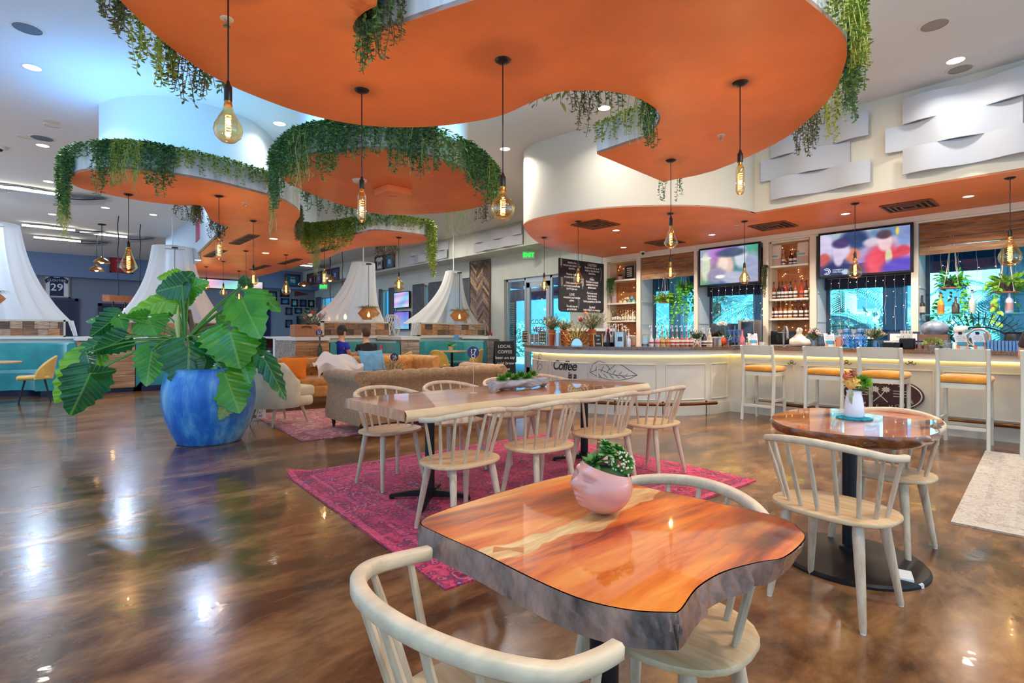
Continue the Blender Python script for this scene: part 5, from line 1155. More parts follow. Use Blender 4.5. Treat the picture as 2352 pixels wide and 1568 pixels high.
for i, (px, h, r_, c, l_, nm) in enumerate(liq):
 q = onX(px, 700, XW+.13); bottle('liquor_bottle', '%s on the glass shelf, %s from the left' % (nm, ORD[i]), (q.x, q.y, gs), h, r_, c, lab=l_, cap=(60, 50, 46), group='liquor bottles on the glass shelf', neck=.34, nr=.3)
sh = 2.49; y_ = lambda px, X=XW+.14: onX(px, 600, X).y
o = thing('framed_print', 'small framed black lettered print leaning on the top shelf of the left bookcase', 'picture frame', (XW+.2, y_(1446, XW+.2), sh))
MB().box(0, .02, -.16, .16, 0, .36).build('frame', wood('frame_grey', [(.3, (110, 100, 92)), (.7, (150, 138, 126))], 'Z', 4), o, local=True); MB().box(-.004, 0, -.125, .125, .035, .325).build('print', pm('chalk_black', (26, 28, 32), .7), o, local=True)
for k in range(5): MB().box(-.006, -.004, -.07, .07, .08+.045*k, .1+.045*k).build('text_line', SW, o, local=True)
o = thing('shelf_plant', 'small potted succulent on the top shelf of the left bookcase', 'potted plant', (XW+.12, y_(1426), sh)); MB().lathe([(0, 0), (.045, 0), (.06, .09), (.05, .09), (0, .08)], n=14).build('pot', pm('blush_pot', (214, 180, 160), .6), o, local=True)
b = MB()
for k in range(24): a = k*2.4; e = .4+.04*k; d = Vector((math.cos(a)*math.cos(e), math.sin(a)*math.cos(e), math.sin(e))); b.leaf2(Vector((0, 0, .085)), d, d.orthogonal().normalized(), .08, .02, -.1)
b.build('leaves', pm('dk_succ', (50, 80, 50), .6), o, local=True)
sh = 1.96
for i, (px, z, c, nm) in enumerate(((1427, 0, (236, 216, 176), 'cream'), (1437, 0, (236, 214, 170), 'cream'), (1447, 0, (100, 176, 176), 'teal'), (1457, 0, (110, 186, 186), 'teal'), (1443, .075, (230, 206, 160), 'cream'), (1453, .075, (96, 170, 172), 'teal'))):
 o = thing('tea_tin', '%s round tea tin, %s on the left bookcase' % (nm, ['leftmost of the bottom row', 'second of the bottom row', 'third of the bottom row', 'rightmost of the bottom row', 'left one stacked on top', 'right one stacked on top'][i]), 'tin', (XW+.12, y_(px), sh+z), 0, 'tea tins on the left bookcase')
 MB().lathe([(0, 0), (.043, 0), (.043, .055), (0, .055)], n=18).build('body', pm('tin_%d_%d_%d' % c, c, .4), o, local=True); MB().lathe([(0, .0555), (.045, .0555), (.045, .072), (0, .073)], n=18).build('lid', STEEL if i % 2 else GOLD, o, local=True)
o = thing('gift_bag', 'teal and pink patterned gift packet on the middle shelf of the left bookcase', 'bag', (XW+.13, y_(1412), sh)); MB().rbox((0, 0, .09), (.05, .12, .18), .015).build('packet', pm('packet', (110, 196, 200), .5, c2=(232, 130, 120), var=.1, scale=16), o, local=True); MB().box(-.02, .02, -.05, .05, .181, .2).build('folded_top', pm('blush_pot', (214, 180, 160), .6), o, local=True)
for i, px in enumerate((1408, 1413, 1419, 1425, 1431, 1437, 1443, 1448, 1453, 1458)):
 c = [(30, 28, 26), (40, 34, 28), (90, 60, 40), (80, 50, 30), (120, 84, 50), (206, 170, 120), (220, 190, 150), (130, 100, 70), (226, 214, 196), (120, 130, 100)][i]
 bottle('bitters_bottle', '%s small bottle, %s from the left on the lower shelf of the left bookcase' % (['black', 'blackish', 'brown', 'umber', 'tan', 'sandy', 'beige', 'olive tan', 'cream', 'sage'][i], ORD[i]), (XW+.1, y_(px, XW+.1), 1.55), .2+.02*(i % 3), .026, c, cap=(220, 200, 150), lab=(226, 216, 200), group='small bottles on the left bookcase')
o = thing('hutch', 'low dark wooden hutch with a pale top behind the flower vases', 'cabinet', (8.75, 7.3, 0))
MB().box(8.15, 9.35, 7.08, 7.5, 0, 1.3).build('body', wood('hutch_wood', [(.3, (100, 62, 44)), (.7, (140, 96, 70))], 'X', 2), o); MB().box(8.1, 9.39, 7.03, 7.53, 1.3, 1.36).build('top', pm('pale_top', (206, 214, 210), .5), o)
for k in range(2): q = MB(); q.box(8.2+.6*k, 8.75+.6*k, 7.06, 7.08, .15, 1.22); q.build('door', wood('hutch_wood', [(.3, (100, 62, 44)), (.7, (140, 96, 70))], 'X', 2), o)
CY_ = 7.68; a = onY(1283, 587, CY_); b_ = onY(1386, 605, CY_)
cx0, cx1, cz0, cz1 = a.x, b_.x, 1.72, 2.86
o = thing('chalkboard', 'large black quote chalkboard hanging by chains at the left end of the bar', 'chalkboard', ((cx0+cx1)/2, CY_, cz0))
q = MB(); r_ = .08
poly = [(cx0, cz1), (cx0, cz0+r_), (cx0+.02, cz0+.03), (cx0+r_, cz0), (cx1-r_, cz0), (cx1-.02, cz0+.03), (cx1, cz0+r_), (cx1, cz1)]
q.add([(x, CY_-.012, z) for x, z in poly]+[(x, CY_+.012, z) for x, z in poly], [tuple(range(8)), tuple(range(15, 7, -1))]+[(i, i+8, (i+1) % 8+8, (i+1) % 8) for i in range(8)]); q.build('board', pm('chalk_board', (34, 36, 46), .6, var=.15, scale=3), o)
CHK = pm('chalk', (232, 232, 234), .9)
W_ = cx1-cx0; colL = ["Anything that", "cost you your peace is too", "expensive.", "", "Progress - honor", "are yours for the taking", "", "Drink some water", "and remind yourself who", "the f*ck you are.", "", "LOVE", "strengthens your immune", "system.", "", "The only way out", "pain is through."]
colR = ["CAUTION", "People only meet you as", "deeply as they have met", "themselves.", ". . .", "Relax.", "The future is already", "unfolding from long", "planted seeds.", ". . .", "You're not stuck.", "You're learning.", "You're growing.", "You're preparing to BLOOM", "", "Survival", "looks different on everyone."]
for cl, xc in ((colL, cx0+W_*.27), (colR, cx0+W_*.72)):
 for i, s_ in enumerate(cl):
  if s_: text('chalk_writing', s_, CHK, o, face((xc, CY_-.013, cz1-.07-.063*i), (1, 0, 0), (0, 0, 1)), .062 if s_ not in ('LOVE', 'CAUTION', 'Relax.', 'Survival') else .08, ext=.0008, shear=.12, sx=.84, bold=.0012)
for (x, z, s_) in ((cx0+.08, cz0+.5, 1), (cx0+.76, cz0+.52, 1), (cx1-.12, cz0+.75, 1.2), (cx0+.62, cz0+.08, 1.1), (cx0+.06, cz1-.2, .8)):
 q = MB()
 q.tube([(x, CY_-.014, z), (x+.02*s_, CY_-.014, z+.12*s_), (x+.0, CY_-.014, z+.24*s_)], .003, 4)
 for k in range(6):
  for g in (-1, 1): q.leaf(Vector((x+.01, CY_-.015, z+.05*s_+.03*k*s_)), Vector((g*.8, 0, .7)), Vector((.7, 0, -g*.8)), .05*s_, .014)
 q.build('chalk_sprig', CHK, o)
for x in (cx0+.05, cx0+W_*.5, cx1-.05):
 q = MB(); q.tube([(x, CY_, cz1-.01), (x, CY_, HZ)], .006, 6); q.build('chain', STEEL, o)
TEAL = pm('teal_velvet', (44, 156, 158), .75, c2=(24, 116, 122), var=.1, scale=2.2, sheen=.5)
HWH = 1.14
def planks_mat(name, stops, ax='X'): return wood(name, stops, ax, 2.0, .8, ring=6.)
GP = planks_mat('grey_planks', [(.3, (96, 86, 80)), (.45, (146, 132, 120)), (.6, (178, 164, 150)), (.72, (206, 196, 186))])
BP = planks_mat('brown_planks', [(.3, (112, 76, 52)), (.45, (160, 116, 82)), (.6, (190, 148, 110)), (.72, (206, 172, 138))])
def plank_pillar(label, x0, x1, y0, y1, mat, top=True):
 o = thing('plank_pillar', label, 'pillar', ((x0+x1)/2, (y0+y1)/2, 0)); r = random.Random(int(x0*10))
 MB().box(x0+.01, x1-.01, y0+.03, y1, 0.1, HWH-.04).build('core', GP, o)
 z = .1; b = MB()
 while z < HWH-.05:
  h = min(.14, HWH-.045-z); c = x0+(x1-x0)*r.uniform(.3, .7); dx = r.uniform(0, .012)
  b.box(x0, c-.002, y0+dx, y0+.028, z, z+h-.004); b.box(c+.002, x1, y0+.012-dx, y0+.028, z, z+h-.004); z += h
 b.build('plank_face', mat, o, smooth=0)
 b = MB(); b.box(x0+.02, x1-.02, y0+.05, y1, 0, .1); b.build('toe_kick', NAVY, o); MB().box(x0-.01, x1+.01, y0-.01, y1-.06, HWH-.035, HWH+.04).build('cap', HW, o)
 return o
def booth(label, x0, x1, y0, depth=1.25, cut0=True):
 """U-shaped banquette opening toward -Y: back along y0+depth, arms returning to y0"""
 o = thing('booth_bench', label, 'booth', ((x0+x1)/2, y0+depth/2, 0)); r = .45
 def path(off, n=10):
  P = []
  a0, a1, b1 = x0+off, x1-off, y0+depth-off
  P.append((a0, y0+.02));
  for i in range(n+1): a = PI-PI/2*i/n; P.append((a0+r+(r)*math.cos(a), b1-r+r*math.sin(a)))
  for i in range(n+1): a = PI/2-PI/2*i/n; P.append((a1-r+r*math.cos(a), b1-r+r*math.sin(a)))
  P.append((a1, y0+.02)); return P
 def ring(offs_z, nm, mat):
  b = MB(); vs = []; K = None
  for (off, z) in offs_z:
   p = path(off); K = len(p); vs += [(x, y, z) for x, y in p]
  fs = [(j*K+i, j*K+i+1, (j+1)*K+i+1, (j+1)*K+i) for j in range(len(offs_z)-1) for i in range(K-1)]
  m_ = len(offs_z); fs += [tuple(j*K for j in range(m_)), tuple(j*K+K-1 for j in range(m_-1, -1, -1))]
  b.add(vs, fs); return b.build(nm, mat, o, smooth=50)
 ring([(.0, .1), (.0, 1.02), (.03, 1.06), (.1, 1.06), (.14, 1.02), (.15, .48), (.15, .3)], 'backrest', TEAL)
 ring([(.15, .12), (.15, .47), (.2, .5), (.56, .5), (.62, .46), (.62, .12)], 'seat', TEAL)
 ring([(.1, .0), (.1, .12), (.54, .12), (.54, 0)], 'toe_kick', NAVY)
 return o
YL, YR = 13.9, 11.05
HW = pm('half_wall_white', (226, 224, 218), .5)
struct('wall_booth_left', MB().box(-4.6, 4.0, YL+1.26, YL+1.4, 0, HWH-.002), HW)
struct('wall_booth_right', MB().box(3.98, XR-.02, YR+1.26, YR+1.4, 0, HWH-.002), HW)
struct('trim_3', MB().box(-4.6, 4.0, YL+1.2, YL+2.5, HWH, HWH+.04), HW)
struct('trim_4', MB().box(3.98, XR-.02, YR+1.2, YR+2.5, HWH, HWH+.04), HW)
booth('teal velvet banquette at the far left behind the yellow chair', -2.6, .62, YL); booth('teal velvet banquette behind the big potted plant', 1.62, 3.9, YL)
booth('teal velvet banquette where the two men sit', 4.72, 6.42, YR); booth('teal velvet banquette under the rightmost white drape canopy', 6.96, 9.08, YR)
plank_pillar('brown and grey plank pillar at the far left between two teal banquettes', .64, 1.6, YL, YL+1.24, BP)
plank_pillar('warm brown plank pillar carrying the wicker basket', 3.98, 4.69, YR, YR+1.24, BP)
plank_pillar('weathered grey plank pillar between the two right-hand banquettes', 6.44, 6.94, YR, YR+1.24, GP)
plank_pillar('narrow grey plank pillar next to the folding chalk sign', 9.1, 9.5, YR, YR+1.24, GP)
def round_table(label, x, y, r=.42, h=.75, kind='table'):
 o = thing('round_table', label, 'table', (x, y, 0)); MB().lathe([(0, -.03), (r, -.03), (r+.006, -.015), (r, 0), (0, 0)], (x, y, h), 32).build('tabletop', wood('oak_top', [(.3, (176, 130, 90)), (.7, (214, 172, 130))], 'X', 2, .35), o)
 MB().cyl((x, y, .02), (x, y, h-.035), .035).build('column', BLACK, o); MB().lathe([(0, 0), (.25, 0), (.25, .015), (.04, .035)], (x, y, 0), 24).build('base', BLACK, o); return o
q = at(8, 822, 9.4); round_table('round booth table at the far left edge', -.72, 13.2, .55)
round_table('round table in the rightmost teal booth with a small potted plant', 8.12, YR+.3, .4, .8)
round_table('round table at which the man in the blue polo sits', 5.25, YR+.05, .34, .76)
round_table('empty round table between the man in black and the grey pillar', 6.0, YR+.12, .34, .78)
YEL = pm('mustard_velvet', (222, 178, 84), .75, var=.08, scale=5, sheen=.4)
def shell_chair(label):   # faces +Y
 t = thing('shell_chair', label, 'chair', group='mustard shell chairs')
 MB().rbox((0, .02, .455), (.46, .46, .07), .034, n=3).build('seat', YEL, t, local=True, smooth=80)
 b = MB()
 def g(o_): return lambda u, v: Vector((math.cos(PI+PI*(.0+1.0*u))*(.235+o_), -.0+math.sin(PI+PI*u)*(.235+o_)-.06*v*math.sin(PI*u), .43+.4*v*(math.sin(PI*u)**.55)))
 b.grid(g(.02), 24, 8); b.grid(g(-.015), 24, 8, flip=True); K = 9
 top = [g(.0025)(i/24, 1) for i in range(25)]; b.tube(top, .0185, 8); b.build('shell_back', YEL, t, local=True, smooth=70)
 for sx in (-1, 1):
  for sy in (-1, 1): MB().tube([(sx*.13, sy*.13, .43), (sx*.21, sy*.22, 0)], [.016, .009], 8).build('leg', BLACK, t, local=True)
 return t
y0 = shell_chair('mustard velvet shell chair in side view at the far left round table');
p = onZ(85, 872, .45); y0.location = (.0, 12.95, 0); y0.rotation_euler = (0, 0, PI/2)
for x, y, rz, lab in [(2.45, 13.0, .3, 'mustard velvet shell chair half hidden behind the blue planter'), (7.55, YR+.05, -.9, 'mustard velvet shell chair left of the table in the rightmost booth'), (8.55, YR+.0, .5, 'mustard velvet shell chair in the rightmost booth, behind the number 17 disc'),
      (5.36, YR-.42, .05, 'mustard velvet shell chair under the man in black'), (6.12, YR-.42, .6, 'mustard velvet shell chair beside the weathered grey pillar')]:
 dup(y0, (x, y, 0), rz, lab)
BLK = [pm('block_%d' % i, c, .75, var=.25, scale=14, stretch=(.4, 3, 3)) for i, c in enumerate([(150, 104, 70), (112, 84, 66), (176, 124, 82), (130, 98, 76), (92, 72, 60), (168, 140, 116)])]
SHEER = cloth('sheer_white', (240, 240, 238), .5, .86)
RAT = pm('rattan', (196, 132, 66), .6, var=.15, scale=60)
def canopy(n, label, cx, y0, wbox, ztop, wtop, lampz, side, ring=None):
 yb = y0+1.32; cr = cx if ring is None else ring
 o = thing('block_front', 'wood-block panel on the half wall under the '+label.replace('white drape ', ''), 'panel', (cx, yb, HWH+.04)); r = random.Random(n); x = cx-wbox/2
 b = MB(); z0 = HWH+.04
 for row in range(2):
  x = cx-wbox/2
  while x < cx+wbox/2-.03:
   w_ = min(r.uniform(.13, .26), cx+wbox/2-x); b.cur = r.randrange(6); dp = r.uniform(0, .035); b.box(x, x+w_-.004, yb-.02-dp, yb+.03, z0+.03+.15*row, z0+.03+.15*row+.147); x += w_
 b.build('wood_blocks', BLK, o, smooth=0)
 f = MB(); f.box(cx-wbox/2-.04, cx-wbox/2-.005, yb-.05, yb+.1, z0, z0+.37); f.box(cx+wbox/2+.005, cx+wbox/2+.04, yb-.05, yb+.1, z0, z0+.37); f.box(cx-wbox/2-.04, cx+wbox/2+.04, yb-.05, yb+.1, z0+.335, z0+.37); f.box(cx-wbox/2-.04, cx+wbox/2+.04, yb-.05, yb+.1, z0, z0+.028); f.build('frame', wood('frame_pale', [(.3, (190, 170, 146)), (.7, (222, 206, 184))], 'X', 3), o)
 yc = yb+.55
 c = thing('drape_canopy', label, 'canopy', (cr, yc, z0))
 b = MB(); NU, NV = 90, 22; wb = wbox/2+.1; rr = random.Random(n*3); ph = rr.random()*6
 def g(u, v):
  a = math.radians(-62)+math.radians(304)*u     # 0 deg = +X ; opening towards -Y
  s = v; prof = .30+.70*(.32*s+.68*s**2.6)
  rx = wtop/2*(1-s)+ (wb)*prof*s**.6*1.0 + 0
  rx = wtop/2+(wb-wtop/2)*(.28*s+.72*s**2.5); ry = wtop/2*.8+(.62-wtop/2*.8)*(.3*s+.7*s**2.2)
  fold = 1+.05*s**.5*math.sin(a*17+ph+2*s)+.03*s*math.sin(a*31+ph*2)
  x = math.cos(a)*rx*fold; y = math.sin(a)*ry*fold
  z = ztop+(z0+.36-ztop)*s-.03*s*math.sin(a*9+ph)*(s > .8)
  return Vector((cr+(cx-cr)*s**1.5+x, yc+y, max(z, z0+.34) if s < .999 else z0+.36+.02*math.sin(a*12)))
 b.grid(g, NU, NV); b.build('sheer_cloth', SHEER, c, smooth=180)
 b = MB(); b.grid(lambda u, v: Vector((cr+wtop/2*math.cos(2*PI*u)*v, yc+wtop/2*.8*math.sin(2*PI*u)*v, ztop+.0)), 20, 2); b.build('top_cloth', SHEER, c, smooth=180)
 for sd in side:   # tail of cloth hanging down the end of the block front
  b = MB(); xs = cx+sd*(wbox/2+.05); b.grid(lambda u, v: Vector((xs+sd*(.02+.1*v+.1*u*(1-.3*v)+.015*math.sin(u*20)), yb-.1+.2*u+.02*math.sin(u*14+v*3), z0+.36-.34*v)), 12, 8); b.build('cloth_tail', SHEER, c, smooth=180)
 MB().cyl((cr, yc, ztop-.02), (cr, yc, min(CZ, ztop+1.2)-.002), .014).build('hanging_pole', pm('pole_white', (230, 230, 228), .5), c)
 MB().lathe([(wtop/2*.9, 0), (wtop/2*.95, .015), (wtop/2*.9, .03)], (cr, yc, ztop-.02), 24, fn=lambda v, a: Vector((v.x, v.y*.8, v.z))).build('ring', pm('pole_white', (230, 230, 228), .5), c)
 l = thing('rattan_pendant', 'grass-topped rattan pendant in the '+label.replace('white drape ', ''), 'pendant lamp', (cr, yc-.3, lampz))
 px_, py_ = cr, yc-.3
 MB().cyl((px_, py_, ztop-.05), (px_, py_, lampz+.18), .006).build('cord', BLACK, l); MB().lathe([(0, .0), (.07, 0), (.07, .03), (0, .035)], (px_, py_, ztop-.07), 16).build('ceiling_rose', BLACK, l)
 prof = [(.15, .16), (.285, .02), (.15, -.14)]; b = MB(); N_ = 8
 for k in range(N_):
  a = 2*PI*k/N_; a2 = 2*PI*(k+1)/N_
  P = [[Vector((px_+r_*math.cos(q), py_+r_*math.sin(q), lampz+z)) for r_, z in prof] for q in (a, a2)]
  b.tube([P[0][0], P[0][1], P[0][2]], .008, 5)
  for j in range(3): b.tube([P[0][j], P[1][j]], .008, 5)
  for j in range(2):
   for m_ in range(1, 9):
    f_ = m_/9; b.tube([P[0][j].lerp(P[0][j+1], f_), P[1][j].lerp(P[1][j+1], f_)], .0065, 4, caps=False)
 b.build('rattan_shade', RAT, l)
 b = MB(); rr = random.Random(n)
 for k in range(260):
  a = rr.random()*2*PI; r_ = rr.uniform(.05, .24); p = Vector((px_+r_*math.cos(a), py_+r_*math.sin(a), lampz+.16)); d = Vector((math.cos(a)+rr.gauss(0, .5), math.sin(a)+rr.gauss(0, .5), rr.uniform(.1, .5))).normalized()
  L_ = rr.uniform(.1, .24); q1 = p+d*L_*.5; q2 = q1+Vector((d.x, d.y, -.7)).normalized()*L_*.6; sd_ = Vector((-d.y, d.x, 0)).normalized()*.004
  b.add([p-sd_, p+sd_, q1+sd_, q1-sd_, q2], [(0, 1, 2, 3), (3, 2, 4)])
 b.build('grass', pm('dry_grass', (110, 116, 66), .8, var=.2, scale=20), l)
 b = MB(); b.lathe([(0, -.09), (.03, -.07), (.035, -.03), (.015, .03), (.012, .06)], (px_, py_, lampz), 12); b.build('bulb', emit('bulb_glow', (255, 196, 120), 14.), l)
canopy(1, 'white drape canopy at the far left edge', -.74, YL, 2.4, 3.6, 1.0, 1.97, (1,))
canopy(2, 'white drape canopy behind the big potted plant', 2.6, YL, 2.14, 3.45, .88, 1.9, ())
canopy(3, 'white drape canopy above the two men', 5.96, YR, 1.7, 3.1, .62, 1.76, (1,), 6.4)
canopy(4, 'white drape canopy at the right, beside the chevron panel', 8.9, YR, 2.22, 3.1, .52, 1.77, (-1,), 9.3)
SKIN = pm('skin', (222, 166, 136), .55, sub=.1); HAIRG = pm('hair_brown', (70, 52, 44), .8)
def skinned(name, V, E, mat, parent, lv=2):
 me = bpy.data.meshes.new(name); me.from_pydata([v[0] for v in V], E, []); o = bpy.data.objects.new(name, me); COL.objects.link(o)
 o.modifiers.new('skin', 'SKIN');
 for i, v in enumerate(V): me.skin_vertices[0].data[i].radius = v[1] if isinstance(v[1], tuple) else (v[1], v[1])
 me.skin_vertices[0].data[0].use_root = True
 s_ = o.modifiers.new('sub', 'SUBSURF'); s_.levels = lv; s_.render_levels = lv
 bpy.context.view_layer.update(); m2 = bpy.data.meshes.new_from_object(o.evaluated_get(bpy.context.evaluated_depsgraph_get()))
 bpy.data.objects.remove(o); m2.polygons.foreach_set('use_smooth', [True]*len(m2.polygons)); m2.materials.clear(); m2.materials.append(mat)
 o = bpy.data.objects.new(name, m2); COL.objects.link(o)
 if parent: o.parent = parent
 return o
def hand(parent_pts, o, w, dirv, nrm, mat):
 pass
def seated(label, loc, rz, shirt, trousers, cap=None, hair=HAIRG, black_sleeve=False):
 """sits facing +Y, pelvis at the origin height .5; forearms rest forward on a table"""
 t = thing('person', label, 'person', loc, rz)
 V = [((0, 0, .52), (.15, .11)), ((0, -.02, .72), (.15, .115)), ((0, 0, .92), (.17, .115)), ((0, .01, 1.03), (.1, .08)), ((0, .03, 1.1), (.055, .055)), ((0, .045, 1.19), (.07, .085)), ((0, .05, 1.27), (.078, .095)), ((0, .04, 1.34), (.05, .065))]
 E = [(i, i+1) for i in range(7)]
 for s_ in (-1, 1):
  b = len(V); V += [((s_*.19, .0, .98), .058), ((s_*.23, .05, .76), .046), ((s_*.17, .28, .77), .036), ((s_*.13, .36, .775), .03)]; E += [(2, b), (b, b+1), (b+1, b+2), (b+2, b+3)]
  w = b+3
  for k in range(4):
   c = len(V); off = (k-1.5)*.019; V += [((s_*.13+off, .41, .785), .0095), ((s_*.13+off*1.15, .445+.006*(1.5-abs(k-1.5)), .772), .0085)]; E += [(w, c), (c, c+1)]
  c = len(V); V += [((s_*.13-s_*.035, .385, .785), .0095), ((s_*.13-s_*.05, .415, .778), .008)]; E += [(w, c), (c, c+1)]
  b = len(V); V += [((s_*.09, .06, .5), .085), ((s_*.12, .44, .5), .062), ((s_*.12, .42, .12), .045), ((s_*.12, .52, .045), .035)]; E += [(0, b), (b, b+1), (b+1, b+2), (b+2, b+3)]
 skinned('body', V, E, SKIN, t)
 V = [((0, 0, .5), (.16, .125)), ((0, -.02, .72), (.163, .128)), ((0, 0, .92), (.182, .126)), ((0, .01, 1.03), (.1, .085)), ((0, .02, 1.06), (.066, .066))]; E = [(0, 1), (1, 2), (2, 3), (3, 4)]
 for s_ in (-1, 1):
  b = len(V); V += [((s_*.19, .0, .98), .072), ((s_*.215, .03, .85), .062)]; E += [(2, b), (b, b+1)]
 skinned('polo_shirt', V, E, shirt, t)
 V = [((0, .0, .5), (.165, .12))]; E = []
 for s_ in (-1, 1):
  b = len(V); V += [((s_*.09, .08, .5), .098), ((s_*.12, .44, .5), .076), ((s_*.12, .42, .14), .06)]; E += [(0, b), (b, b+1), (b+1, b+2)]
 skinned('trousers', V, E, trousers, t)
 for s_ in (-1, 1): MB().rbox((s_*.12, .47, .035), (.09, .25, .07), .03).build('shoe', BLACK, t, local=True, smooth=80)
 b = MB(); b.tube([(0, .128, 1.25), (0, .152, 1.225), (0, .135, 1.212)], [.01, .015, .012], 8); b.build('nose', SKIN, t, local=True, smooth=80)
 for s_ in (-1, 1):
  MB().sphere((s_*.032, .128, 1.255), .011, 8, 6).build('eye', pm('eye_dark', (40, 34, 32), .3), t, local=True); MB().sphere((s_*.083, .045, 1.235), (.012, .024, .034), 8, 6).build('ear', SKIN, t, local=True)
 MB().tube([(-.026, .126, 1.185), (0, .135, 1.183), (.026, .126, 1.185)], .006, 6).build('mouth', pm('lip', (180, 110, 96), .5), t, local=True)
 b = MB(); b.lathe([(.001, .115), (.05, .105), (.082, .07), (.093, .02), (.09, -.03), (.07, -.085)], (0, .035, 1.27), 18, fn=lambda v, a: Vector((v.x*.93, v.y*1.12-(.0 if v.z > .02 else .012), v.z+(.06 if math.sin(a) > .2 and v.z < .03 else 0))))
 b.build('hair', hair, t, local=True, smooth=80)
 if cap:
  b = MB(); b.lathe([(0, .14), (.05, .132), (.09, .09), (.102, .04), (.102, .025), (.098, .025)], (0, .04, 1.275), 20, fn=lambda v, a: Vector((v.x*.95, v.y*1.12, v.z))); b.grid(lambda u, v: Vector((-.085+.17*u, .12+.1*v*math.sin(PI*u)**.6, 1.305-.02*v-.02*(u*2-1)**2)), 10, 4); b.grid(lambda u, v: Vector((-.085+.17*u, .12+.1*v*math.sin(PI*u)**.6, 1.301-.02*v-.02*(u*2-1)**2)), 10, 4, flip=True); b.build('cap', cap, t, local=True, smooth=60)
 return t
p1_ = at(783, 800, 12.55); seated('person in a blue polo shirt and dark cap seated side-on at a booth table', (5.06, 11.32, .03), -PI/2+.3, pm('polo_blue', (30, 50, 170), .7, var=.3, scale=3), pm('trouser_navy', (34, 38, 54), .8), pm('cap_navy', (24, 28, 44), .7))
seated('person in a black t-shirt seated with back to the camera at a booth table', (5.36, 10.66, .0), .1, pm('tee_black', (18, 20, 28), .8), pm('trouser_navy', (34, 38, 54), .8))
rp = seated('person on a bar seat cut off by the right picture edge, only an elbow showing', (7.62, .3, .24), -PI/2, pm('tee_grey', (60, 56, 58), .8), pm('trouser_navy', (34, 38, 54), .8))
st5 = dup(s0, (7.66, .3, 0), 0, 'white bar stool cut off by the right picture edge under the seated person')
def disc_stand(label, p, num, h=.3, r=.055, col=(30, 44, 92), hole=True):
 o = thing('table_number', label, 'table number', p); f = -Vector(FW+(0,)); r_ = Vector(RT+(0,)); up = Vector((0, 0, 1)); p = Vector(p); c = p+Vector((0, 0, h))
 M_ = Matrix((r_, up, f)).transposed().to_4x4(); M_.translation = c
 b = MB(); b.prism([(r*math.cos(2*PI*i/28), r*math.sin(2*PI*i/28)) for i in range(28)], -.002, .002); b.xf(M_); b.build('disc', pm('disc_%d' % col[2], col, .5), o)
 if num: text('number', num, SW, o, face(c+f*.003+up*r*.15, r_, up), r*1.15, ext=.0006)
 if hole: b = MB(); b.tube([(r*.3*math.cos(a), -r*.62+r*.3*math.sin(a), .003) for a in [2*PI*i/16 for i in range(16)]], .003, 5, closed=True); b.xf(M_); b.build('ring', SW, o)
 MB().cyl(p+Vector((0, 0, .004)), c-Vector((0, 0, r*.9)), .0022).build('stick', pm('acrylic', (220, 190, 180), .2), o); MB().lathe([(0, 0), (.035, 0), (.035, .004), (0, .006)], p, 16).build('foot', pm('acrylic', (220, 190, 180), .2), o)
 return o
p = onZ(1087, 902, .76); disc_stand('navy number 17 disc on a thin stand on the long communal table', p, '17', .335, .049)
disc_stand('small blue number disc on the far left booth table', (-.8, 13.3, .75), '14', .37, .055, (30, 60, 130))
disc_stand('light blue number disc on the table in the rightmost booth', (8.3, YR+.35, .8), '', .36, .07, (80, 150, 200), False)
def little_plant(label, p, seed, pot=(206, 196, 150), leafc=(90, 160, 70), r=.05, h=.1, n=60, L_=.14, cat='potted plant'):
 o = thing('potted_plant', label, cat, p); p = Vector(p); rr = random.Random(seed)
 MB().lathe([(0, 0), (r*.8, 0), (r, h), (r*.86, h), (0, h*.85)], p, 16).build('pot', pm('pot_%d_%d_%d' % pot, pot, .5), o); b = MB()
 for k in range(n):
  a = rr.random()*2*PI; e = rr.uniform(.2, 1.4); d = Vector((math.cos(a)*math.cos(e), math.sin(a)*math.cos(e), math.sin(e))); b.leaf2(p+Vector((0, 0, h*.9)), d, d.orthogonal().normalized(), L_*rr.uniform(.6, 1.1), .03, .5)
 b.build('leaves', pm('lf_%d_%d_%d' % leafc, leafc, .6, var=.2, scale=20), o); return o
little_plant('small green plant in a cream pot on the rightmost booth table', (8.05, YR+.25, .8), 3, h=.12, r=.07, L_=.16)
little_plant('little teal-potted plant at the left edge on the far left booth table', (-1.05, 13.35, .75), 4, pot=(40, 150, 150))
bottle('ketchup_bottle', 'red ketchup bottle on the table beside the man in black', (5.93, YR+.05, .78), .2, .032, (206, 30, 60), lab=None, cap=(214, 40, 70), neck=.25, nr=.5)
o = thing('wicker_basket', 'rectangular wicker basket on the warm plank pillar', 'basket', (4.28, YR+.35, HWH+.042)); b = MB(); b.rbox((4.28, YR+.35, HWH+.042+.13), (.5, .3, .26), .03); b.build('basket_body', pm('wicker', (206, 150, 110), .8, c2=(150, 100, 70), var=.3, scale=50, bump=.8, bscale=60, stretch=(1, 1, 4)), o); MB().tube([(4.18, YR+.19, HWH+.24), (4.23, YR+.18, HWH+.26), (4.33, YR+.18, HWH+.26), (4.38, YR+.19, HWH+.24)], .014, 6).build('handle', pm('dark_wicker', (90, 60, 40), .8), o)
o = thing('planter_box', 'coral square planter of pink and red flowers beside the wicker basket', 'planter', (4.66, YR+.8, HWH+.04)); MB().rbox((4.66, YR+.8, HWH+.16), (.28, .26, .24), .03).build('pot', pm('coral_pot', (236, 130, 96), .7), o)
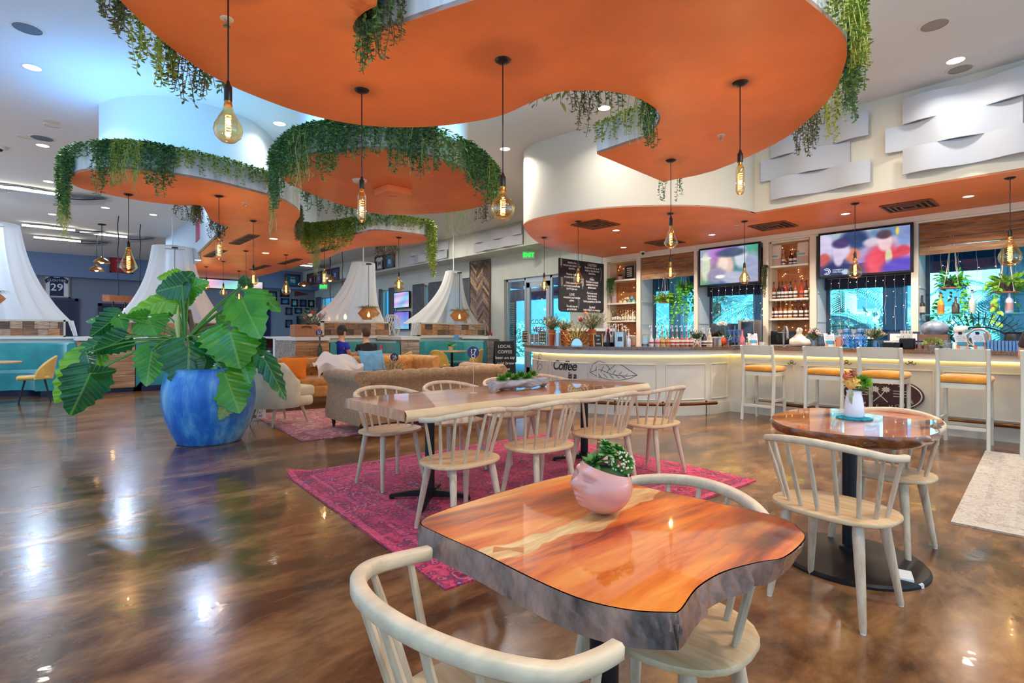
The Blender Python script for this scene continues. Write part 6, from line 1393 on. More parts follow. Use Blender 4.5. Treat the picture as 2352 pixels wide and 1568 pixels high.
bouquet(o, Vector((4.66, YR+.8, HWH+.26)), .3, .45, [0, 1, 3, 1], 60, 33, 'foliage'); rr = random.Random(8); blooms(o, [(Vector((4.66+rr.uniform(-.25, .25), YR+.8+rr.uniform(-.15, .15), HWH+.4+rr.uniform(.05, .3))), .06, c) for c in ((206, 60, 80), (226, 120, 130), (240, 226, 216), (200, 50, 70), (236, 180, 180), (240, 230, 210))])
o = thing('wicker_lantern', 'tall white woven wicker lantern on the half wall between the two drape canopies', 'lantern', (7.03, YR+1.5, HWH+.04)); b = MB()
for k in range(18):
 a = 2*PI*k/18
 for s_ in (-1, 1): b.tube([(7.03+r_*math.cos(a+s_*z*1.6), YR+1.5+r_*math.sin(a+s_*z*1.6), HWH+.04+z) for r_, z in [(.15, .01), (.2, .15), (.22, .3), (.19, .45), (.14, .56)]], .008, 5)
b.build('woven_cage', pm('white_wicker', (214, 208, 200), .7), o); b = MB();
for z, r_ in ((.01, .15), (.56, .14)): b.tube([(7.03+r_*math.cos(2*PI*i/24), YR+1.5+r_*math.sin(2*PI*i/24), HWH+.04+z) for i in range(24)], .012, 6, closed=True)
b.build('rims', pm('white_wicker', (214, 208, 200), .7), o)
single('sign_card', MB().box(6.72, 6.86, YR+1.46, YR+1.48, HWH+.04, HWH+.34), pm('card_white', (232, 234, 236), .6), 'small white sign card left of the wicker lantern', 'sign')
o = thing('side_counter', 'low orange wood side counter behind the ochre sofa carrying a green bottle', 'counter', (4.55, 10.9, 0)); MB().box(3.7, 5.5, 10.72, 11.1, .72, .78).build('top', wood('counter_orange', [(.3, (150, 90, 46)), (.7, (206, 140, 80))], 'X', 2, .35), o)
for x in (3.8, 5.4): MB().box(x-.04, x+.04, 10.8, 11.02, 0, .718).build('leg', BLACK, o)
bottle('wine_bottle', 'dark green wine bottle holding a blue number disc, behind the ochre sofa', (4.42, 10.9, .78), .38, .05, (24, 60, 36), lab=(60, 80, 50), cap=(40, 60, 40), neck=.42, nr=.32)
disc_stand('round navy 52 disc standing behind the green wine bottle', (4.44, 10.98, .78), '52', .49, .07)
o = thing('flower_vase', 'small vase of wildflowers with a navy disc on the coffee table, before the blue pillow', 'flower vase', (4.42, 7.9, .432)); MB().lathe([(0, 0), (.04, 0), (.035, .12), (.045, .14), (0, .1)], (4.42, 7.9, .432), 14).build('vase', thin('clear_glass', (236, 240, 240), .12), o); bouquet(o, Vector((4.42, 7.9, .52)), .2, .36, [2, 2, 1], 26, 41, 'wildflowers')
disc_stand('small navy 16 disc among the wildflowers on the coffee table', (4.5, 7.95, .432), '16', .42, .07)
p = onZ(1192, 893, .76); o = thing('log_planter', 'grey driftwood-log trough of green succulents on the long communal table', 'planter', p); b = MB(); M_ = Matrix.Rotation(.02, 4, 'Z'); rr = random.Random(2)
L_ = .64; n_ = 22; m_ = 18
def lg(u, v):
 a = 2*PI*v; x = (u-.5)*L_; r_ = .052+.007*math.sin(u*17+a*2)+.006*math.sin(a*5+u*9)+.004*math.sin(u*40); z = math.sin(a)*r_*.95
 if z > .03: z = .03-.012*abs(math.cos(a))
 return Vector((x, math.cos(a)*r_*1.15+.012*math.sin(u*6), z+.06))
b.grid(lg, n_, m_); b.add([lg(0, v/m_) for v in range(m_)], [tuple(range(m_))]); b.add([lg(1, v/m_) for v in range(m_)], [tuple(range(m_-1, -1, -1))])
b.xf(Matrix.Translation(p) @ M_); b.build('log_trough', pm('driftwood', (150, 152, 156), .85, c2=(196, 198, 200), var=.3, scale=16, bump=.8, bscale=40, stretch=(.5, 2, 2)), o, smooth=60)
for i in range(6):
 b = MB(); c = p+Vector((-.2+.075*i, .012*math.sin(i*3), .088+.02*(i % 2)))
 for k in range(34):
  a = k*2.4; e = .15+1.2*k/34; d = Vector((math.cos(a)*math.cos(e), math.sin(a)*math.cos(e), math.sin(e))); b.leaf2(c, d, d.orthogonal().normalized() if k % 2 else Vector((-math.sin(a), math.cos(a), 0)), .06, .027, -.12)
 b.build('succulent', pm('succulent_green', (104, 168, 44), .45, c2=(60, 124, 30), var=.2, scale=30), o)
p = onZ(1383, 1178, TZ); o = thing('face_planter', 'glossy pink planter shaped as a tilted sleeping face holding succulents', 'planter', p)
PINK = pm('pink_glaze', (226, 160, 146), .15, var=.03, scale=5, coat=.6)
R_ = .082; axis = Vector((0, 0, 1))
tiltM = Matrix.Rotation(math.radians(16), 4, Vector(FW+(0,)))
fdir = (Vector(RT+(0,))*-.88+Vector(FW+(0,))*-.47).normalized(); fs_ = fdir.cross(axis)
b = MB(); NU, NV = 56, 40
def sk(u, v):
 a = 2*PI*u; e = -PI/2+(PI/2+.62)*v; d = Vector((math.cos(a)*math.cos(e), math.sin(a)*math.cos(e), math.sin(e)*.96)); r_ = R_
 lx = d.dot(fs_); lz = d.z; fz = d.dot(fdir)
 if fz > 0:
  g = lambda x0, z0, sx, sz: math.exp(-((lx-x0)/sx)**2-((lz-z0)/sz)**2)*fz
  r_ += .020*g(0, -.12, .15, .16)+.012*g(0, .1, .1, .25)-.012*g(.33, .12, .2, .12)-.012*g(-.33, .12, .2, .12)+.009*g(.33, .02, .17, .07)+.009*g(-.33, .02, .17, .07)+.008*g(.33, .32, .25, .08)+.008*g(-.33, .32, .25, .08)+.010*g(0, -.44, .17, .05)+.010*g(0, -.56, .14, .05)-.008*g(0, -.5, .2, .025)+.010*g(0, -.75, .25, .1)+.006*g(.5, -.25, .2, .2)+.006*g(-.5, -.25, .2, .2)
 return d*r_
b.grid(sk, NU, NV); b.xf(tiltM)
mz = min(v[2] for v in b.v); b.v = [(x+p.x, y+p.y, z-mz+p.z+.001) for x, y, z in b.v]; b.build('face_pot', PINK, o, smooth=180)
ctr = p+Vector((0, 0, -mz+.001)); up_ = (tiltM @ Vector((0, 0, 1, 0))).to_3d(); rim = ctr+up_*R_*.55
MB().sphere(rim-up_*.012, (.06, .06, .02), 16, 6).build('moss', pm('moss_dark', (60, 80, 40), .9), o)
def rosette(c, nrm, r_, n, mat, nm, wd=.45):
 b = MB(); q = nrm.to_track_quat('Z', 'Y').to_matrix()
 for k in range(n):
  a = k*2.4; e = .1+1.15*k/n; d = q @ Vector((math.cos(a)*math.cos(e), math.sin(a)*math.cos(e), math.sin(e))); s_ = (q @ Vector((-math.sin(a), math.cos(a), 0))); b.leaf2(c, d, s_, r_*(1-.4*k/n), r_*wd, -.25)
 return b.build(nm, mat, o)
SG1 = pm('succ_light', (136, 190, 100), .5, c2=(96, 150, 70), var=.2, scale=40); SG2 = pm('succ_deep', (70, 130, 60), .5, c2=(110, 160, 70), var=.2, scale=40)
r_ = Vector(RT+(0,))
rosette(rim-r_*.035+up_*.012, (up_-r_*.7).normalized(), .058, 26, SG2, 'spiky_rosette', .3); rosette(rim+up_*.04-r_*.01, up_, .042, 22, SG1, 'rosette', .6)
rosette(rim+up_*.062-r_*.018+Vector(FW+(0,))*.01, up_, .03, 18, SG1, 'rosette', .6); rosette(rim+up_*.045+r_*.022+Vector(FW+(0,))*.02, (up_+r_*.4).normalized(), .034, 20, SG1, 'rosette', .6)
b = MB(); rr = random.Random(6)
for k in range(260):
 d = Vector((rr.gauss(0, 1), rr.gauss(0, 1), rr.gauss(.4, .8))).normalized(); c = rim+r_*.036-Vector(FW+(0,))*.012+up_*.012; b.cur = 1 if k % 3 == 0 else 0
 if b.cur: b.sphere(c+d*.034, .0032, 5, 4)
 else: b.leaf(c+d*.018, d, d.orthogonal().normalized(), .018, .008)
b.build('budding_cluster', [SG2, pm('bud_cream', (226, 226, 180), .7)], o)
p = onZ(1962, 962, TZ); o = thing('flower_vase', 'white milk-bottle vase with yellow rose and green blooms on the honey table', 'flower vase', p+Vector((0, 0, .012)))
MB().lathe([(0, 0), (.046, 0), (.05, .01), (.049, .06), (.042, .11), (.036, .135), (.04, .15), (.034, .15), (.03, .13), (0, .12)], p+Vector((0, 0, .012)), 26).build('vase', pm('milk_glass', (226, 232, 244), .25), o, smooth=70)
c = p+Vector((0, 0, .17)); r_ = Vector(RT+(0,)); fw_ = Vector(FW+(0,))
blooms(o, [(c-r_*.032-fw_*.02+Vector((0, 0, .035)), .052, (226, 186, 100)), (c-r_*.045+Vector((0, 0, .075)), .035, (196, 104, 70)), (c-r_*.005+Vector((0, 0, .085)), .03, (150, 90, 60))])
b = MB(); rr = random.Random(3)
for k in range(420):
 d = Vector((rr.gauss(0, 1), rr.gauss(0, 1), rr.gauss(.3, .8))).normalized(); b.leaf(c+r_*.05+Vector((0, 0, .04)), d, d.orthogonal().normalized(), .052, .006)
b.build('green_pompom', pm('pompom_green', (120, 176, 40), .7), o)
b = MB()
for k in range(12): d = (r_*(.9+.3*math.sin(k))+Vector((0, 0, .05-.1*(k % 3)))+fw_*math.sin(k*2.1)*.6).normalized(); b.leaf2(c+Vector((0, 0, .0)), d, d.cross(Vector((0, 0, 1))).normalized(), .1, .03, .2)
b.leaf2(c-r_*.03-fw_*.03, Vector((0, 0, -1)), r_, .09, .04, .05); b.build('leaves', pm('sage_green', (130, 150, 110), .7, var=.2, scale=30), o)
b = MB(); b.lathe([(0, 0), (.085, 0), (.088, .006), (.08, .011), (0, .011)], p, 40, fn=lambda v, a: Vector((v.x*(1+.07*math.sin(a*13)), v.y*(1+.07*math.sin(a*13)), v.z))); single('felt_mat', b, pm('felt_teal2', (10, 130, 150), .95, var=.3, scale=70), 'fluffy teal coaster under the white vase on the honey table', 'place mat')
q = onZ(2090, 1335, 0); b = MB(); b.obox((q.x, q.y, .012), (.15, .07, .02), RZ(.5)); b.obox((q.x-.02, q.y+.02, .03), (.12, .07, .012), RZ(.3)); single('folded_napkin', b, pm('paper_white', (240, 240, 240), .8), 'folded white napkin wedged under the round black base of the honey table', 'napkin')
VM = {'ivy': [pm('ivy_a', (84, 134, 76), .6), pm('ivy_b', (124, 164, 84), .6), pm('ivy_c', (60, 106, 68), .6)],
  'lime': [pm('lime_a', (150, 176, 62), .6), pm('lime_b', (108, 146, 60), .6), pm('lime_c', (178, 190, 90), .6)],
  'olive': [pm('olive_a', (104, 112, 66), .6), pm('olive_b', (132, 134, 86), .6), pm('olive_c', (76, 88, 54), .6)],
  'moss': [pm('moss1', (160, 190, 110), .8), pm('moss2', (130, 170, 96), .8), pm('moss3', (190, 200, 130), .8)],
  'big': [pm('big_a', (120, 160, 80), .5), pm('big_b', (150, 180, 110), .5), pm('big_c', (90, 140, 70), .5)]}
def garland(name, label, edge, normals, drop, kind, seed, dens=1.0, lsz=1.0, group='greenery trailing from the ceiling panels', ztop=None, cat='hanging plant', mop=True):
 """strands start on the rim (points `edge`), flop out along `normals` and hang `drop` below the underside"""
 r = random.Random(seed); b = MB(); n = len(edge)
 ln = sum((edge[i+1]-edge[i]).length for i in range(n-1)); NS = max(3, int(ln*46*dens))
 zt = (HZ+BAND+.02) if ztop is None else ztop
 for s_ in range(NS):
  q = (s_+r.random())/NS*(n-1); i = min(n-2, int(q)); p = edge[i].lerp(edge[i+1], q-i); nn = normals[i]
  env = .55+.45*math.sin(PI*min(1, max(0, (s_+.5)/NS)))
  D_ = (drop*env*r.uniform(.35, 1.0)) if r.random() < .6 else -BAND*r.uniform(.1, .8)
  x = Vector((p.x, p.y, zt-.02)); o_ = nn*r.uniform(.03, .1); path = [x-nn*.06, x+Vector((0, 0, .035))+o_*.5, x+o_+Vector((0, 0, -.03))]
  end = Vector((x.x, x.y, HZ-D_ if ztop is None else zt-drop*env*r.uniform(.4, 1)))+o_*1.1; L_ = (path[-1]-end).length; k = max(2, int(L_/.03)); st = path[-1]
  for j in range(1, k+1): path.append(st.lerp(end, j/k)+Vector((math.sin(j*.5+s_), math.cos(j*.43+s_*2), 0))*.012)
  b.cur = 2; b.tube(path, .0025, 3, caps=False)
  tone = r.choice((0, 0, 1, 1, 2))
  for j in range(1, len(path)):
   a0_, a1_ = path[j-1], path[j]; sg = a1_-a0_; m_ = max(1, int(sg.length/.012))
   for g in range(m_ if kind != 'big' else max(1, m_//3)):
    c = a0_.lerp(a1_, (g+r.random())/m_); b.cur = tone if r.random() < .7 else r.randrange(3)
    an = r.random()*2*PI; hd = Vector((math.cos(an), math.sin(an), 0))
    if kind == 'moss':
     d = (hd*.5+Vector((0, 0, -1))*r.uniform(.5, 1)).normalized(); b.leaf(c, d, d.orthogonal().normalized(), .055*lsz, .006*lsz)
    elif kind == 'big':
     d = (hd+Vector((0, 0, r.uniform(-.9, .1)))).normalized(); b.leaf2(c, d, d.cross(Vector((0, 0, 1))).normalized(), .085*lsz, .032*lsz)
    else:
     d = (hd+nn*.3+Vector((0, 0, r.uniform(-.8, .45)))).normalized(); sd = d.cross(Vector((r.uniform(-.5, .5), r.uniform(-.5, .5), 1))).normalized()
     b.leaf(c, d, sd, (.038 if kind == 'ivy' else .035)*lsz, (.02 if kind != 'olive' else .016)*lsz)
 return single(name, b, VM[kind], label, cat, group, smooth=0)
def outline_run(pts, p0, p1):
 """stretch of a cloud outline between the vertices nearest two picture points, with outward normals"""
 n = len(pts); a = min(range(n), key=lambda i: (pts[i]-p0).length); c = min(range(n), key=lambda i: (pts[i]-p1).length)
 f = [(a+i) % n for i in range((c-a) % n+1)]; g = [(a-i) % n for i in range((a-c) % n+1)]; idx = f if len(f) <= len(g) else g
 if len(idx) < 2: idx = [a, (a+1) % n]
 ar = sum(pts[i].x*pts[(i+1) % n].y-pts[(i+1) % n].x*pts[i].y for i in range(n)); E_ = []; N_ = []
 for i in idx:
  t_ = (pts[(i+1) % n]-pts[i-1]).normalized(); nn = Vector((t_.y, -t_.x, 0)) if ar > 0 else Vector((-t_.y, t_.x, 0)); E_.append(pts[i]); N_.append(nn)
 return E_, N_
def vine(pts, a, b_, drop, kind, label, seed, dens=1., lsz=1.):
 E_, N_ = outline_run(pts, onZ(*a, HZ), onZ(*b_, HZ)); garland('hanging_vine', label, E_, N_, drop, kind, seed, dens, lsz)
V = vine
V(A_pts, (275, 0), (335, 60), .16, 'olive', 'olive broad-leaf greenery at the upper left end of the nearest orange panel', 1, 2.2, 1.3)
V(A_pts, (330, 55), (425, 135), .3, 'lime', 'yellow-green trailing vines along the upper left edge of the nearest orange panel', 2, 2.0, 1.1)
V(A_pts, (400, 115), (490, 178), .26, 'olive', 'grey-green vines hanging just left of the biggest pear bulb', 3, 1.9, 1.1)
V(A_pts, (470, 165), (560, 210), .05, 'big', 'few large pointed leaves poking out behind the biggest pear bulb socket', 4, .45)
V(A_pts, (812, 62), (880, 75), .3, 'ivy', 'dark green vine clump in the notch of the nearest orange panel', 5, 1.8)
V(A_pts, (850, 78), (960, 42), .26, 'olive', 'olive vines along the right side of the notch in the nearest orange panel', 6, 1.9)
V(A_pts, (865, 14), (815, 50), .12, 'ivy', 'short green vines along the left side of the notch in the nearest orange panel', 26, 1.2)
V(A_pts, (1225, 233), (1310, 209), .06, 'big', 'sparse large leaves at the left of the S-shaped hollow in the nearest orange panel', 7, .4)
V(A_pts, (1300, 210), (1385, 208), .34, 'olive', 'olive vines hanging at the top of the S-shaped hollow', 8, 2.0)
V(A_pts, (1380, 208), (1450, 220), .16, 'ivy', 'dark leafy fringe along the top of the S-shaped hollow', 9, 1.3)
V(A_pts, (1435, 218), (1495, 243), .42, 'moss', 'feathery pale vines in the S-shaped hollow', 10, 1.5)
V(A_pts, (1480, 235), (1516, 285), .3, 'ivy', 'dense green vines at the right end of the S-shaped hollow', 11, 1.6)
V(A_pts, (1480, 318), (1375, 352), -.18, 'lime', 'short lime fringe on the white rim inside the S-shaped hollow', 12, .8)
V(A_pts, (1520, 417), (1560, 410), .3, 'ivy', 'two thin green strands below the pointed tip of the nearest orange panel', 13, .9)
V(A_pts, (1905, 5), (1935, 75), .1, 'lime', 'bright lime vines at the top right of the nearest orange panel', 14, 1.5)
V(A_pts, (1930, 70), (1942, 160), .12, 'lime', 'thick lime vine bundle beside the right edge of the nearest orange panel', 15, 2.2)
V(A_pts, (1944, 130), (1915, 215), .32, 'ivy', 'long green vines along the lower right edge of the nearest orange panel', 16, 2.)
V(A_pts, (1915, 212), (1868, 266), .34, 'lime', 'yellow-green vines in front of the wavy wall panels', 17, 1.5)
V(A_pts, (1868, 266), (1800, 318), .26, 'olive', 'sparse dark leafy sprays before the left wavy wall panels', 18, 1.5)
B = B_pts
V(B, (642, 410), (668, 376), .5, 'ivy', 'dense blue-green vines round the left end of the orange disc', 20, 2.2, 1.2); V(B, (655, 415), (642, 402), .75, 'moss', 'longest pale wispy strand at the left end of the orange disc', 21, 2.4, 1.2)
V(B, (668, 376), (720, 356), .3, 'ivy', 'leafy green garland on the near left rim of the orange disc', 22, 2.2, 1.2); V(B, (690, 364), (730, 354), .42, 'moss', 'wispy pale green moss hanging from the near left rim of the orange disc', 23, 2.4, 1.3)
V(B, (720, 356), (790, 347), .3, 'ivy', 'dark vine clump hanging left of the tube bulb over the orange disc', 24, 2.2, 1.2); V(B, (790, 347), (880, 343), .12, 'ivy', 'thick short greenery behind the tube bulb cord on the orange disc', 25, 2.4, 1.2)
V(B, (870, 343), (940, 350), .26, 'ivy', 'green vines at the middle of the near rim of the orange disc', 27, 2.2, 1.2); V(B, (905, 346), (935, 350), .28, 'moss', 'cream coloured tassel strands at the middle of the near rim of the orange disc', 28, .9, 1.2)
V(B, (935, 350), (1010, 368), .28, 'ivy', 'vine clumps right of the cream tassels on the orange disc', 29, 2.2, 1.2); V(B, (1005, 366), (1075, 396), .06, 'big', 'pale broad leaves on the right near rim of the orange disc', 30, 1.1)
V(B, (1060, 390), (1128, 436), .28, 'ivy', 'vines at the right near rim of the orange disc beside the globe bulb', 31, 2., 1.2); V(B, (1100, 410), (1132, 450), .36, 'lime', 'light tassel strands at the right end of the orange disc', 32, 1.4, 1.1)
V(B, (1128, 455), (1090, 478), .26, 'olive', 'dark strand dangling from the right far rim of the orange disc', 33, .9, 1.2); V(B, (1075, 482), (1000, 490), .5, 'moss', 'long wispy moss below the right far rim of the orange disc', 34, 1.0, 1.3)
V(B, (860, 490), (790, 472), .2, 'ivy', 'blue-green trailing leaves below the far rim of the orange disc behind the tube bulb', 35, 1.2, 1.2); V(B, (790, 472), (700, 437), .24, 'ivy', 'trailing greenery below the far left rim of the orange disc', 36, 1.2, 1.2)
C = C_pts
V(C, (165, 422), (172, 400), .5, 'ivy', 'thick green cascade at the left tip of the long wavy panel', 40, 3.2, 1.3); V(C, (160, 412), (168, 424), .75, 'moss', 'longest pale moss strand at the left tip of the long wavy panel', 41, 3., 1.4)
V(C, (172, 400), (215, 391), -.2, 'ivy', 'short green tufts on the rim near the left tip of the long wavy panel', 42, .7, 1.2); V(C, (215, 391), (270, 388), .32, 'ivy', 'leafy clump hanging over the left rim of the long wavy panel', 43, 2.2, 1.3)
V(C, (262, 388), (325, 391), .3, 'moss', 'yellow-green moss hanging over the diamond bulb canopy on the long wavy panel', 44, 2., 1.3); V(C, (262, 388), (330, 391), .1, 'lime', 'lime leafy fringe above the diamond bulb on the long wavy panel', 45, 1.8, 1.3)
V(C, (320, 390), (400, 402), .3, 'ivy', 'green clump at the right of the left lobe rim of the long wavy panel', 46, 2.2, 1.3); V(C, (400, 402), (500, 420), -.24, 'lime', 'low lime tufts along the white rim of the long wavy panel', 47, 1.2, 1.2); V(C, (500, 420), (620, 450), -.24, 'lime', 'sparse yellowish tufts along the right white rim of the long wavy panel', 48, 1., 1.2)
V(C, (475, 490), (405, 470), .28, 'olive', 'dark olive strands under the far side of the long wavy panel', 49, 1.6, 1.3); V(C, (525, 522), (488, 506), .34, 'olive', 'grey-green strands behind the tube bulb on the long wavy panel', 50, 1.6, 1.3)
V(C, (678, 512), (680, 540), .2, 'olive', 'dark greenery in the inner bend of the long wavy panel under the disc', 51, 2., 1.3); V(C, (680, 545), (745, 548), .25, 'lime', 'dense lime vines on the rear lobe below the orange disc', 52, 2.4, 1.4); V(C, (715, 548), (740, 548), .75, 'moss', 'long pale moss strand on the rear lobe below the orange disc', 53, 3., 1.5)
V(C, (745, 548), (820, 538), .3, 'lime', 'green vine clump on the rear lobe below the tube bulb', 54, 2.2, 1.4); V(C, (820, 538), (895, 532), -.2, 'big', 'broad leaf tufts on the white rim of the rear lobe', 55, 1., 1.2); V(C, (895, 532), (980, 545), -.24, 'lime', 'thin lime trailing along the white rim of the rear lobe', 56, 1.4, 1.3)
V(C, (985, 543), (975, 553), .8, 'lime', 'long green cascade at the right tip of the rear lobe', 57, 3.2, 1.4); V(C, (905, 563), (870, 566), .3, 'olive', 'green strands under the far edge of the rear lobe near the globe bulb', 58, 1.8, 1.4)
garland('hanging_vine', 'green garland spilling off the top shelf of the left bookcase', [Vector((XW-.02, onX(1414, 600, XW).y, 2.5)), Vector((XW-.02, onX(1400, 600, XW).y, 2.46))], [Vector((-1, 0, 0))]*2, .5, 'ivy', 70, 4.5, 1., ztop=2.52)
garland('hanging_vine', 'grey-green garland hanging beside the syrup bottle bookcase', [Vector((XW-.03, onX(1764, 600, XW).y, 2.46)), Vector((XW-.03, onX(1757, 600, XW).y, 2.46))], [Vector((-1, 0, 0))]*2, .62, 'olive', 71, 12, .9, ztop=2.49)
def leafmat(name, c, c2):
 m, nt, b = nodes(name); L = nt.links.new
 uv = nd(nt, 'ShaderNodeUVMap'); sx = nd(nt, 'ShaderNodeSeparateXYZ'); L(uv.outputs[0], sx.inputs[0])
 a = nd(nt, 'ShaderNodeMath', operation='SUBTRACT'); a.inputs[1].default_value = .5; L(sx.outputs[0], a.inputs[0]); ab = nd(nt, 'ShaderNodeMath', operation='ABSOLUTE'); L(a.outputs[0], ab.inputs[0])
 k = nd(nt, 'ShaderNodeMath', operation='MULTIPLY_ADD'); k.inputs[1].default_value = -.75; L(ab.outputs[0], k.inputs[0]); L(sx.outputs[1], k.inputs[2])
 w_ = nd(nt, 'ShaderNodeMath', operation='MULTIPLY'); w_.inputs[1].default_value = 2*PI*9; L(k.outputs[0], w_.inputs[0]); sn = nd(nt, 'ShaderNodeMath', operation='SINE'); L(w_.outputs[0], sn.inputs[0])
 v1 = nd(nt, 'ShaderNodeMapRange'); v1.inputs[1].default_value = .985; v1.inputs[2].default_value = 1.; L(sn.outputs[0], v1.inputs[0])
 v2 = nd(nt, 'ShaderNodeMapRange'); v2.inputs[1].default_value = .025; v2.inputs[2].default_value = .008; L(ab.outputs[0], v2.inputs[0])
 mxv = nd(nt, 'ShaderNodeMath', operation='MAXIMUM'); L(v1.outputs[0], mxv.inputs[0]); L(v2.outputs[0], mxv.inputs[1]); sc2 = nd(nt, 'ShaderNodeMath', operation='MULTIPLY'); sc2.inputs[1].default_value = .5; L(mxv.outputs[0], sc2.inputs[0])
 tc = nd(nt, 'ShaderNodeTexCoord'); nz = nd(nt, 'ShaderNodeTexNoise', Scale=5., Detail=3.); L(tc.outputs['Object'], nz.inputs[0]); r = ramp(nt, [(.35, c), (.65, c2)]); L(nz.outputs['Fac'], r.inputs[0])
 mx = nd(nt, 'ShaderNodeMix', data_type='RGBA'); L(sc2.outputs[0], mx.inputs[0]); L(r.outputs[0], mx.inputs[6]); mx.inputs[7].default_value = lin((150, 200, 90)); L(mx.outputs[2], b.inputs['Base Color'])
 b.inputs['Roughness'].default_value = .22; b.inputs['Specular IOR Level'].default_value = .7; b.inputs['Coat Weight'].default_value = .3
 bp = nd(nt, 'ShaderNodeBump', Strength=.3, Distance=.004); L(sn.outputs[0], bp.inputs['Height']); L(bp.outputs[0], b.inputs['Normal'])
 tr = nd(nt, 'ShaderNodeBsdfTranslucent'); L(mx.outputs[2], tr.inputs[0]); ms = nd(nt, 'ShaderNodeMixShader'); ms.inputs[0].default_value = .25; L(b.outputs[0], ms.inputs[1]); L(tr.outputs[0], ms.inputs[2]); L(ms.outputs[0], nt.nodes['Material Output'].inputs[0])
 return m
PL = [leafmat('philo_deep', (16, 92, 46), (34, 126, 52)), leafmat('philo_mid', (50, 148, 40), (88, 178, 36)), leafmat('philo_bright', (110, 190, 26), (146, 208, 40)), leafmat('philo_yellow', (150, 150, 30), (110, 150, 40))]
def philo_leaf(parent, B_, T_, W, roll, mat, seed, curl=.12):
 ax = T_-B_; L_ = ax.length; y = ax.normalized(); view = (Vector((0, 0, EYE))-B_).normalized(); nn = (view-y*view.dot(y)).normalized(); nn = Matrix.Rotation(roll, 3, y) @ nn; x = y.cross(nn); r = random.Random(seed); ph = r.random()*6
 b = MB(); NT, NUU = 44, 9
 for s_ in (-1, 1):
  vs = []; uv = []
  for i in range(NT+1):
   t = -.24+1.24*i/NT
   if t < 0: f = .86*math.sqrt(max(0, 1-(t/.245)**2))+.0; inn = .30*(min(1, -t/.2))**.6*f
   else: f = (1-t)**.62*(.86+.55*t*(1-t)); inn = 0
   lob = 1+.1*math.cos(2*PI*(5.2*(max(t, -.05))**.9+.5) if t > 0 else PI)*(.4+.6*min(1, t*3+.3)) if t > 0 else 1-.1
   w_ = W/2*f*lob
   for j in range(NUU+1):
    u = j/NUU; xx = s_*(inn*W/2+(w_-inn*W/2)*u); ka = abs(xx)/(W/2)
    z = -.16*abs(xx)+.02*L_*ka*math.sin(2*PI*5*(t-.35*ka)+ph)-curl*L_*max(0, t)**2+.035*L_*math.sin(ph+t*4)*ka-.1*L_*max(0, -t)
    vs.append(B_+y*(t*L_)+x*xx+nn*z); uv.append((.5+.5*xx/(W/2), t))
  k = NUU+1; fs = [(i*k+j, i*k+j+1, (i+1)*k+j+1, (i+1)*k+j) if s_ > 0 else (i*k+j, (i+1)*k+j, (i+1)*k+j+1, i*k+j+1) for i in range(NT) for j in range(NUU)]
  b.add(vs, fs, uv)
 return b.build('leaf', mat, parent, smooth=180)
pc = onZ(482, 1013, 0); pc = Vector((pc.x, pc.y, 0))
PH = thing('potted_philodendron', 'huge split-leaf philodendron in a glazed blue pot on the brown floor', 'potted plant', pc)
def blue_glaze():
 m, nt, b = nodes('blue_glaze'); L = nt.links.new; tc = nd(nt, 'ShaderNodeTexCoord'); mp = nd(nt, 'ShaderNodeMapping'); mp.inputs['Scale'].default_value = (6, 6, .8); L(tc.outputs['Object'], mp.inputs[0])
 n1 = nd(nt, 'ShaderNodeTexNoise', Scale=1.5, Detail=6., Roughness=.7); L(mp.outputs[0], n1.inputs[0]); n2 = nd(nt, 'ShaderNodeTexNoise', Scale=2.2, Detail=4.); L(tc.outputs['Object'], n2.inputs[0])
 mx = nd(nt, 'ShaderNodeMix', data_type='FLOAT'); mx.inputs[0].default_value = .5; L(n1.outputs[0], mx.inputs[2]); L(n2.outputs[0], mx.inputs[3]); r = ramp(nt, [(.33, (30, 78, 176)), (.47, (44, 120, 206)), (.56, (92, 164, 222)), (.68, (170, 206, 220))]); L(mx.outputs[0], r.inputs[0]); L(r.outputs[0], b.inputs['Base Color'])
 b.inputs['Roughness'].default_value = .35; bp = nd(nt, 'ShaderNodeBump', Strength=.3, Distance=.01); L(n1.outputs[0], bp.inputs['Height']); L(bp.outputs[0], b.inputs['Normal']); return m
MB().lathe([(0, 0), (.315, 0), (.335, .02), (.385, .13), (.44, .28), (.475, .43), (.485, .55), (.475, .66), (.445, .76), (.41, .82), (.42, .85), (.4, .86), (.37, .84), (.36, .74)], n=56).build('pot', blue_glaze(), PH, local=True, smooth=80)
MB().lathe([(.365, .77), (.2, .79), (0, .8)], n=30).build('soil', pm('soil', (60, 44, 34), .95, var=.4, scale=30, bump=.8), PH, local=True)
def Cq(x, y): return (100+x/3.484, 600+y/3.484)
crown = at(*Cq(1135, 640), 6.25)
MB().tube([pc+Vector((0, 0, .72)), pc.lerp(crown, .6)+Vector((0, 0, .3)), crown+Vector((0, 0, .02))], [.05, .045, .04], 10).build('trunk', pm('plant_trunk', (150, 126, 96), .8, var=.3, scale=20), PH)
a_, b_ = at(*Cq(1215, 640), 6.3), at(*Cq(1158, 392), 6.35); MB().tube([a_-Vector((0, 0, .5)), a_, b_], .03, 10).build('support_stake', pm('stake_wood', (130, 100, 78), .85, var=.2, scale=20), PH)
MB().tube([at(*Cq(1080, 610), 6.2), at(*Cq(1070, 500), 6.2), at(*Cq(1078, 350), 6.22)], [.02, .03, .004], 8).build('leaf_sheath', pm('sheath', (196, 206, 120), .5), PH)
PET = pm('petiole', (92, 150, 56), .45)
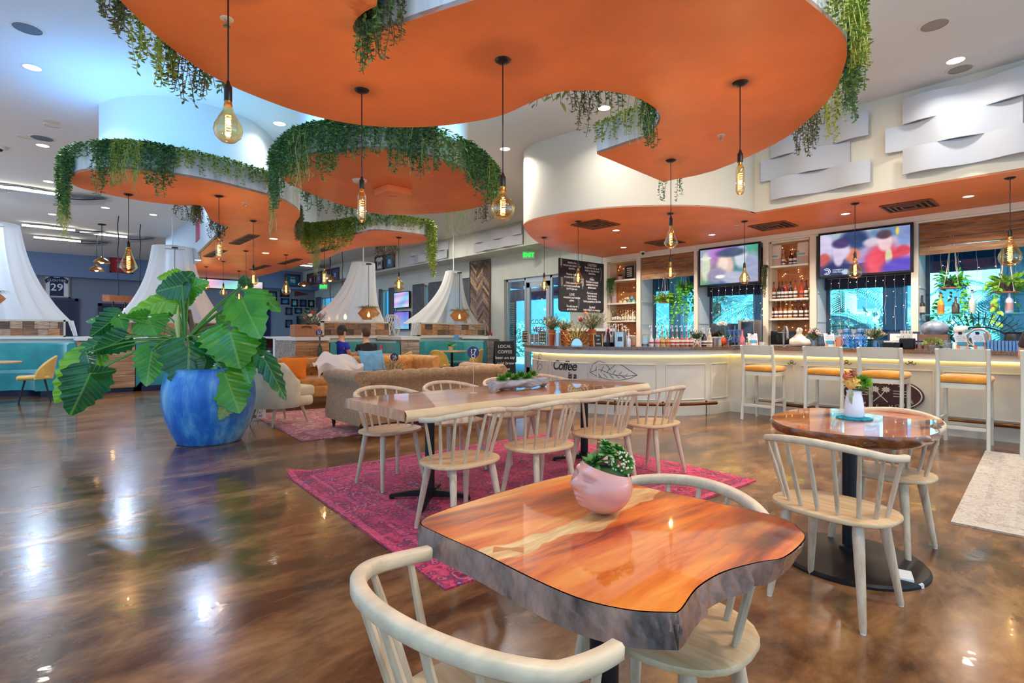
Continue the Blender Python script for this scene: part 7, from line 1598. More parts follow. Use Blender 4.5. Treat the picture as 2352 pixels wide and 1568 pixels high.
LV = [((1165, 690), (1152, 1072), 400, 5.85, 5.75, 0, .0), ((1490, 555), (1578, 842), 440, 5.95, 5.8, 1, -.15), ((1585, 300), (1720, 600), 350, 6.1, 5.9, 1, .2), ((1690, 250), (1892, 372), 190, 6.3, 6.1, 1, -.7), ((1625, 190), (1618, 100), 120, 6.3, 6.35, 0, .5), ((1580, 200), (1545, 170), 130, 6.3, 6.35, 0, -.5),
  ((1110, 190), (880, 240), 230, 6.2, 6.15, 0, .3), ((1110, 160), (1200, 75), 180, 6.25, 6.35, 0, -.3), ((1070, 110), (895, 125), 120, 6.3, 6.25, 2, .5), ((1165, 215), (1312, 165), 150, 6.3, 6.25, 1, -.2), ((1040, 290), (640, 425), 190, 6.35, 6.2, 2, .35), ((1085, 280), (1035, 418), 190, 6.3, 6.2, 2, -.1), ((1150, 240), (1170, 350), 130, 6.4, 6.35, 1, .3),
  ((570, 440), (318, 470), 120, 6.3, 6.25, 1, .6), ((590, 440), (375, 610), 190, 6.25, 6.1, 0, -.2), ((600, 450), (650, 560), 130, 6.2, 6.15, 1, .2), ((840, 462), (900, 590), 280, 6.25, 6.15, 1, .2), ((830, 450), (655, 450), 140, 6.3, 6.2, 1, -.5), ((990, 440), (880, 375), 130, 6.35, 6.35, 1, .2),
  ((450, 660), (175, 765), 150, 6.1, 6.0, 0, .3), ((640, 620), (400, 740), 210, 6.1, 6.0, 0, -.25), ((600, 600), (560, 525), 120, 6.2, 6.2, 0, .4), ((335, 790), (66, 1142), 280, 6.05, 5.95, 2, .25), ((372, 905), (215, 1242), 330, 5.9, 5.8, 0, -.1), ((390, 720), (510, 795), 140, 6.15, 6.1, 1, .4), ((400, 900), (582, 880), 130, 5.9, 5.95, 0, .5), ((345, 740), (375, 880), 120, 6., 5.9, 0, .4),
  ((870, 715), (818, 992), 240, 6.05, 5.9, 1, .15), ((940, 660), (890, 640), 120, 6.3, 6.3, 1, .1), ((1450, 890), (1570, 1205), 360, 5.85, 5.75, 1, -.1), ((1490, 1120), (1400, 1268), 140, 5.8, 5.72, 3, .3), ((1600, 790), (1640, 975), 200, 6., 5.9, 1, .4), ((1765, 780), (1948, 1092), 170, 6.0, 5.85, 0, -.35), ((1480, 500), (1375, 430), 150, 6.3, 6.35, 1, .2), ((1690, 640), (1745, 752), 150, 6.2, 6.1, 0, .2), ((1640, 720), (1700, 800), 150, 6.1, 6.0, 1, -.2), ((1240, 620), (1330, 760), 230, 6.1, 5.95, 0, .3), ((1450, 740), (1470, 860), 140, 6.15, 6.1, 1, .3), ((1300, 800), (1270, 900), 130, 5.9, 5.85, 0, -.3)]
for i, (b0, t0, w_, d0, d1, mi, roll) in enumerate(LV):
 B_ = at(*Cq(*b0), d0); T_ = at(*Cq(*t0), d1); philo_leaf(PH, B_, T_, w_/3.484*d0/FPX*1.22, roll, PL[mi], i)
 mid = crown.lerp(B_, .5)+Vector((0, 0, .1 if B_.z > crown.z else .16)); pts = [crown.lerp(mid, 2*q/6)*(1-q/6)+mid.lerp(B_, q/6)*(q/6) if False else (crown*(1-q/8)**2+mid*2*(q/8)*(1-q/8)+B_*(q/8)**2) for q in range(9)]
 MB().tube(pts, [.014-.006*q/8 for q in range(9)], 7).build('petiole', PET, PH)
AMBG = thin('amber_glass', (250, 226, 182), .1, .04); FIL = emit('filament', (255, 196, 110), 11.); SOCK = pm('socket_black', (26, 24, 26), .35)
def bulb(label, px, ybot, kind, dia, canopy_z=HZ, group='edison bulb pendants', ysock=None):
 P = px if isinstance(px, Vector) else onZ(px[0], px[1], canopy_z); d = P.x*FW[0]+P.y*FW[1]; zb = EYE+(HY-ybot)/FPX*d; r = dia/2
 o = thing('pendant_bulb', label, 'pendant lamp', (P.x, P.y, zb), 0, group)
 if kind == 'pear': H_ = dia*1.42; prof = [(0, 0), (r*.5, r*.13), (r*.87, r*.5), (r, r*.95), (r*.93, r*1.35), (r*.62, r*1.95), (r*.36, r*2.4), (r*.3, H_)]
 elif kind == 'globe': H_ = dia*1.18; prof = [(0, 0), (r*.5, r*.13), (r*.87, r*.5), (r, r), (r*.87, r*1.5), (r*.5, r*1.87), (r*.27, r*2.05), (r*.24, H_)]
 elif kind == 'tube': H_ = dia*3.6; prof = [(0, 0), (r*.6, r*.2), (r*.95, r*.8), (r, r*1.2), (r, H_-r*1.4), (r*.8, H_-r*.6), (r*.5, H_)]
 else: H_ = dia*1.5; prof = [(0, 0), (r*.35, r*.06), (r*.62, r*.3), (r, r*.72), (r*.97, r*.9), (r*.62, r*1.9), (r*.35, r*2.6), (r*.26, H_)]
 g = MB(); g.lathe(prof, n=24); gl = g.build('glass_bulb', AMBG, o, local=True, smooth=80)
 f = MB(); fr = r*(.2 if kind != 'tube' else .5); n_ = 60; z0, z1 = H_*.22, H_*.74
 f.tube([(fr*math.cos(q*.75), fr*math.sin(q*.75), z0+(z1-z0)*q/n_) for q in range(n_+1)], max(.001, r*.02), 4); fo = f.build('filament', FIL, gl, local=True)
 MB().lathe([(r*.3 if kind != 'tube' else r*.5, H_), (max(r*.25, .013), H_+.012), (max(r*.25, .013), H_+.03)], n=16).build('brass_cap', GOLD, o, local=True)
 sz = .075 if dia > .1 else .06; sr = .019
 MB().lathe([(0, H_+.02), (sr, H_+.02), (sr, H_+.02+sz), (sr*.6, H_+.03+sz), (.006, H_+.05+sz), (0, H_+.05+sz)], n=16).build('socket', SOCK, o, local=True)
 MB().cyl((0, 0, H_+.04+sz), (0, 0, canopy_z-zb-.02), .0042, n=6).build('cord', SOCK, o, local=True)
 MB().lathe([(0, -.022), (.03, -.02), (.05, -.008), (.055, 0), (0, 0)], (0, 0, canopy_z-zb), 20).build('ceiling_rose', SOCK, o, local=True)
 pl_ = bpy.data.lights.new('bulb_light', 'POINT'); pl_.energy = 9; pl_.color = (1, .74, .45); pl_.shadow_soft_size = .012; lo = bpy.data.objects.new('bulb_light', pl_); COL.objects.link(lo); lo.location = (P.x, P.y, zb+H_*.5)
 return o
p = at(524, 120, 2.72); bulb('biggest pear-shaped bulb pendant at the upper left, in front of the blue ceiling', Vector((p.x, p.y, HZ)), 329, 'pear', .138)
bulb('tube bulb pendant hanging in front of the orange disc', (831, 207), 511, 'tube', .064); bulb('large globe bulb pendant at the right end of the orange disc', (1155, 138), 508, 'globe', .166); bulb('tube bulb pendant before the left wavy wall panels', (1700, 190), 448, 'tube', .06)
bulb('diamond bulb pendant under the pointed tip of the nearest orange panel', (1541, 368), 571, 'diamond', .145)
for (c_, yb, k, dd, lab) in [((1250, 545), 668, 'pear', .155, 'pear bulb pendant over the bar, leftmost, by the entrance door'), ((1328, 508), 653, 'pear', .16, 'pear bulb pendant over the bar, in front of the quote chalkboard'), ((1540, 490), 641, 'pear', .16, 'pear bulb pendant over the bar, below the diamond bulb'), ((1710, 508), 653, 'pear', .165, 'pear bulb pendant over the bar, in front of the blurred-face screen'), ((1964, 467), 640, 'pear', .18, 'pear bulb pendant over the bar, in front of the red-jacket screen'), ((2320, 408), 612, 'pear', .22, 'pear bulb pendant over the bar, rightmost, before the hanging ferns'),
  ((295, 446), 627, 'diamond', .2, 'diamond bulb pendant under the left lobe of the long wavy panel'), ((503, 450), 597, 'tube', .075, 'tube bulb pendant under the long wavy panel, above the philodendron'), ((582, 507), 655, 'pear', .15, 'pear bulb pendant just above the top right philodendron leaf'), ((565, 576), 670, 'pear', .17, 'small pear bulb half hidden by the upper right philodendron leaf'), ((657, 585), 677, 'pear', .2, 'pear bulb pendant in front of the framed photo wall'), ((745, 560), 655, 'tube', .087, 'tube bulb pendant left of the second-from-right drape canopy'), ((916, 545), 668, 'globe', .2, 'globe bulb pendant between the two right-hand drape canopies'),
  ((513, 600), 680, 'globe', .18, 'small globe bulb left of the upper right philodendron leaf'), ((549, 622), 690, 'pear', .17, 'tiny far pear bulb behind the upper right philodendron leaf'), ((474, 612), 665, 'pear', .16, 'tiny far bulb pendant beside the drape canopy behind the plant')]:
 bulb(lab, c_, yb, k, dd)
GLOW = emit('downlight_glow', (255, 244, 226), 14.)
def downlight(label, x, y, z, r=.075, power=26, col=NEUT, rgb=(255, 244, 226)):
 p = onZ(x, y, z); o = thing('downlight', label, 'ceiling light', (p.x, p.y, z), 0, 'recessed downlights')
 MB().lathe([(r, -.004), (r*1.25, -.003), (r*1.27, -.0005), (r, -.0005)], n=24).build('trim_ring', TRIMW, o, local=True)
 b = MB(); b.lathe([(0, -.001), (r, -.001)], n=20); b.build('lens', GLOW, o, local=True)
 if power:
  l = area('downlight_beam', (p.x, p.y, z-.02), (0, 0, 0), r*2, power, col, 'DISK', spread=2.4)
 return o
for i, (x, y, w_, lab) in enumerate([(74, 155, 12, 'bright recessed downlight at the upper left of the blue ceiling'), (98, 334, 12, 'recessed downlight on the left ceiling beside the dark round speaker'), (112, 417, 12, 'recessed downlight on the left ceiling near the left vine cascade'), (120, 492, 0, 'recessed downlight on the left ceiling above the wavy light panel'), (242, 477, 0, 'recessed downlight right of the left vine cascade'), (352, 493, 0, 'recessed downlight left of the olive strands on the left ceiling'), (642, 284, 6, 'recessed downlight on the blue drum ceiling left of the orange disc'), (1388, 248, 12, 'recessed downlight behind the vines in the S-shaped hollow'), (2195, 139, 9, 'bright recessed downlight beside the round speaker at the upper right'), (1160, 342, 30, 'recessed downlight above the globe bulb')]): downlight(lab, x, y, CZ, .08, w_)
for x, y, lab in [(1415, 529, 'recessed downlight in the orange bar ceiling beside the left vent'), (1432, 568, 'recessed downlight in the orange bar ceiling above the left bookcase'), (1635, 539, 'recessed downlight in the orange bar ceiling left of the blurred-face screen'), (1942, 491, 'recessed downlight in the orange bar ceiling beside the red-jacket screen bulb'), (2224, 451, 'recessed downlight in the orange bar ceiling near the right vent')]: downlight(lab, x, y, HZ, .055, 34, WARM)
for x, y, lab in [(628, 548, 'recessed downlight in the long wavy panel right of the slot vent'), (610, 581, 'white round ceiling plate in the long wavy panel'), (455, 597, 'recessed downlight at the far left edge of the long wavy panel')]: downlight(lab, x, y, HZ, .07, 0)
def speaker(label, x, y, z, r, cone):
 p = onZ(x, y, z); o = thing('ceiling_speaker', label, 'speaker', (p.x, p.y, z), 0); MB().lathe([(r*.84, -.006), (r, -.004), (r*1.02, -.0005), (r*.84, -.0005)], n=32).build('rim', TRIMW, o, local=True); MB().lathe([(0, -.004), (r*.84, -.003)], n=32).build('grille', cone, o, local=True); return o
GR = pm('grille_grey', (150, 146, 140), .7); GRD = pm('grille_dark', (96, 112, 124), .7)
speaker('dark round speaker in the blue ceiling at the upper left corner', 63, 65, CZ, .135, GRD); speaker('dark oval-looking speaker beside a downlight on the left ceiling', 97, 317, CZ, .16, GRD); speaker('round grey speaker at the upper right of the ceiling', 2146, 57, CZ, .13, GR); speaker('round grey speaker under the bright downlight at the upper right', 2205, 158, CZ, .13, GR)
speaker('upper of two small white discs close together on the left ceiling', 118, 278, CZ, .1, TRIMW); speaker('lower of two small white discs close together on the left ceiling', 120, 288, CZ, .1, TRIMW); speaker('white disc left of the dark oval speaker on the left ceiling', 57, 314, CZ, .1, TRIMW)
p = onZ(826, 413, HZ); o = thing('smoke_detector', 'white round detector on the orange disc behind the tube bulb', 'smoke detector', p); MB().lathe([(0, -.035), (.07, -.03), (.085, -.008), (.085, -.0005), (0, -.0005)], n=28).build('housing', TRIMW, o, local=True); MB().lathe([(.03, -.038), (.045, -.034), (.045, -.03)], n=20).build('vent_ring', pm('cool_white', (214, 222, 230), .5), o, local=True)
p = onZ(902, 434, HZ); o = thing('ceiling_box', 'square orange painted box under the middle of the orange disc', 'ceiling box', p); MB().rbox((0, 0, -.04), (.34, .34, .078), .006).build('housing', ORANGE, o, local=True); MB().lathe([(.05, -.082), (.062, -.084), (.062, -.0795)], n=24).build('ring', ORANGE, o, local=True)
for x, y, z, lab in ((674, 381, HZ, 'white dome security camera under the left end of the orange disc'), (1476, 577, HZ, 'white dome security camera above the small window by the left bookcase'), (5, 338, CZ, 'white security camera on the left ceiling at the picture edge')):
 p = onZ(x, y, z); o = thing('security_camera', lab, 'security camera', p); MB().lathe([(0, -.05), (.05, -.045), (.062, -.02), (.062, -.0005), (0, -.0005)], n=20).build('housing', TRIMW, o, local=True); MB().sphere((-.02, -.02, -.05), .032, 14, 8).build('lens_dome', BLACK, o, local=True)
for x, y, z, lab in ((1656, 310, HZ, 'small fire sprinkler in the nearest orange panel left of the right tube bulb'), (521, 43, HZ, 'white sprinkler plate behind the biggest pear bulb cord'), (562, 465, HZ, 'sprinkler in the long wavy panel right of the tube bulb'), (1692, 517, HZ, 'sprinkler in the orange bar ceiling beside the bulb before the blurred-face screen')):
 p = onZ(x, y, z); o = thing('fire_sprinkler', lab, 'sprinkler', p); MB().lathe([(0, -.006), (.035, -.005), (.036, -.0005), (0, -.0005)], n=18).build('plate', TRIMW, o, local=True); MB().lathe([(0, -.045), (.02, -.044), (.006, -.03), (.008, -.006)], n=12).build('head', STEEL, o, local=True)
VENT = pm('vent_brown', (120, 72, 48), .5); DKV = pm('vent_dark', (44, 28, 24), .8)
def vent(label, x, y, w_, h_, z=HZ, slots=4, rz=0, sq=True):
 p = onZ(x, y, z); o = thing('air_vent', label, 'air vent', (p.x, p.y, z), rz); b = MB(); b.box(-w_/2, w_/2, -h_/2, h_/2, -.006, -.0005); b.build('backing', DKV, o, local=True); b = MB()
 if sq:
  for k in range(4): s_ = 1-.24*k; b.sweep([(-w_/2*s_, -h_/2*s_, -.012-.004*k), (w_/2*s_, -h_/2*s_, -.012-.004*k), (w_/2*s_, h_/2*s_, -.012-.004*k), (-w_/2*s_, h_/2*s_, -.012-.004*k)], .035, .012, closed=True)
 else:
  for k in range(slots+1): y_ = -h_/2+h_*k/slots; b.box(-w_/2, w_/2, y_-.008, y_+.008, -.014, -.004)
  b.box(-w_/2-.01, -w_/2, -h_/2, h_/2, -.014, -.001); b.box(w_/2, w_/2+.01, -h_/2, h_/2, -.014, -.001)
 b.build('louvres', VENT, o, local=True); return o
for x, y, lab in ((1367, 515, 'square louvred vent in the orange bar ceiling, left, by the chalkboard bulb'), (1527, 556, 'square louvred vent in the orange bar ceiling above the small window'), (1775, 518, 'square louvred vent in the orange bar ceiling above the syrup bookcase'), (2088, 472, 'square louvred vent in the orange bar ceiling above the wide right window')): vent(lab, x, y, .56, .56)
for x, y, lab in ((560, 550, 'long slot vent in the long wavy panel right of the tube bulb'), (493, 582, 'slot vent in the long wavy panel left of the tube bulb'), (665, 600, 'slot vent in the long wavy panel near the framed photo wall'), (742, 573, 'slot vent in the rear lobe of the long wavy panel'), (597, 614, 'far slot vent near the end of the long wavy panel')): vent(lab, x, y, .18, 1.3, slots=3, sq=False, rz=0)
WV = pm('felt_white', (194, 198, 206), .85)
def wavy(label, y0, y1, z0, z1, x, ph=0., group=None, amp=.09):
 b = MB(); n = 60
 def g(off): return lambda u, v: Vector((x-off-amp*(1+math.sin(ph+u*(y0-y1)*7.4))*(.5), y0+(y1-y0)*u, z0+(z1-z0)*v))
 b.grid(g(.03), n, 2); b.grid(g(.005), n, 2, flip=True)
 for v in (0, 1):
  b.grid(lambda u, w_: g(.03-.025*w_)(u, v), n, 1, flip=(v == 0))
 b.grid(lambda u, w_: g(.03-.025*w_)(0, u), 2, 1); b.grid(lambda u, w_: g(.03-.025*w_)(1, u), 2, 1, flip=True)
 return single('wavy_wall_panel', b, WV, label, 'wall panel', 'wavy white acoustic panels', smooth=60)
WX = SX+.0
for (y0, y1, z0, z1, ph, lab) in [(3.2, 1.98, 3.8, 4.1, 0, 'top wavy white panel of the left stack on the bar upper wall'), (3.34, 2.2, 3.49, 3.8, 3.1, 'middle wavy white panel of the left stack on the bar upper wall'), (3.2, 1.96, 3.19, 3.49, 0, 'bottom wavy white panel of the left stack on the bar upper wall'),
         (1.62, -.6, 3.83, 4.14, 0, 'top wavy white panel of the right stack on the bar upper wall'), (1.8, .55, 3.52, 3.83, 3.1, 'middle wavy white panel of the right stack on the bar upper wall'), (1.62, -.6, 3.21, 3.52, 0, 'bottom wavy white panel of the right stack on the bar upper wall')]: wavy(lab, y0, y1, z0, z1, WX, ph)
for (pa, pb, ph, lab) in [((1093, 530), (1203, 505), 0, 'far wavy white panel on the upper wall by the bar drum, upper row'), ((1093, 575), (1203, 545), 3, 'far wavy white panel on the upper wall by the bar drum, lower row'), ((945, 575), (1032, 553), 0, 'far wavy white panel above the globe bulb pendant, upper row'), ((945, 605), (1032, 580), 3, 'far wavy white panel above the globe bulb pendant, lower row')]:
 a, c = onX(*pa, 9.72), onX(*pb, 9.72); zc = 3.78 if ph else 4.04; wavy(lab, a.y, c.y, zc-.13, zc+.13, 9.72, ph)
JER = {}
def frame(label, wall, a, b_, z0, z1, pic, fr=(110, 62, 40), name='framed_picture', cat='framed picture', num=None, numc=(236, 236, 236), sub=None, mat_=None, w=.05):
 """wall: ('X', value, -1) or ('Y', value, -1); a..b span along the wall in metres (left to right as seen)"""
 ax, val = wall; rt = Vector((0, -1, 0)) if ax == 'X' else Vector((1, 0, 0)); nrm = Vector((-1, 0, 0)) if ax == 'X' else Vector((0, -1, 0)); up = Vector((0, 0, 1))
 P = lambda s_, z, d: (Vector((val, s_, z)) if ax == 'X' else Vector((s_, val, z)))+nrm*d
 c = P((a+b_)/2, (z0+z1)/2, .0); o = thing(name, label, cat, c); wd, hd = abs(b_-a), z1-z0; Mx = Matrix((rt, up, rt.cross(up))).transposed()
 f = MB();
 for s_ in (-1, 1): f.obox(c+rt*s_*(wd/2-w/2)+nrm*.025, (w, hd, .045), Mx); f.obox(c+up*s_*(hd/2-w/2)+nrm*.025, (wd, w, .045), Mx)
 f.build('frame', pm('fr_%d_%d_%d' % fr, fr, .5), o)
 MB().obox(c+nrm*.012, (wd-w, hd-w, .015), Mx).build('print', pic, o)
 if num:
  q = MB(); q.add([c+nrm*.022+rt*x*wd+up*y_*hd for x, y_ in ((-.26, -.42), (.26, -.42), (.26, .2), (.4, .1), (.44, .26), (.2, .42), (.08, .36), (-.08, .36), (-.2, .42), (-.44, .26), (-.4, .1), (-.26, .2))], [tuple(range(12))]); q.build('jersey', mat_ or pic, o, smooth=0)
  text('number', num, pm('num_%d_%d_%d' % numc, numc, .6), o, face(c+nrm*.028-up*.06*hd, rt, up), hd*.42, ext=.002, bold=.004)
  if sub: text('player_name', sub, pm('num_%d_%d_%d' % numc, numc, .6), o, face(c+nrm*.028+up*.24*hd, rt, up), hd*.13, ext=.002)
 return o
def yspan(x0, x1, y, Y=YB-.02): a, b_ = onY(x0, y, Y), onY(x1, y, Y); return a.x, b_.x
def yz(y, x, Y=YB-.02): return onY(x, y, Y).z
NV = pm('jersey_navy', (30, 40, 76), .7); WT = pm('jersey_white', (226, 228, 232), .7); RD = pm('jersey_red', (176, 34, 50), .7); TL = pm('jersey_teal', (30, 96, 120), .7)
YBW = ('Y', YB-.005); YBU = ('Y', YB-.46)
a, b_ = yspan(99, 161, 657); frame('framed navy 29 jersey on the far left back wall above the navy door', YBW, a, b_, yz(684, 130), yz(630, 130), WT, (150, 130, 110), 'framed_jersey', 'framed jersey', '29', (236, 236, 236), 'CLOUTIER', NV)
a, b_ = yspan(251, 305, 608, YB-.46); frame('framed red 85 jersey on the upper back wall behind the diamond bulb', YBU, a, b_, onY(278, 627, YB-.46).z, onY(278, 590, YB-.46).z, RD, (120, 50, 30), 'framed_jersey', 'framed jersey', '85', (236, 226, 226), 'C. JOHN', pm('jersey_red2', (196, 44, 60), .7))
a, b_ = yspan(654, 689, 640, YB-.46); frame('framed teal 98 jersey on the upper back wall above the photo gallery', YBU, a, b_, onY(672, 658, YB-.46).z, onY(672, 630, YB-.46).z, TL, (60, 40, 34), 'framed_jersey', 'framed jersey', '98', (236, 236, 236), 'DAVIS', pm('jersey_teal2', (36, 116, 140), .7))
for i, (x0, x1, y0, y1, nm, nmr, lab) in enumerate([(706, 721, 655, 628, (90, 40, 60), '36', 'leftmost'), (724, 740, 652, 624, (90, 90, 110), '18', 'second'), (747, 758, 648, 619, (70, 60, 90), '12', 'third'), (761, 779, 645, 615, (36, 60, 110), '21', 'rightmost')]):
 A_, B2 = onX(x0, 640, 9.7), onX(x1, 640, 9.7); frame('framed dark jersey, %s of four on the upper right wall at the far end' % lab, ('X', 9.715), A_.y, B2.y, onX((x0+x1)/2, y0, 9.7).z, onX((x0+x1)/2, y1, 9.7).z, pm('jb_%d' % i, nm, .7), (110, 50, 36), 'framed_jersey', 'framed jersey', nmr, (226, 226, 230), None, pm('jc_%d' % i, tuple(min(255, q+30) for q in nm), .7))
for (x0, x1, nmr, bg, mt, nc, lab) in [(862, 882, '84', pm('jersey_black', (30, 32, 40), .7), WT, (36, 40, 56), 'white 84 jersey in the double frame above the drape canopies, left half'), (884, 907, '85', TL, pm('jersey_teal3', (60, 140, 176), .7), (240, 240, 240), 'blue 85 jersey in the double frame above the drape canopies, right half')]:
 A_, B2 = onX(x0, 605, 9.7), onX(x1, 605, 9.7); frame(lab, ('X', 9.715), A_.y, B2.y, 3.66, 4.2, bg, (110, 56, 36), 'framed_jersey', 'framed jersey', nmr, nc, 'ODD' if False else None, mt)
PH_ = [pm('photo_%d' % i, c, .5, var=.6, scale=6) for i, c in enumerate([(60, 110, 140), (90, 150, 180), (40, 70, 120), (120, 160, 176), (60, 80, 100)])]
GX = [(645, 664, 685, 699, 'wide blue photo left of the gallery'), (669, 684, 687, 704, 'first small photo of the second gallery row'), (689, 703, 688, 704, 'second small photo of the second gallery row'), (708, 721, 689, 705, 'third small photo of the second gallery row'), (656, 671, 706, 723, 'dark photo of the third gallery row'), (677, 693, 707, 720, 'bright photo of the third gallery row'), (700, 716, 708, 720, 'cream-matted photo of the third gallery row'), (656, 671, 734, 752, 'lone blue photo beside the black wall screen'), (644, 664, 667, 682, 'brown framed picture at the top left of the gallery'), (597, 636, 668, 690, 'wide dark picture behind the top right philodendron leaf')]
for i, (x0, x1, y0, y1, lab) in enumerate(GX):
 a, b_ = yspan(x0, x1, y0); frame('framed %s on the back wall' % lab, YBW, a, b_, yz(y1, (x0+x1)/2), yz(y0, (x0+x1)/2), PH_[i % 5] if i != 8 else pm('photo_brown', (90, 56, 44), .6), (28, 28, 34), w=.07)
for i, (yA, yB, z0, z1) in enumerate([(26.2, 25.9, 2.3, 2.75), (26.2, 25.9, 1.75, 2.2), (26.2, 25.95, 1.4, 1.7)]):
 frame('framed certificate, %s of three stacked on the right wall at the far corner' % ['top', 'middle', 'bottom'][i], ('X', XR-.005), yA, yB, z0, z1, pm('cert', (170, 190, 210), .6, var=.2, scale=20), (28, 28, 34), w=.04)
b = MB(); a, c = onY(677, 668, YB-.03), onY(711, 674, YB-.03); z0, z1 = onY(677, 680, YB-.03).z, a.z
b.add([(a.x, YB-.03, z1), (a.x, YB-.03, z0), (c.x, YB-.03, (z0+z1)/2)]+[(a.x, YB-.01, z1), (a.x, YB-.01, z0), (c.x, YB-.01, (z0+z1)/2)], [(0, 1, 2), (3, 5, 4), (0, 3, 4, 1), (1, 4, 5, 2), (2, 5, 3, 0)])
o = single('pennant', b, pm('pennant_red', (110, 44, 54), .8), 'dark red triangular pennant on the back wall above the photo gallery', 'pennant')
def wall_screen(label, wall, a, b_, z0, z1, paint, nm='television'):
 ax, val = wall; n = 24
 c = Vector((val, (a+b_)/2, (z0+z1)/2)) if ax == 'X' else Vector(((a+b_)/2, val, (z0+z1)/2)); o = thing(nm, label, 'television', c)
 P = (lambda s_, z, d: Vector((val-d, s_, z))) if ax == 'X' else (lambda s_, z, d: Vector((s_, val-d, z)))
 b = MB(); q = [P(a, z0, .06), P(b_, z1, .0)]; b.box(min(q[0].x, q[1].x), max(q[0].x, q[1].x), min(q[0].y, q[1].y), max(q[0].y, q[1].y), z0, z1); b.build('bezel', BLACK, o)
 if paint:
  g = MB(); g.grid(lambda u, v: P(a+(b_-a)*(.02+.96*u), z0+.03+(z1-z0-.06)*v, .064), n, n); s_ = g.build('screen', screen_mat(), o, smooth=0); at_ = s_.data.color_attributes.new('pic', 'FLOAT_COLOR', 'POINT'); cols = []
  for i in range(n+1):
   for j in range(n+1): cols += list(lin(paint(i/n, 1-j/n)))
  at_.data.foreach_set('color', cols)
 else:
  q = [P(a+(b_-a)*.02, z0+.03, .063), P(b_-(b_-a)*.02, z1-.03, .061)]; b = MB(); b.box(min(q[0].x, q[1].x), max(q[0].x, q[1].x), min(q[0].y, q[1].y), max(q[0].y, q[1].y), z0+.03, z1-.03); b.build('screen', pm('off_screen', (10, 16, 40), .1), o)
 return o
blu = lambda u, v: (120+90*abs(math.sin(u*3+v*2)), 150+60*abs(math.cos(v*6+u)), 230)
A_, B2 = onX(911, 690, XR), onX(946, 690, XR); wall_screen('upper of two pale blue screens between the grey curtains', ('X', XR-.06), A_.y, B2.y, 2.22, 2.85, blu); wall_screen('lower of two pale blue screens between the grey curtains', ('X', XR-.06), A_.y, B2.y, 1.4, 2.1, lambda u, v: (90+60*abs(math.sin(u*4)), 110+80*v, 220))
a, b_ = yspan(681, 725, 740); wall_screen('black switched-off screen on the back wall below the photo gallery', ('Y', YB-.01), a, b_, yz(757, 703), yz(726, 703), None)
p = at(357, 655, 20.); wall_screen('hanging screen showing blue and white, left of the drape canopy behind the plant', ('Y', p.y), p.x-.22, p.x+.3, EYE+(HY-655)/FPX*20-.1, EYE+(HY-600)/FPX*20, lambda u, v: (60+150*v, 90+60*abs(math.sin(u*5)), 200-60*v))
MB().cyl((p.x, p.y-.03, EYE+(HY-600)/FPX*20), (p.x, p.y-.03, CZ-.002), .03).build('ceiling_mount', BLACK, bpy.data.objects['television.005'] if 'television.005' in bpy.data.objects else None)
p = at(520, 652, 17.5); wall_screen('long white projection screen at the far end of the sports bar', ('Y', p.y), p.x-.95, p.x+1.15, 2.7, 3.04, lambda u, v: (190+50*math.sin(u*9), 206+30*math.cos(u*7+v*3), 214), 'projection_screen')
def exit_sign(label, p, rt):
 o = thing('exit_sign', label, 'exit sign', p); rt = Vector(rt); up = Vector((0, 0, 1)); Mx = Matrix((rt, up, rt.cross(up))).transposed(); MB().obox(p, (.32, .2, .03), Mx).build('housing', pm('exit_panel', (150, 226, 160), .4), o); text('lettering', 'EXIT', emit('exit_green', (20, 220, 60), 3.), o, face(Vector(p)+rt.cross(up)*.017, rt, up), .15, ext=.001, bold=.004)
 MB().cyl(Vector(p)+up*.1, Vector((p[0], p[1], 3.598)), .01).build('stem', STEEL, o)
p = at(1214, 590, 14.6); exit_sign('green exit sign hanging near the bar above the entrance door', Vector((p.x, p.y, 3.42)), (RT[0], RT[1], 0)); p = at(743, 664, 22.); exit_sign('small green exit sign far away left of the second drape canopy', Vector((p.x, p.y, 3.2)), (RT[0], RT[1], 0))
CUR = pm('curtain_grey', (92, 94, 102), .9, var=.1, scale=4)
def curtain(label, y0, y1, z0=.15, z1=3.05):
 n = max(20, int(abs(y1-y0)*60)); b = MB(); b.grid(lambda u, v: Vector((XR-.07+.03*math.sin(u*abs(y1-y0)*42)*(.5+.5*(1-v)), y0+(y1-y0)*u, z0+(z1-z0)*v)), n, 6); o = thing('curtain', label, 'curtain', (XR-.07, (y0+y1)/2, z0)); b.build('fabric', CUR, o, smooth=180); MB().cyl((XR-.07, y0-.03, z1), (XR-.07, y1+.03, z1), .012).build('rod', BLACK, o)
for (pa, pb, lab) in [(951, 977, 'grey curtain left of the bright window slit behind the rightmost drape'), (988, 1030, 'wide grey curtain behind the left side of the rightmost drape canopy'), (1064, 1083, 'narrow grey curtain beside the chevron panel'), (896, 911, 'grey curtain left of the pale blue screens'), (873, 880, 'narrow grey curtain right of the second drape canopy'), (774, 800, 'grey curtain behind the left side of the second drape canopy'), (728, 741, 'dark curtain at the far right corner window')]: curtain(lab, onX(pa, 700, XR).y, onX(pb, 700, XR).y)
ya, yb = onX(1083, 690, XR).y, onX(1126, 690, XR).y; o = thing('chevron_panel', 'tall reclaimed wood chevron panel on the wall right of the rightmost drape canopy', 'wall panel', (XR-.03, (ya+yb)/2, 1.1))
CHV = [pm('chev_%d' % i, c, .8, var=.25, scale=8, stretch=(2, 2, 2)) for i, c in enumerate([(112, 96, 86), (146, 120, 98), (86, 70, 60), (172, 140, 108), (130, 112, 104), (96, 84, 80)])]
b = MB(); r = random.Random(3); wcol = (ya-yb)/3; z = .6
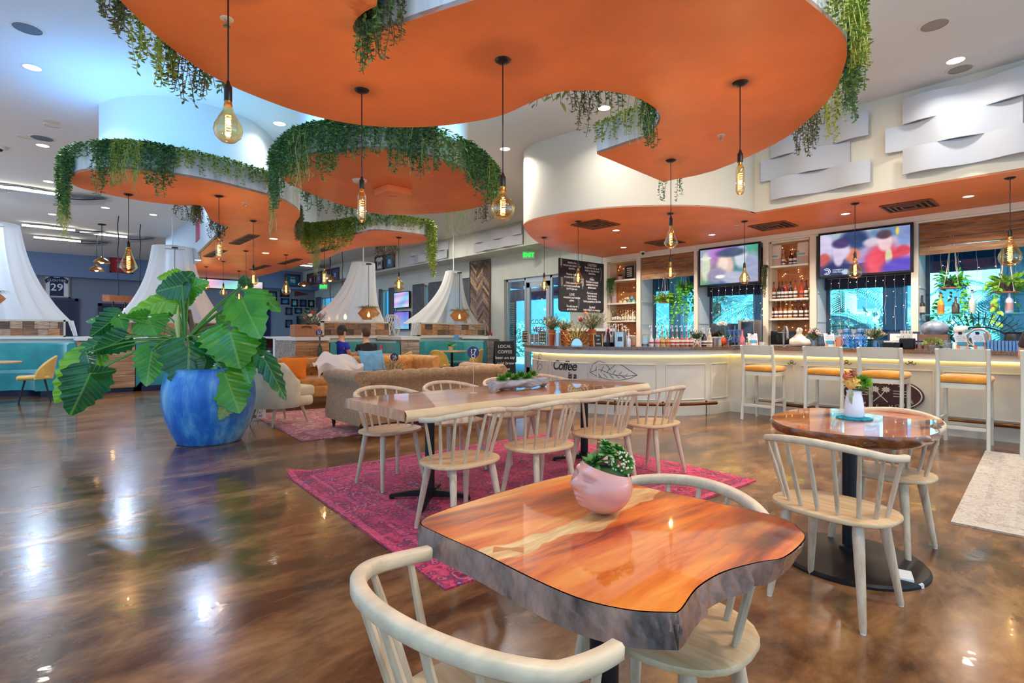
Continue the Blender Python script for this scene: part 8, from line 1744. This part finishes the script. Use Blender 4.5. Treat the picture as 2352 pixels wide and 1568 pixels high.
for c in range(3):
 y0 = ya-wcol*c; z = .5
 while z < 4.1:
  h = .105; sl = wcol
  P = [(y0, z), (y0-wcol, z-sl), (y0-wcol, z-sl+h-.006), (y0, z+h-.006)] if c != 1 else [(y0, z-wcol), (y0-wcol, z), (y0-wcol, z+h-.006), (y0, z-wcol+h-.006)]
  clip = lambda q: max(1.12, min(3.54, q)); Q = [(y_, clip(zz)) for y_, zz in P]
  if max(q[1] for q in Q)-min(q[1] for q in Q) > .02:
   x = XR-.04-r.uniform(0, .008); b.cur = r.randrange(6); b.add([(x, y_, zz) for y_, zz in Q]+[(XR-.005, y_, zz) for y_, zz in Q], [(0, 3, 2, 1), (0, 1, 5, 4), (1, 2, 6, 5), (2, 3, 7, 6), (3, 0, 4, 7)])
  z += h
b.build('planks', CHV, o, smooth=0); b = MB(); b.sweep([(XR-.03, ya+.02, 1.1), (XR-.03, yb-.02, 1.1), (XR-.03, yb-.02, 3.56), (XR-.03, ya+.02, 3.56)], .05, .06, up=Vector((1, 0, 0)), closed=True); b.build('frame', pm('chev_frame', (112, 92, 80), .8), o)
q = onX(1127, 770, XR-.02); o = thing('fire_alarm_pull', 'red fire alarm box on the wall right of the chevron panel', 'fire alarm', q); MB().rbox(q, (.05, .12, .16), .008).build('housing', pm('alarm_red', (200, 24, 40), .4), o); MB().box(q.x-.04, q.x-.026, q.y-.04, q.y+.04, q.z-.02, q.z+.01).build('handle', SW, o)
p = Vector((9.1, 10.4, 0)); o = thing('chalk_sandwich_board', 'black folding chalk sandwich board on the floor by the entrance door', 'sign', p); f = Vector((-.5, -.86, 0)).normalized(); r_ = Vector((0, 0, 1)).cross(f)*-1; r_ = Vector((f.y*-1, f.x, 0)); r_ = r_ if r_.dot(Vector(RT+(0,))) > 0 else -r_
for s_, nm in ((1, 'front_board'), (-1, 'rear_board')):
 up = (Vector((0, 0, 1))-f*.3*s_).normalized(); Mx = Matrix((r_, up, r_.cross(up))).transposed(); c = p+f*s_*.17+Vector((0, 0, .53)); MB().obox(c, (.52, 1.08, .03), Mx).build(nm, pm('chalk_black', (26, 28, 32), .7), o)
 if s_ > 0:
  for i, l_ in enumerate(('LOCAL', 'COFFEE', 'beer on tap', 'cold brew', 'wine', 'open late')): text('chalk_writing', l_, CHK, o, face(c+r_.cross(up)*.018+up*(.4-.15*i), r_, up), .11, ext=.0006, shear=.1)
def dome_lamp(label, x, y, d, r=.2, zc=CZ):
 p = at(x, y, d); o = thing('dome_pendant', label, 'pendant lamp', p, 0, 'bronze dome pendants'); MB().lathe([(r, 0), (r*.95, .04), (r*.75, r*.45), (r*.4, r*.7), (.04, r*.78), (.035, r*.95), (0, r*.97)], n=24).build('dome_shade', pm('bronze_dome', (150, 104, 60), .3, metal=.9), o, local=True); MB().cyl((0, 0, r*.9), (0, 0, zc-p.z), .01, n=6).build('cord', BLACK, o, local=True); MB().lathe([(0, -.03), (.09, -.02), (.1, 0), (0, 0)], (0, 0, zc-p.z-.001), 16).build('ceiling_rose', BLACK, o, local=True); MB().sphere((0, 0, .03), .05, 10, 8).build('bulb', emit('bulb_glow', (255, 196, 120), 14.), o, local=True)
dome_lamp('bronze dome pendant at the left, lower and further left of a pair', 222, 622, 15.5, .19); dome_lamp('bronze dome pendant at the left, higher of a pair', 234, 604, 14.5, .19); dome_lamp('bronze dome pendant beside the teal 98 jersey', 698, 656, 18.5, .2); dome_lamp('bronze dome pendant in front of the four dark jerseys', 758, 645, 16.5, .2)
def beam(label, x0, y0, x1, y1, d0, d1, n, zc=CZ):
 a, c = at(x0, y0, d0), at(x1, y1, d1); o = thing('beam_chandelier', label, 'chandelier', (a+c)/2); dv = (c-a).normalized(); Mx = Matrix((dv, Vector((0, 0, 1)), dv.cross(Vector((0, 0, 1))))).transposed(); MB().obox((a+c)/2, ((c-a).length, .16, .16), Mx).build('wood_beam', wood('beam_wood', [(.3, (150, 84, 46)), (.7, (196, 124, 76))], 'X', 2, .6), o)
 for t_ in (.25, .75): q = a.lerp(c, t_); b = MB(); b.tube([q+Vector((.012*math.sin(k), 0, .08+(zc-q.z-.08)*k/20)) for k in range(21)], .012, 5); b.build('chain', BLACK, o)
 for k in range(n):
  q = a.lerp(c, (k+.6)/n); MB().cyl(q-Vector((0, 0, .08)), q-Vector((0, 0, .26)), .02, n=8).build('socket', BLACK, o); MB().lathe([(0, -.15), (.05, -.1), (.05, -.03), (.02, .06)], q-Vector((0, 0, .3)), 12).build('bulb', emit('bulb_glow', (255, 196, 120), 14.), o)
beam('wooden beam chandelier with hanging bulbs behind the left philodendron leaves', 243, 684, 345, 690, 13., 15., 4); beam('wooden beam chandelier with bulbs behind the left of the second drape canopy', 744, 708, 800, 704, 17.5, 18.5, 3)
MB().box(0, 0, 0, 0, 0, 0)
for i, (x, y, lab) in enumerate(((120, 452, 'wavy white ceiling baffle with a light strip at the far left, nearest'), (150, 531, 'wavy white ceiling baffle with a light strip at the far left, second row'), (270, 546, 'wavy white ceiling baffle at the far left, beside the dome pendant chains'), (165, 556, 'wavy white ceiling baffle at the far left, third row'), (980-150, 556, 'wavy white ceiling baffle right of the rear orange lobe'), (700, 612, 'wavy white ceiling baffle above the teal 98 jersey'))):
 p = onZ(x, y, CZ-.1); o = thing('ceiling_baffle', lab, 'ceiling baffle', (p.x, p.y, p.z)); b = MB(); b.grid(lambda u, v: Vector((-.9+1.8*u, -.3+.6*v, .06*math.sin(u*7))), 30, 2); b.grid(lambda u, v: Vector((-.9+1.8*u, -.3+.6*v, .03+.06*math.sin(u*7))), 30, 2, flip=True); b.build('wavy_sheet', WV, o, local=True); MB().box(-.9, .2, -.34, -.31, -.02, .03).build('light_strip', emit('strip_glow', (255, 246, 226), 5.), o, local=True)
 for sx in (-.7, .7): MB().cyl((sx, 0, .0), (sx, 0, .1), .01, n=6).build('hanger', STEEL, o, local=True)
def dark_chair(label, x, y, rz):
 t = thing('dining_chair', label, 'chair', (x, y, 0), rz); W2 = pm('dark_brown_wood', (74, 36, 30), .4)
 MB().rbox((0, 0, .72), (.42, .42, .06), .025).build('seat', pm('cream_seat', (226, 214, 196), .7), t, local=True)
 for sx in (-1, 1):
  MB().box(sx*.19-.02, sx*.19+.02, -.2, -.16, 0, 1.12).build('back_post', W2, t, local=True); MB().box(sx*.19-.02, sx*.19+.02, .16, .2, 0, .69).build('front_leg', W2, t, local=True)
 MB().box(-.2, .2, -.2, -.17, .92, 1.12).build('back_slat', W2, t, local=True); MB().box(-.18, .18, .165, .195, .25, .29).build('stretcher', W2, t, local=True)
dark_chair('tall dark brown bar chair with a cream seat behind the philodendron', 4.08, 12.85, PI+.2); dark_chair('tall dark brown bar chair beyond, by the cash register', 4.95, 16.2, PI/2)
def black_chair(label, x, y, rz):
 t = thing('tub_chair', label, 'chair', (x, y, 0), rz); b = MB(); b.lathe([(.27, .42), (.29, .45), (.3, .78), (.27, .8), (.25, .5)], n=20, a0=PI*.95, a1=PI*2.05); b.build('curved_back', pm('black_leather', (26, 24, 28), .4), t, local=True); MB().lathe([(0, .47), (.25, .46), (.25, .4), (0, .4)], n=20).build('seat', pm('black_leather', (26, 24, 28), .4), t, local=True)
 for sx in (-1, 1):
  for sy in (-1, 1): MB().cyl((sx*.17, sy*.17, .4), (sx*.2, sy*.2, 0), .018, n=8).build('leg', BLACK, t, local=True)
black_chair('black tub chair left of the warm plank pillar', 4.68, 13.5, .4); black_chair('black tub chair further back by the cash register', 4.9, 14.6, -.5)
round_table('dark round table in the far room by the black tub chairs', 5.6, 15.4, .45, .75)
o = thing('host_counter', 'low dark counter carrying the cash register in the far room', 'counter', (6.0, 19.3, 0)); MB().box(4.9, 6.9, 19.1, 19.6, 0, 1.0).build('body', NAVY, o); MB().box(4.85, 6.95, 19.05, 19.65, 1.001, 1.04).build('top', pm('grey_top', (176, 180, 190), .4), o)
p = at(668, 752, 21.); o = thing('cash_register', 'touchscreen cash register glowing blue on the far counter', 'cash register', (5.35, 19.35, 1.04)); MB().box(5.1, 5.6, 19.2, 19.5, 1.041, 1.14).build('drawer', BLACK, o); MB().box(5.15, 5.55, 19.3, 19.36, 1.18, 1.5).build('monitor', BLACK, o); MB().box(5.18, 5.52, 19.294, 19.299, 1.21, 1.47).build('screen', emit('pos_screen', (110, 200, 250), 1.2), o); MB().cyl((5.35, 19.35, 1.14), (5.35, 19.35, 1.2), .04).build('stand', BLACK, o)
for (y0, y1, lab) in ((11.35, 10.95, 'tall crimson banner on the white fascia above the drape canopy behind the plant'), (13.6, 13.0, 'short crimson patterned banner further along the white fascia')):
 single('sports_banner', MB().prism([(2.37+(q-9.95)*.0899-e_, q) for q, e_ in ((y0, .002), (y0, .014), (y1, .014), (y1, .002))], 3.3, 4.1 if y0 < 12 else 3.75), pm('banner_crimson', (170, 22, 62), .7, c2=(230, 200, 210) if y0 > 12 else (150, 16, 54), var=.2, scale=4), lab, 'banner')
SPK = emit('fairy_light', (255, 222, 160), 7.); WIRE = pm('fairy_wire', (220, 226, 226), .5)
def string_lights(label, x, y0, y1, ztop, zbot, n, seed):
 o = thing('string_lights', label, 'string lights', (x, (y0+y1)/2, ztop)); r = random.Random(seed); w_ = MB(); l = MB()
 w_.tube([(x, y0, ztop), (x, y1, ztop)], .003, 4)
 for k in range(n):
  y_ = y0+(y1-y0)*(k+.5)/n; zb = zbot+r.uniform(-.1, .25)*(ztop-zbot); w_.tube([(x, y_+.01*math.sin(q*2), ztop-(ztop-zb)*q/6) for q in range(7)], .0022, 4); z = ztop-.08
  while z > zb: l.sphere((x-.01, y_+r.uniform(-.03, .03), z), .0055, 5, 4); z -= r.uniform(.16, .3)
 w_.build('wire', WIRE, o); b = l.build('bulbs', SPK, o); b['kind'] = 'stuff'
string_lights('fairy lights hanging in the small window left of the televisions', XR-.08, 6.7, 5.65, 2.85, 1.2, 7, 1); string_lights('fairy lights hanging below the blurred-face screen', XR-.2, 5.36, 4.24, 2.2, 1.25, 8, 2); string_lights('fairy lights hanging below the red-jacket screen', XR-.2, 3.18, 2.0, 2.2, 1.2, 9, 3); string_lights('fairy lights hanging across the rightmost window', XR-.05, 1.74, -1.4, 2.6, 1.5, 15, 4)
for (y0, y1, lab, s_) in ((7.7, 6.98, 'fairy lights pinned inside the left bookcase', 5), (4.0, 3.42, 'fairy lights pinned inside the syrup bottle bookcase', 6)):
 o = thing('string_lights', lab, 'string lights', (XW+.32, (y0+y1)/2, 2.8)); r = random.Random(s_); l = MB(); pts = []
 for k in range(60):
  z = r.uniform(1.15, 2.88)
  if min(abs(z-q) for q in (1.53, 1.55, 1.88, 1.96, 2.48, 2.49)) < .06: continue
  l.sphere((XW+.325, r.uniform(y1, y0), z), .006, 5, 4)
 b = l.build('bulbs', SPK, o); b['kind'] = 'stuff'; w_ = MB()
 w_.tube([(XW+.332, y0+(y1-y0)*(.5+.48*math.sin(q*1.3)), 2.87-1.7*q/30) for q in range(31)], .002, 4); w_.build('wire', WIRE, o)
def hanging_plant(label, x, y, d, zt, n, L_, tray, lm, pot=(40, 36, 34), trail=0, seed=1, r=.1):
 p = at(x, y, d); o = thing('hanging_planter', label, 'hanging plant', p); rr = random.Random(seed); b = MB()
 for k in range(4):
  a = PI/4+k*PI/2; b.tube([p+Vector((r*1.25*math.cos(a), r*1.25*math.sin(a), -.02)), p+Vector((r*.7*math.cos(a), r*.7*math.sin(a), .3)), Vector((p.x, p.y, zt))], .005, 4)
 b.build('macrame_cord', pm('cord_cream', (226, 220, 206), .9), o)
 MB().lathe([(0, -.01), (r*.75, -.01), (r, r*1.2), (r*.92, r*1.2), (0, r*1.1)], p, 18).build('pot', pm('hpot_%d' % pot[0], pot, .6), o)
 if tray: MB().lathe([(0, -.03), (r*1.45, -.03), (r*1.5, -.012), (0, -.012)], p, 22).build('tray', wood('tray_wood', [(.3, (170, 96, 70)), (.7, (206, 130, 96))], 'X', 3), o)
 b = MB()
 for k in range(n):
  a = rr.random()*2*PI; e = rr.uniform(-.3, 1.3); dd = Vector((math.cos(a)*math.cos(e), math.sin(a)*math.cos(e), math.sin(e)*.6)).normalized(); c = p+Vector((0, 0, r*1.1))+dd*r*rr.uniform(.3, 1.9)+Vector((0, 0, -.1*rr.random())); b.leaf2(c, (dd+Vector((0, 0, -.3))).normalized(), dd.orthogonal().normalized(), L_*rr.uniform(.7, 1.2), L_*.42, .3)
 for t_ in range(trail):
  a = rr.random()*2*PI; q = p+Vector((math.cos(a)*r*1.3, math.sin(a)*r*1.3, r)); ln = rr.uniform(.3, .8)
  for k in range(int(ln/.055)):
   q = q+Vector((math.cos(a)*.012, math.sin(a)*.012, -.055)); h = rr.random()*2*PI; dd = Vector((math.cos(h), math.sin(h), -.6)).normalized(); b.leaf2(q, dd, dd.orthogonal().normalized(), L_*.9, L_*.6, .2)
 b.build('foliage', lm, o)
G1 = pm('pothos_green', (60, 160, 50), .45, c2=(110, 190, 60), var=.2, scale=18); G2 = pm('pothos_lime', (150, 190, 50), .45, c2=(90, 170, 60), var=.2, scale=18)
dX = lambda px, X: X/ray(px, 700)[0]
hanging_plant('left hanging fern basket in the small window beside the left bookcase', 1527, 693, dX(1527, 10.3), 2.9, 150, .13, True, G2, (190, 120, 90), 0, 1, .085); hanging_plant('right hanging pothos with long trails in the small window', 1573, 666, dX(1573, 10.25), 2.9, 130, .1, False, G1, (60, 46, 40), 16, 2, .09)
hanging_plant('hanging trailing plant on a wooden tray, left in the rightmost window', 2187, 658, dX(2187, 10.25), 2.93, 130, .09, True, G1, (30, 40, 44), 10, 3, .1); hanging_plant('hanging yellow-green plant on a wooden tray, right in the rightmost window', 2312, 668, dX(2312, 10.2), 2.93, 120, .12, True, G2, (50, 44, 40), 2, 4, .095)
struct('ground_outside', MB().box(XR+.31, 60, -40, 60, -.12, -.02), pm('patio', (206, 204, 198), .8))
def palm(label, x, y, h, n=17, L_=1.9, seed=1, trunk=True):
 o = thing('palm_tree', label, 'palm tree', (x, y, 0), seed, 'palms outside the windows'); r = random.Random(seed); b = MB()
 for k in range(n):
  a = k*2.4+r.random()*.4; e = r.uniform(.15, 1.25); pts = []; d = Vector((math.cos(a), math.sin(a), 0))
  for q in range(11): t_ = q/10; pts.append(Vector((0, 0, h))+d*L_*t_*math.cos(e*.7)+Vector((0, 0, L_*(math.sin(e)*t_-.75*t_*t_))))
  b.tube(pts, [.022-.0018*q for q in range(11)], 4); sd = Vector((-d.y, d.x, 0))
  for q in range(2, 34):
   t_ = q/33*10; i = min(9, int(t_)); c = pts[i].lerp(pts[i+1], t_-i); tg = (pts[i+1]-pts[i]).normalized()
   for s_ in (-1, 1): dd = (sd*s_+tg*.7+Vector((0, 0, -.25))).normalized(); b.leaf(c, dd, tg, .5*L_/1.9*(1-.5*abs(t_/10-.4)), .045)
 b.build('fronds', pm('palm_green', (120, 160, 150), .6, var=.3, scale=3), o, local=True)
 MB().tube([(0, 0, 0), (.03, 0, h*.5), (0, 0, h+.05)], [.2, .16, .14], 10).build('trunk', pm('palm_trunk', (130, 110, 90), .9, var=.3, scale=12), o, local=True)
 return o
PT = [(14.2, 3.4, 1.2, 'low spreading palm outside below the red-jacket screen'), (16.5, 4.8, 2.4, 'taller palm outside left of the dark pillar below the red-jacket screen'), (15.2, 1.2, 1.9, 'palm outside right of the dark pillar'), (13.8, -1.4, 1.4, 'low palm outside the rightmost window at the right'), (16.2, 8.2, 2.2, 'palm outside the small window by the left bookcase'), (15.8, 6.3, 2.0, 'palm outside behind the coffee machines'), (17.5, -.3, 2.8, 'tall palm outside behind the liquor bottles'), (16.0, 12.0, 2.1, 'palm outside the entrance door')]
pl0 = None
for i, (x, y, h, lab) in enumerate(PT): palm(lab, x, y, h, seed=i+1)
for i, (x, y, lab) in enumerate(((12.9, 2.75, 'square pillar outside in the window below the red-jacket screen'), (12.9, 1.0, 'pale square pillar outside behind the liquor bottles, left'), (12.9, -.35, 'pale square pillar outside behind the liquor bottles, right'), (12.9, 5.35, 'square pillar outside behind the coffee machines'), (12.9, 7.6, 'square pillar outside the small window'), (13.2, 11.3, 'square pillar outside the entrance'))):
 o = thing('patio_pillar', lab, 'pillar', (x, y, -.02)); MB().box(x-.17, x+.17, y-.17, y+.17, -.02, 3.0).build('shaft', pm('patio_blue', (90, 120, 150), .7) if i in (0, 3, 5) else pm('patio_pale', (226, 230, 230), .7), o); MB().box(x-.21, x+.21, y-.21, y+.21, -.02, .12).build('plinth', pm('patio_pale', (226, 230, 230), .7), o)
o = thing('patio_roof', 'dark slatted patio roof outside above the bar windows', 'canopy', (12.2, 4, 2.75)); MB().box(10.85, 13.2, -6, 16, 3.0, 3.12).build('deck', pm('patio_roof', (40, 70, 110), .8), o)
b = MB()
for k in range(22): b.box(10.85, 13.2, -6+k, -5.92+k, 2.86, 2.998)
b.build('rafters', pm('patio_rafter', (60, 90, 130), .8), o); MB().box(13.15, 13.25, -6, 16, 2.45, 2.86).build('awning_edge', pm('awning_edge', (46, 84, 130), .8), o)
o = thing('white_building', 'white apartment building across the street outside', 'building', (38, 8, 0)); MB().box(36, 44, 4, 14, -.02, 22).build('walls', pm('bldg_white', (232, 230, 226), .8), o); b = MB()
for zz in range(1, 8):
 for yy in range(5): b.box(35.9, 35.99, 4.6+yy*1.9, 5.7+yy*1.9, zz*2.7, zz*2.7+1.5)
b.build('windows', pm('bldg_glass', (90, 120, 150), .3), o)
b = MB(); r = random.Random(77)
for k in range(9000):
 c = Vector((20+r.uniform(-.8, .8), r.uniform(-14, 24), 1.9*r.random()**.8)); d = Vector((r.gauss(0, 1), r.gauss(0, 1), r.gauss(.3, 1))).normalized(); b.cur = k % 2; b.leaf(c, d, d.orthogonal().normalized(), .3, .15)
o = b.build('hedge', [pm('hedge_a', (120, 160, 150), .8), pm('hedge_b', (160, 190, 180), .8)], smooth=0); tag(o, 'leafy hedge along the far side of the patio outside', 'hedge')
for i, (x, y, lab) in enumerate(((11.9, 9.6, 'patio table seen through the entrance door glass'), (12.2, 8.2, 'patio table outside near the small window'))): round_table(lab, x, y, .35, .75)
o = thing('menu_board', 'tall narrow black menu board outside the entrance sidelight', 'sign', (11.1, 12.4, 0)); q = onX(1174, 760, 11.1); MB().box(11.1, 11.14, q.y-.2, q.y+.2, .35, 2.35).build('board', pm('chalk_black', (26, 28, 32), .7), o); b = MB(); r = random.Random(5)
for k in range(30): b.box(11.09, 11.099, q.y-.16, q.y-.16+r.uniform(.15, .32), .45+.06*k, .475+.06*k)
b.build('menu_lines', SW, o); MB().box(11.1, 11.3, q.y-.2, q.y+.2, -.02, .02).build('foot', BLACK, o)
MB().box(11.11, 11.13, q.y-.03, q.y+.03, .02, .35).build('post', BLACK, o)
for (x, y) in ((2.5, 11.8), (6, 16.5), (2, 19.5), (6.5, 22), (0, 17), (-2.5, 12), (-2, 22)): area('far_room_fill', (x, y, CZ-.06), (0, 0, 0), .14, 90, (.55, .72, 1.))  # added bluish fill lamps, no fixtures, to brighten the far room
for (x, y, e) in ((7.9, 10.5, 50), (8.3, 13.2, 50), (6.2, 8.4, 50)): area('room_fill', (x, y, CZ-.06 if x < 9 else 3.5), (0, 0, 0), .4, e, (1., .9, .78))  # warm fill added on the booth and bar side against the blue ambient
for (x, y, e) in ((5.5, 1.0, 34), (3.2, -1.0, 60), (5.9, 2.2, 40), (1.5, -.6, 50)): area('dining_fill', (x, y, CZ-.06), (0, 0, 0), .3, e, (1., .84, .62), 'DISK')  # extra warm fill over the near tables; no fitting belongs to these lamps
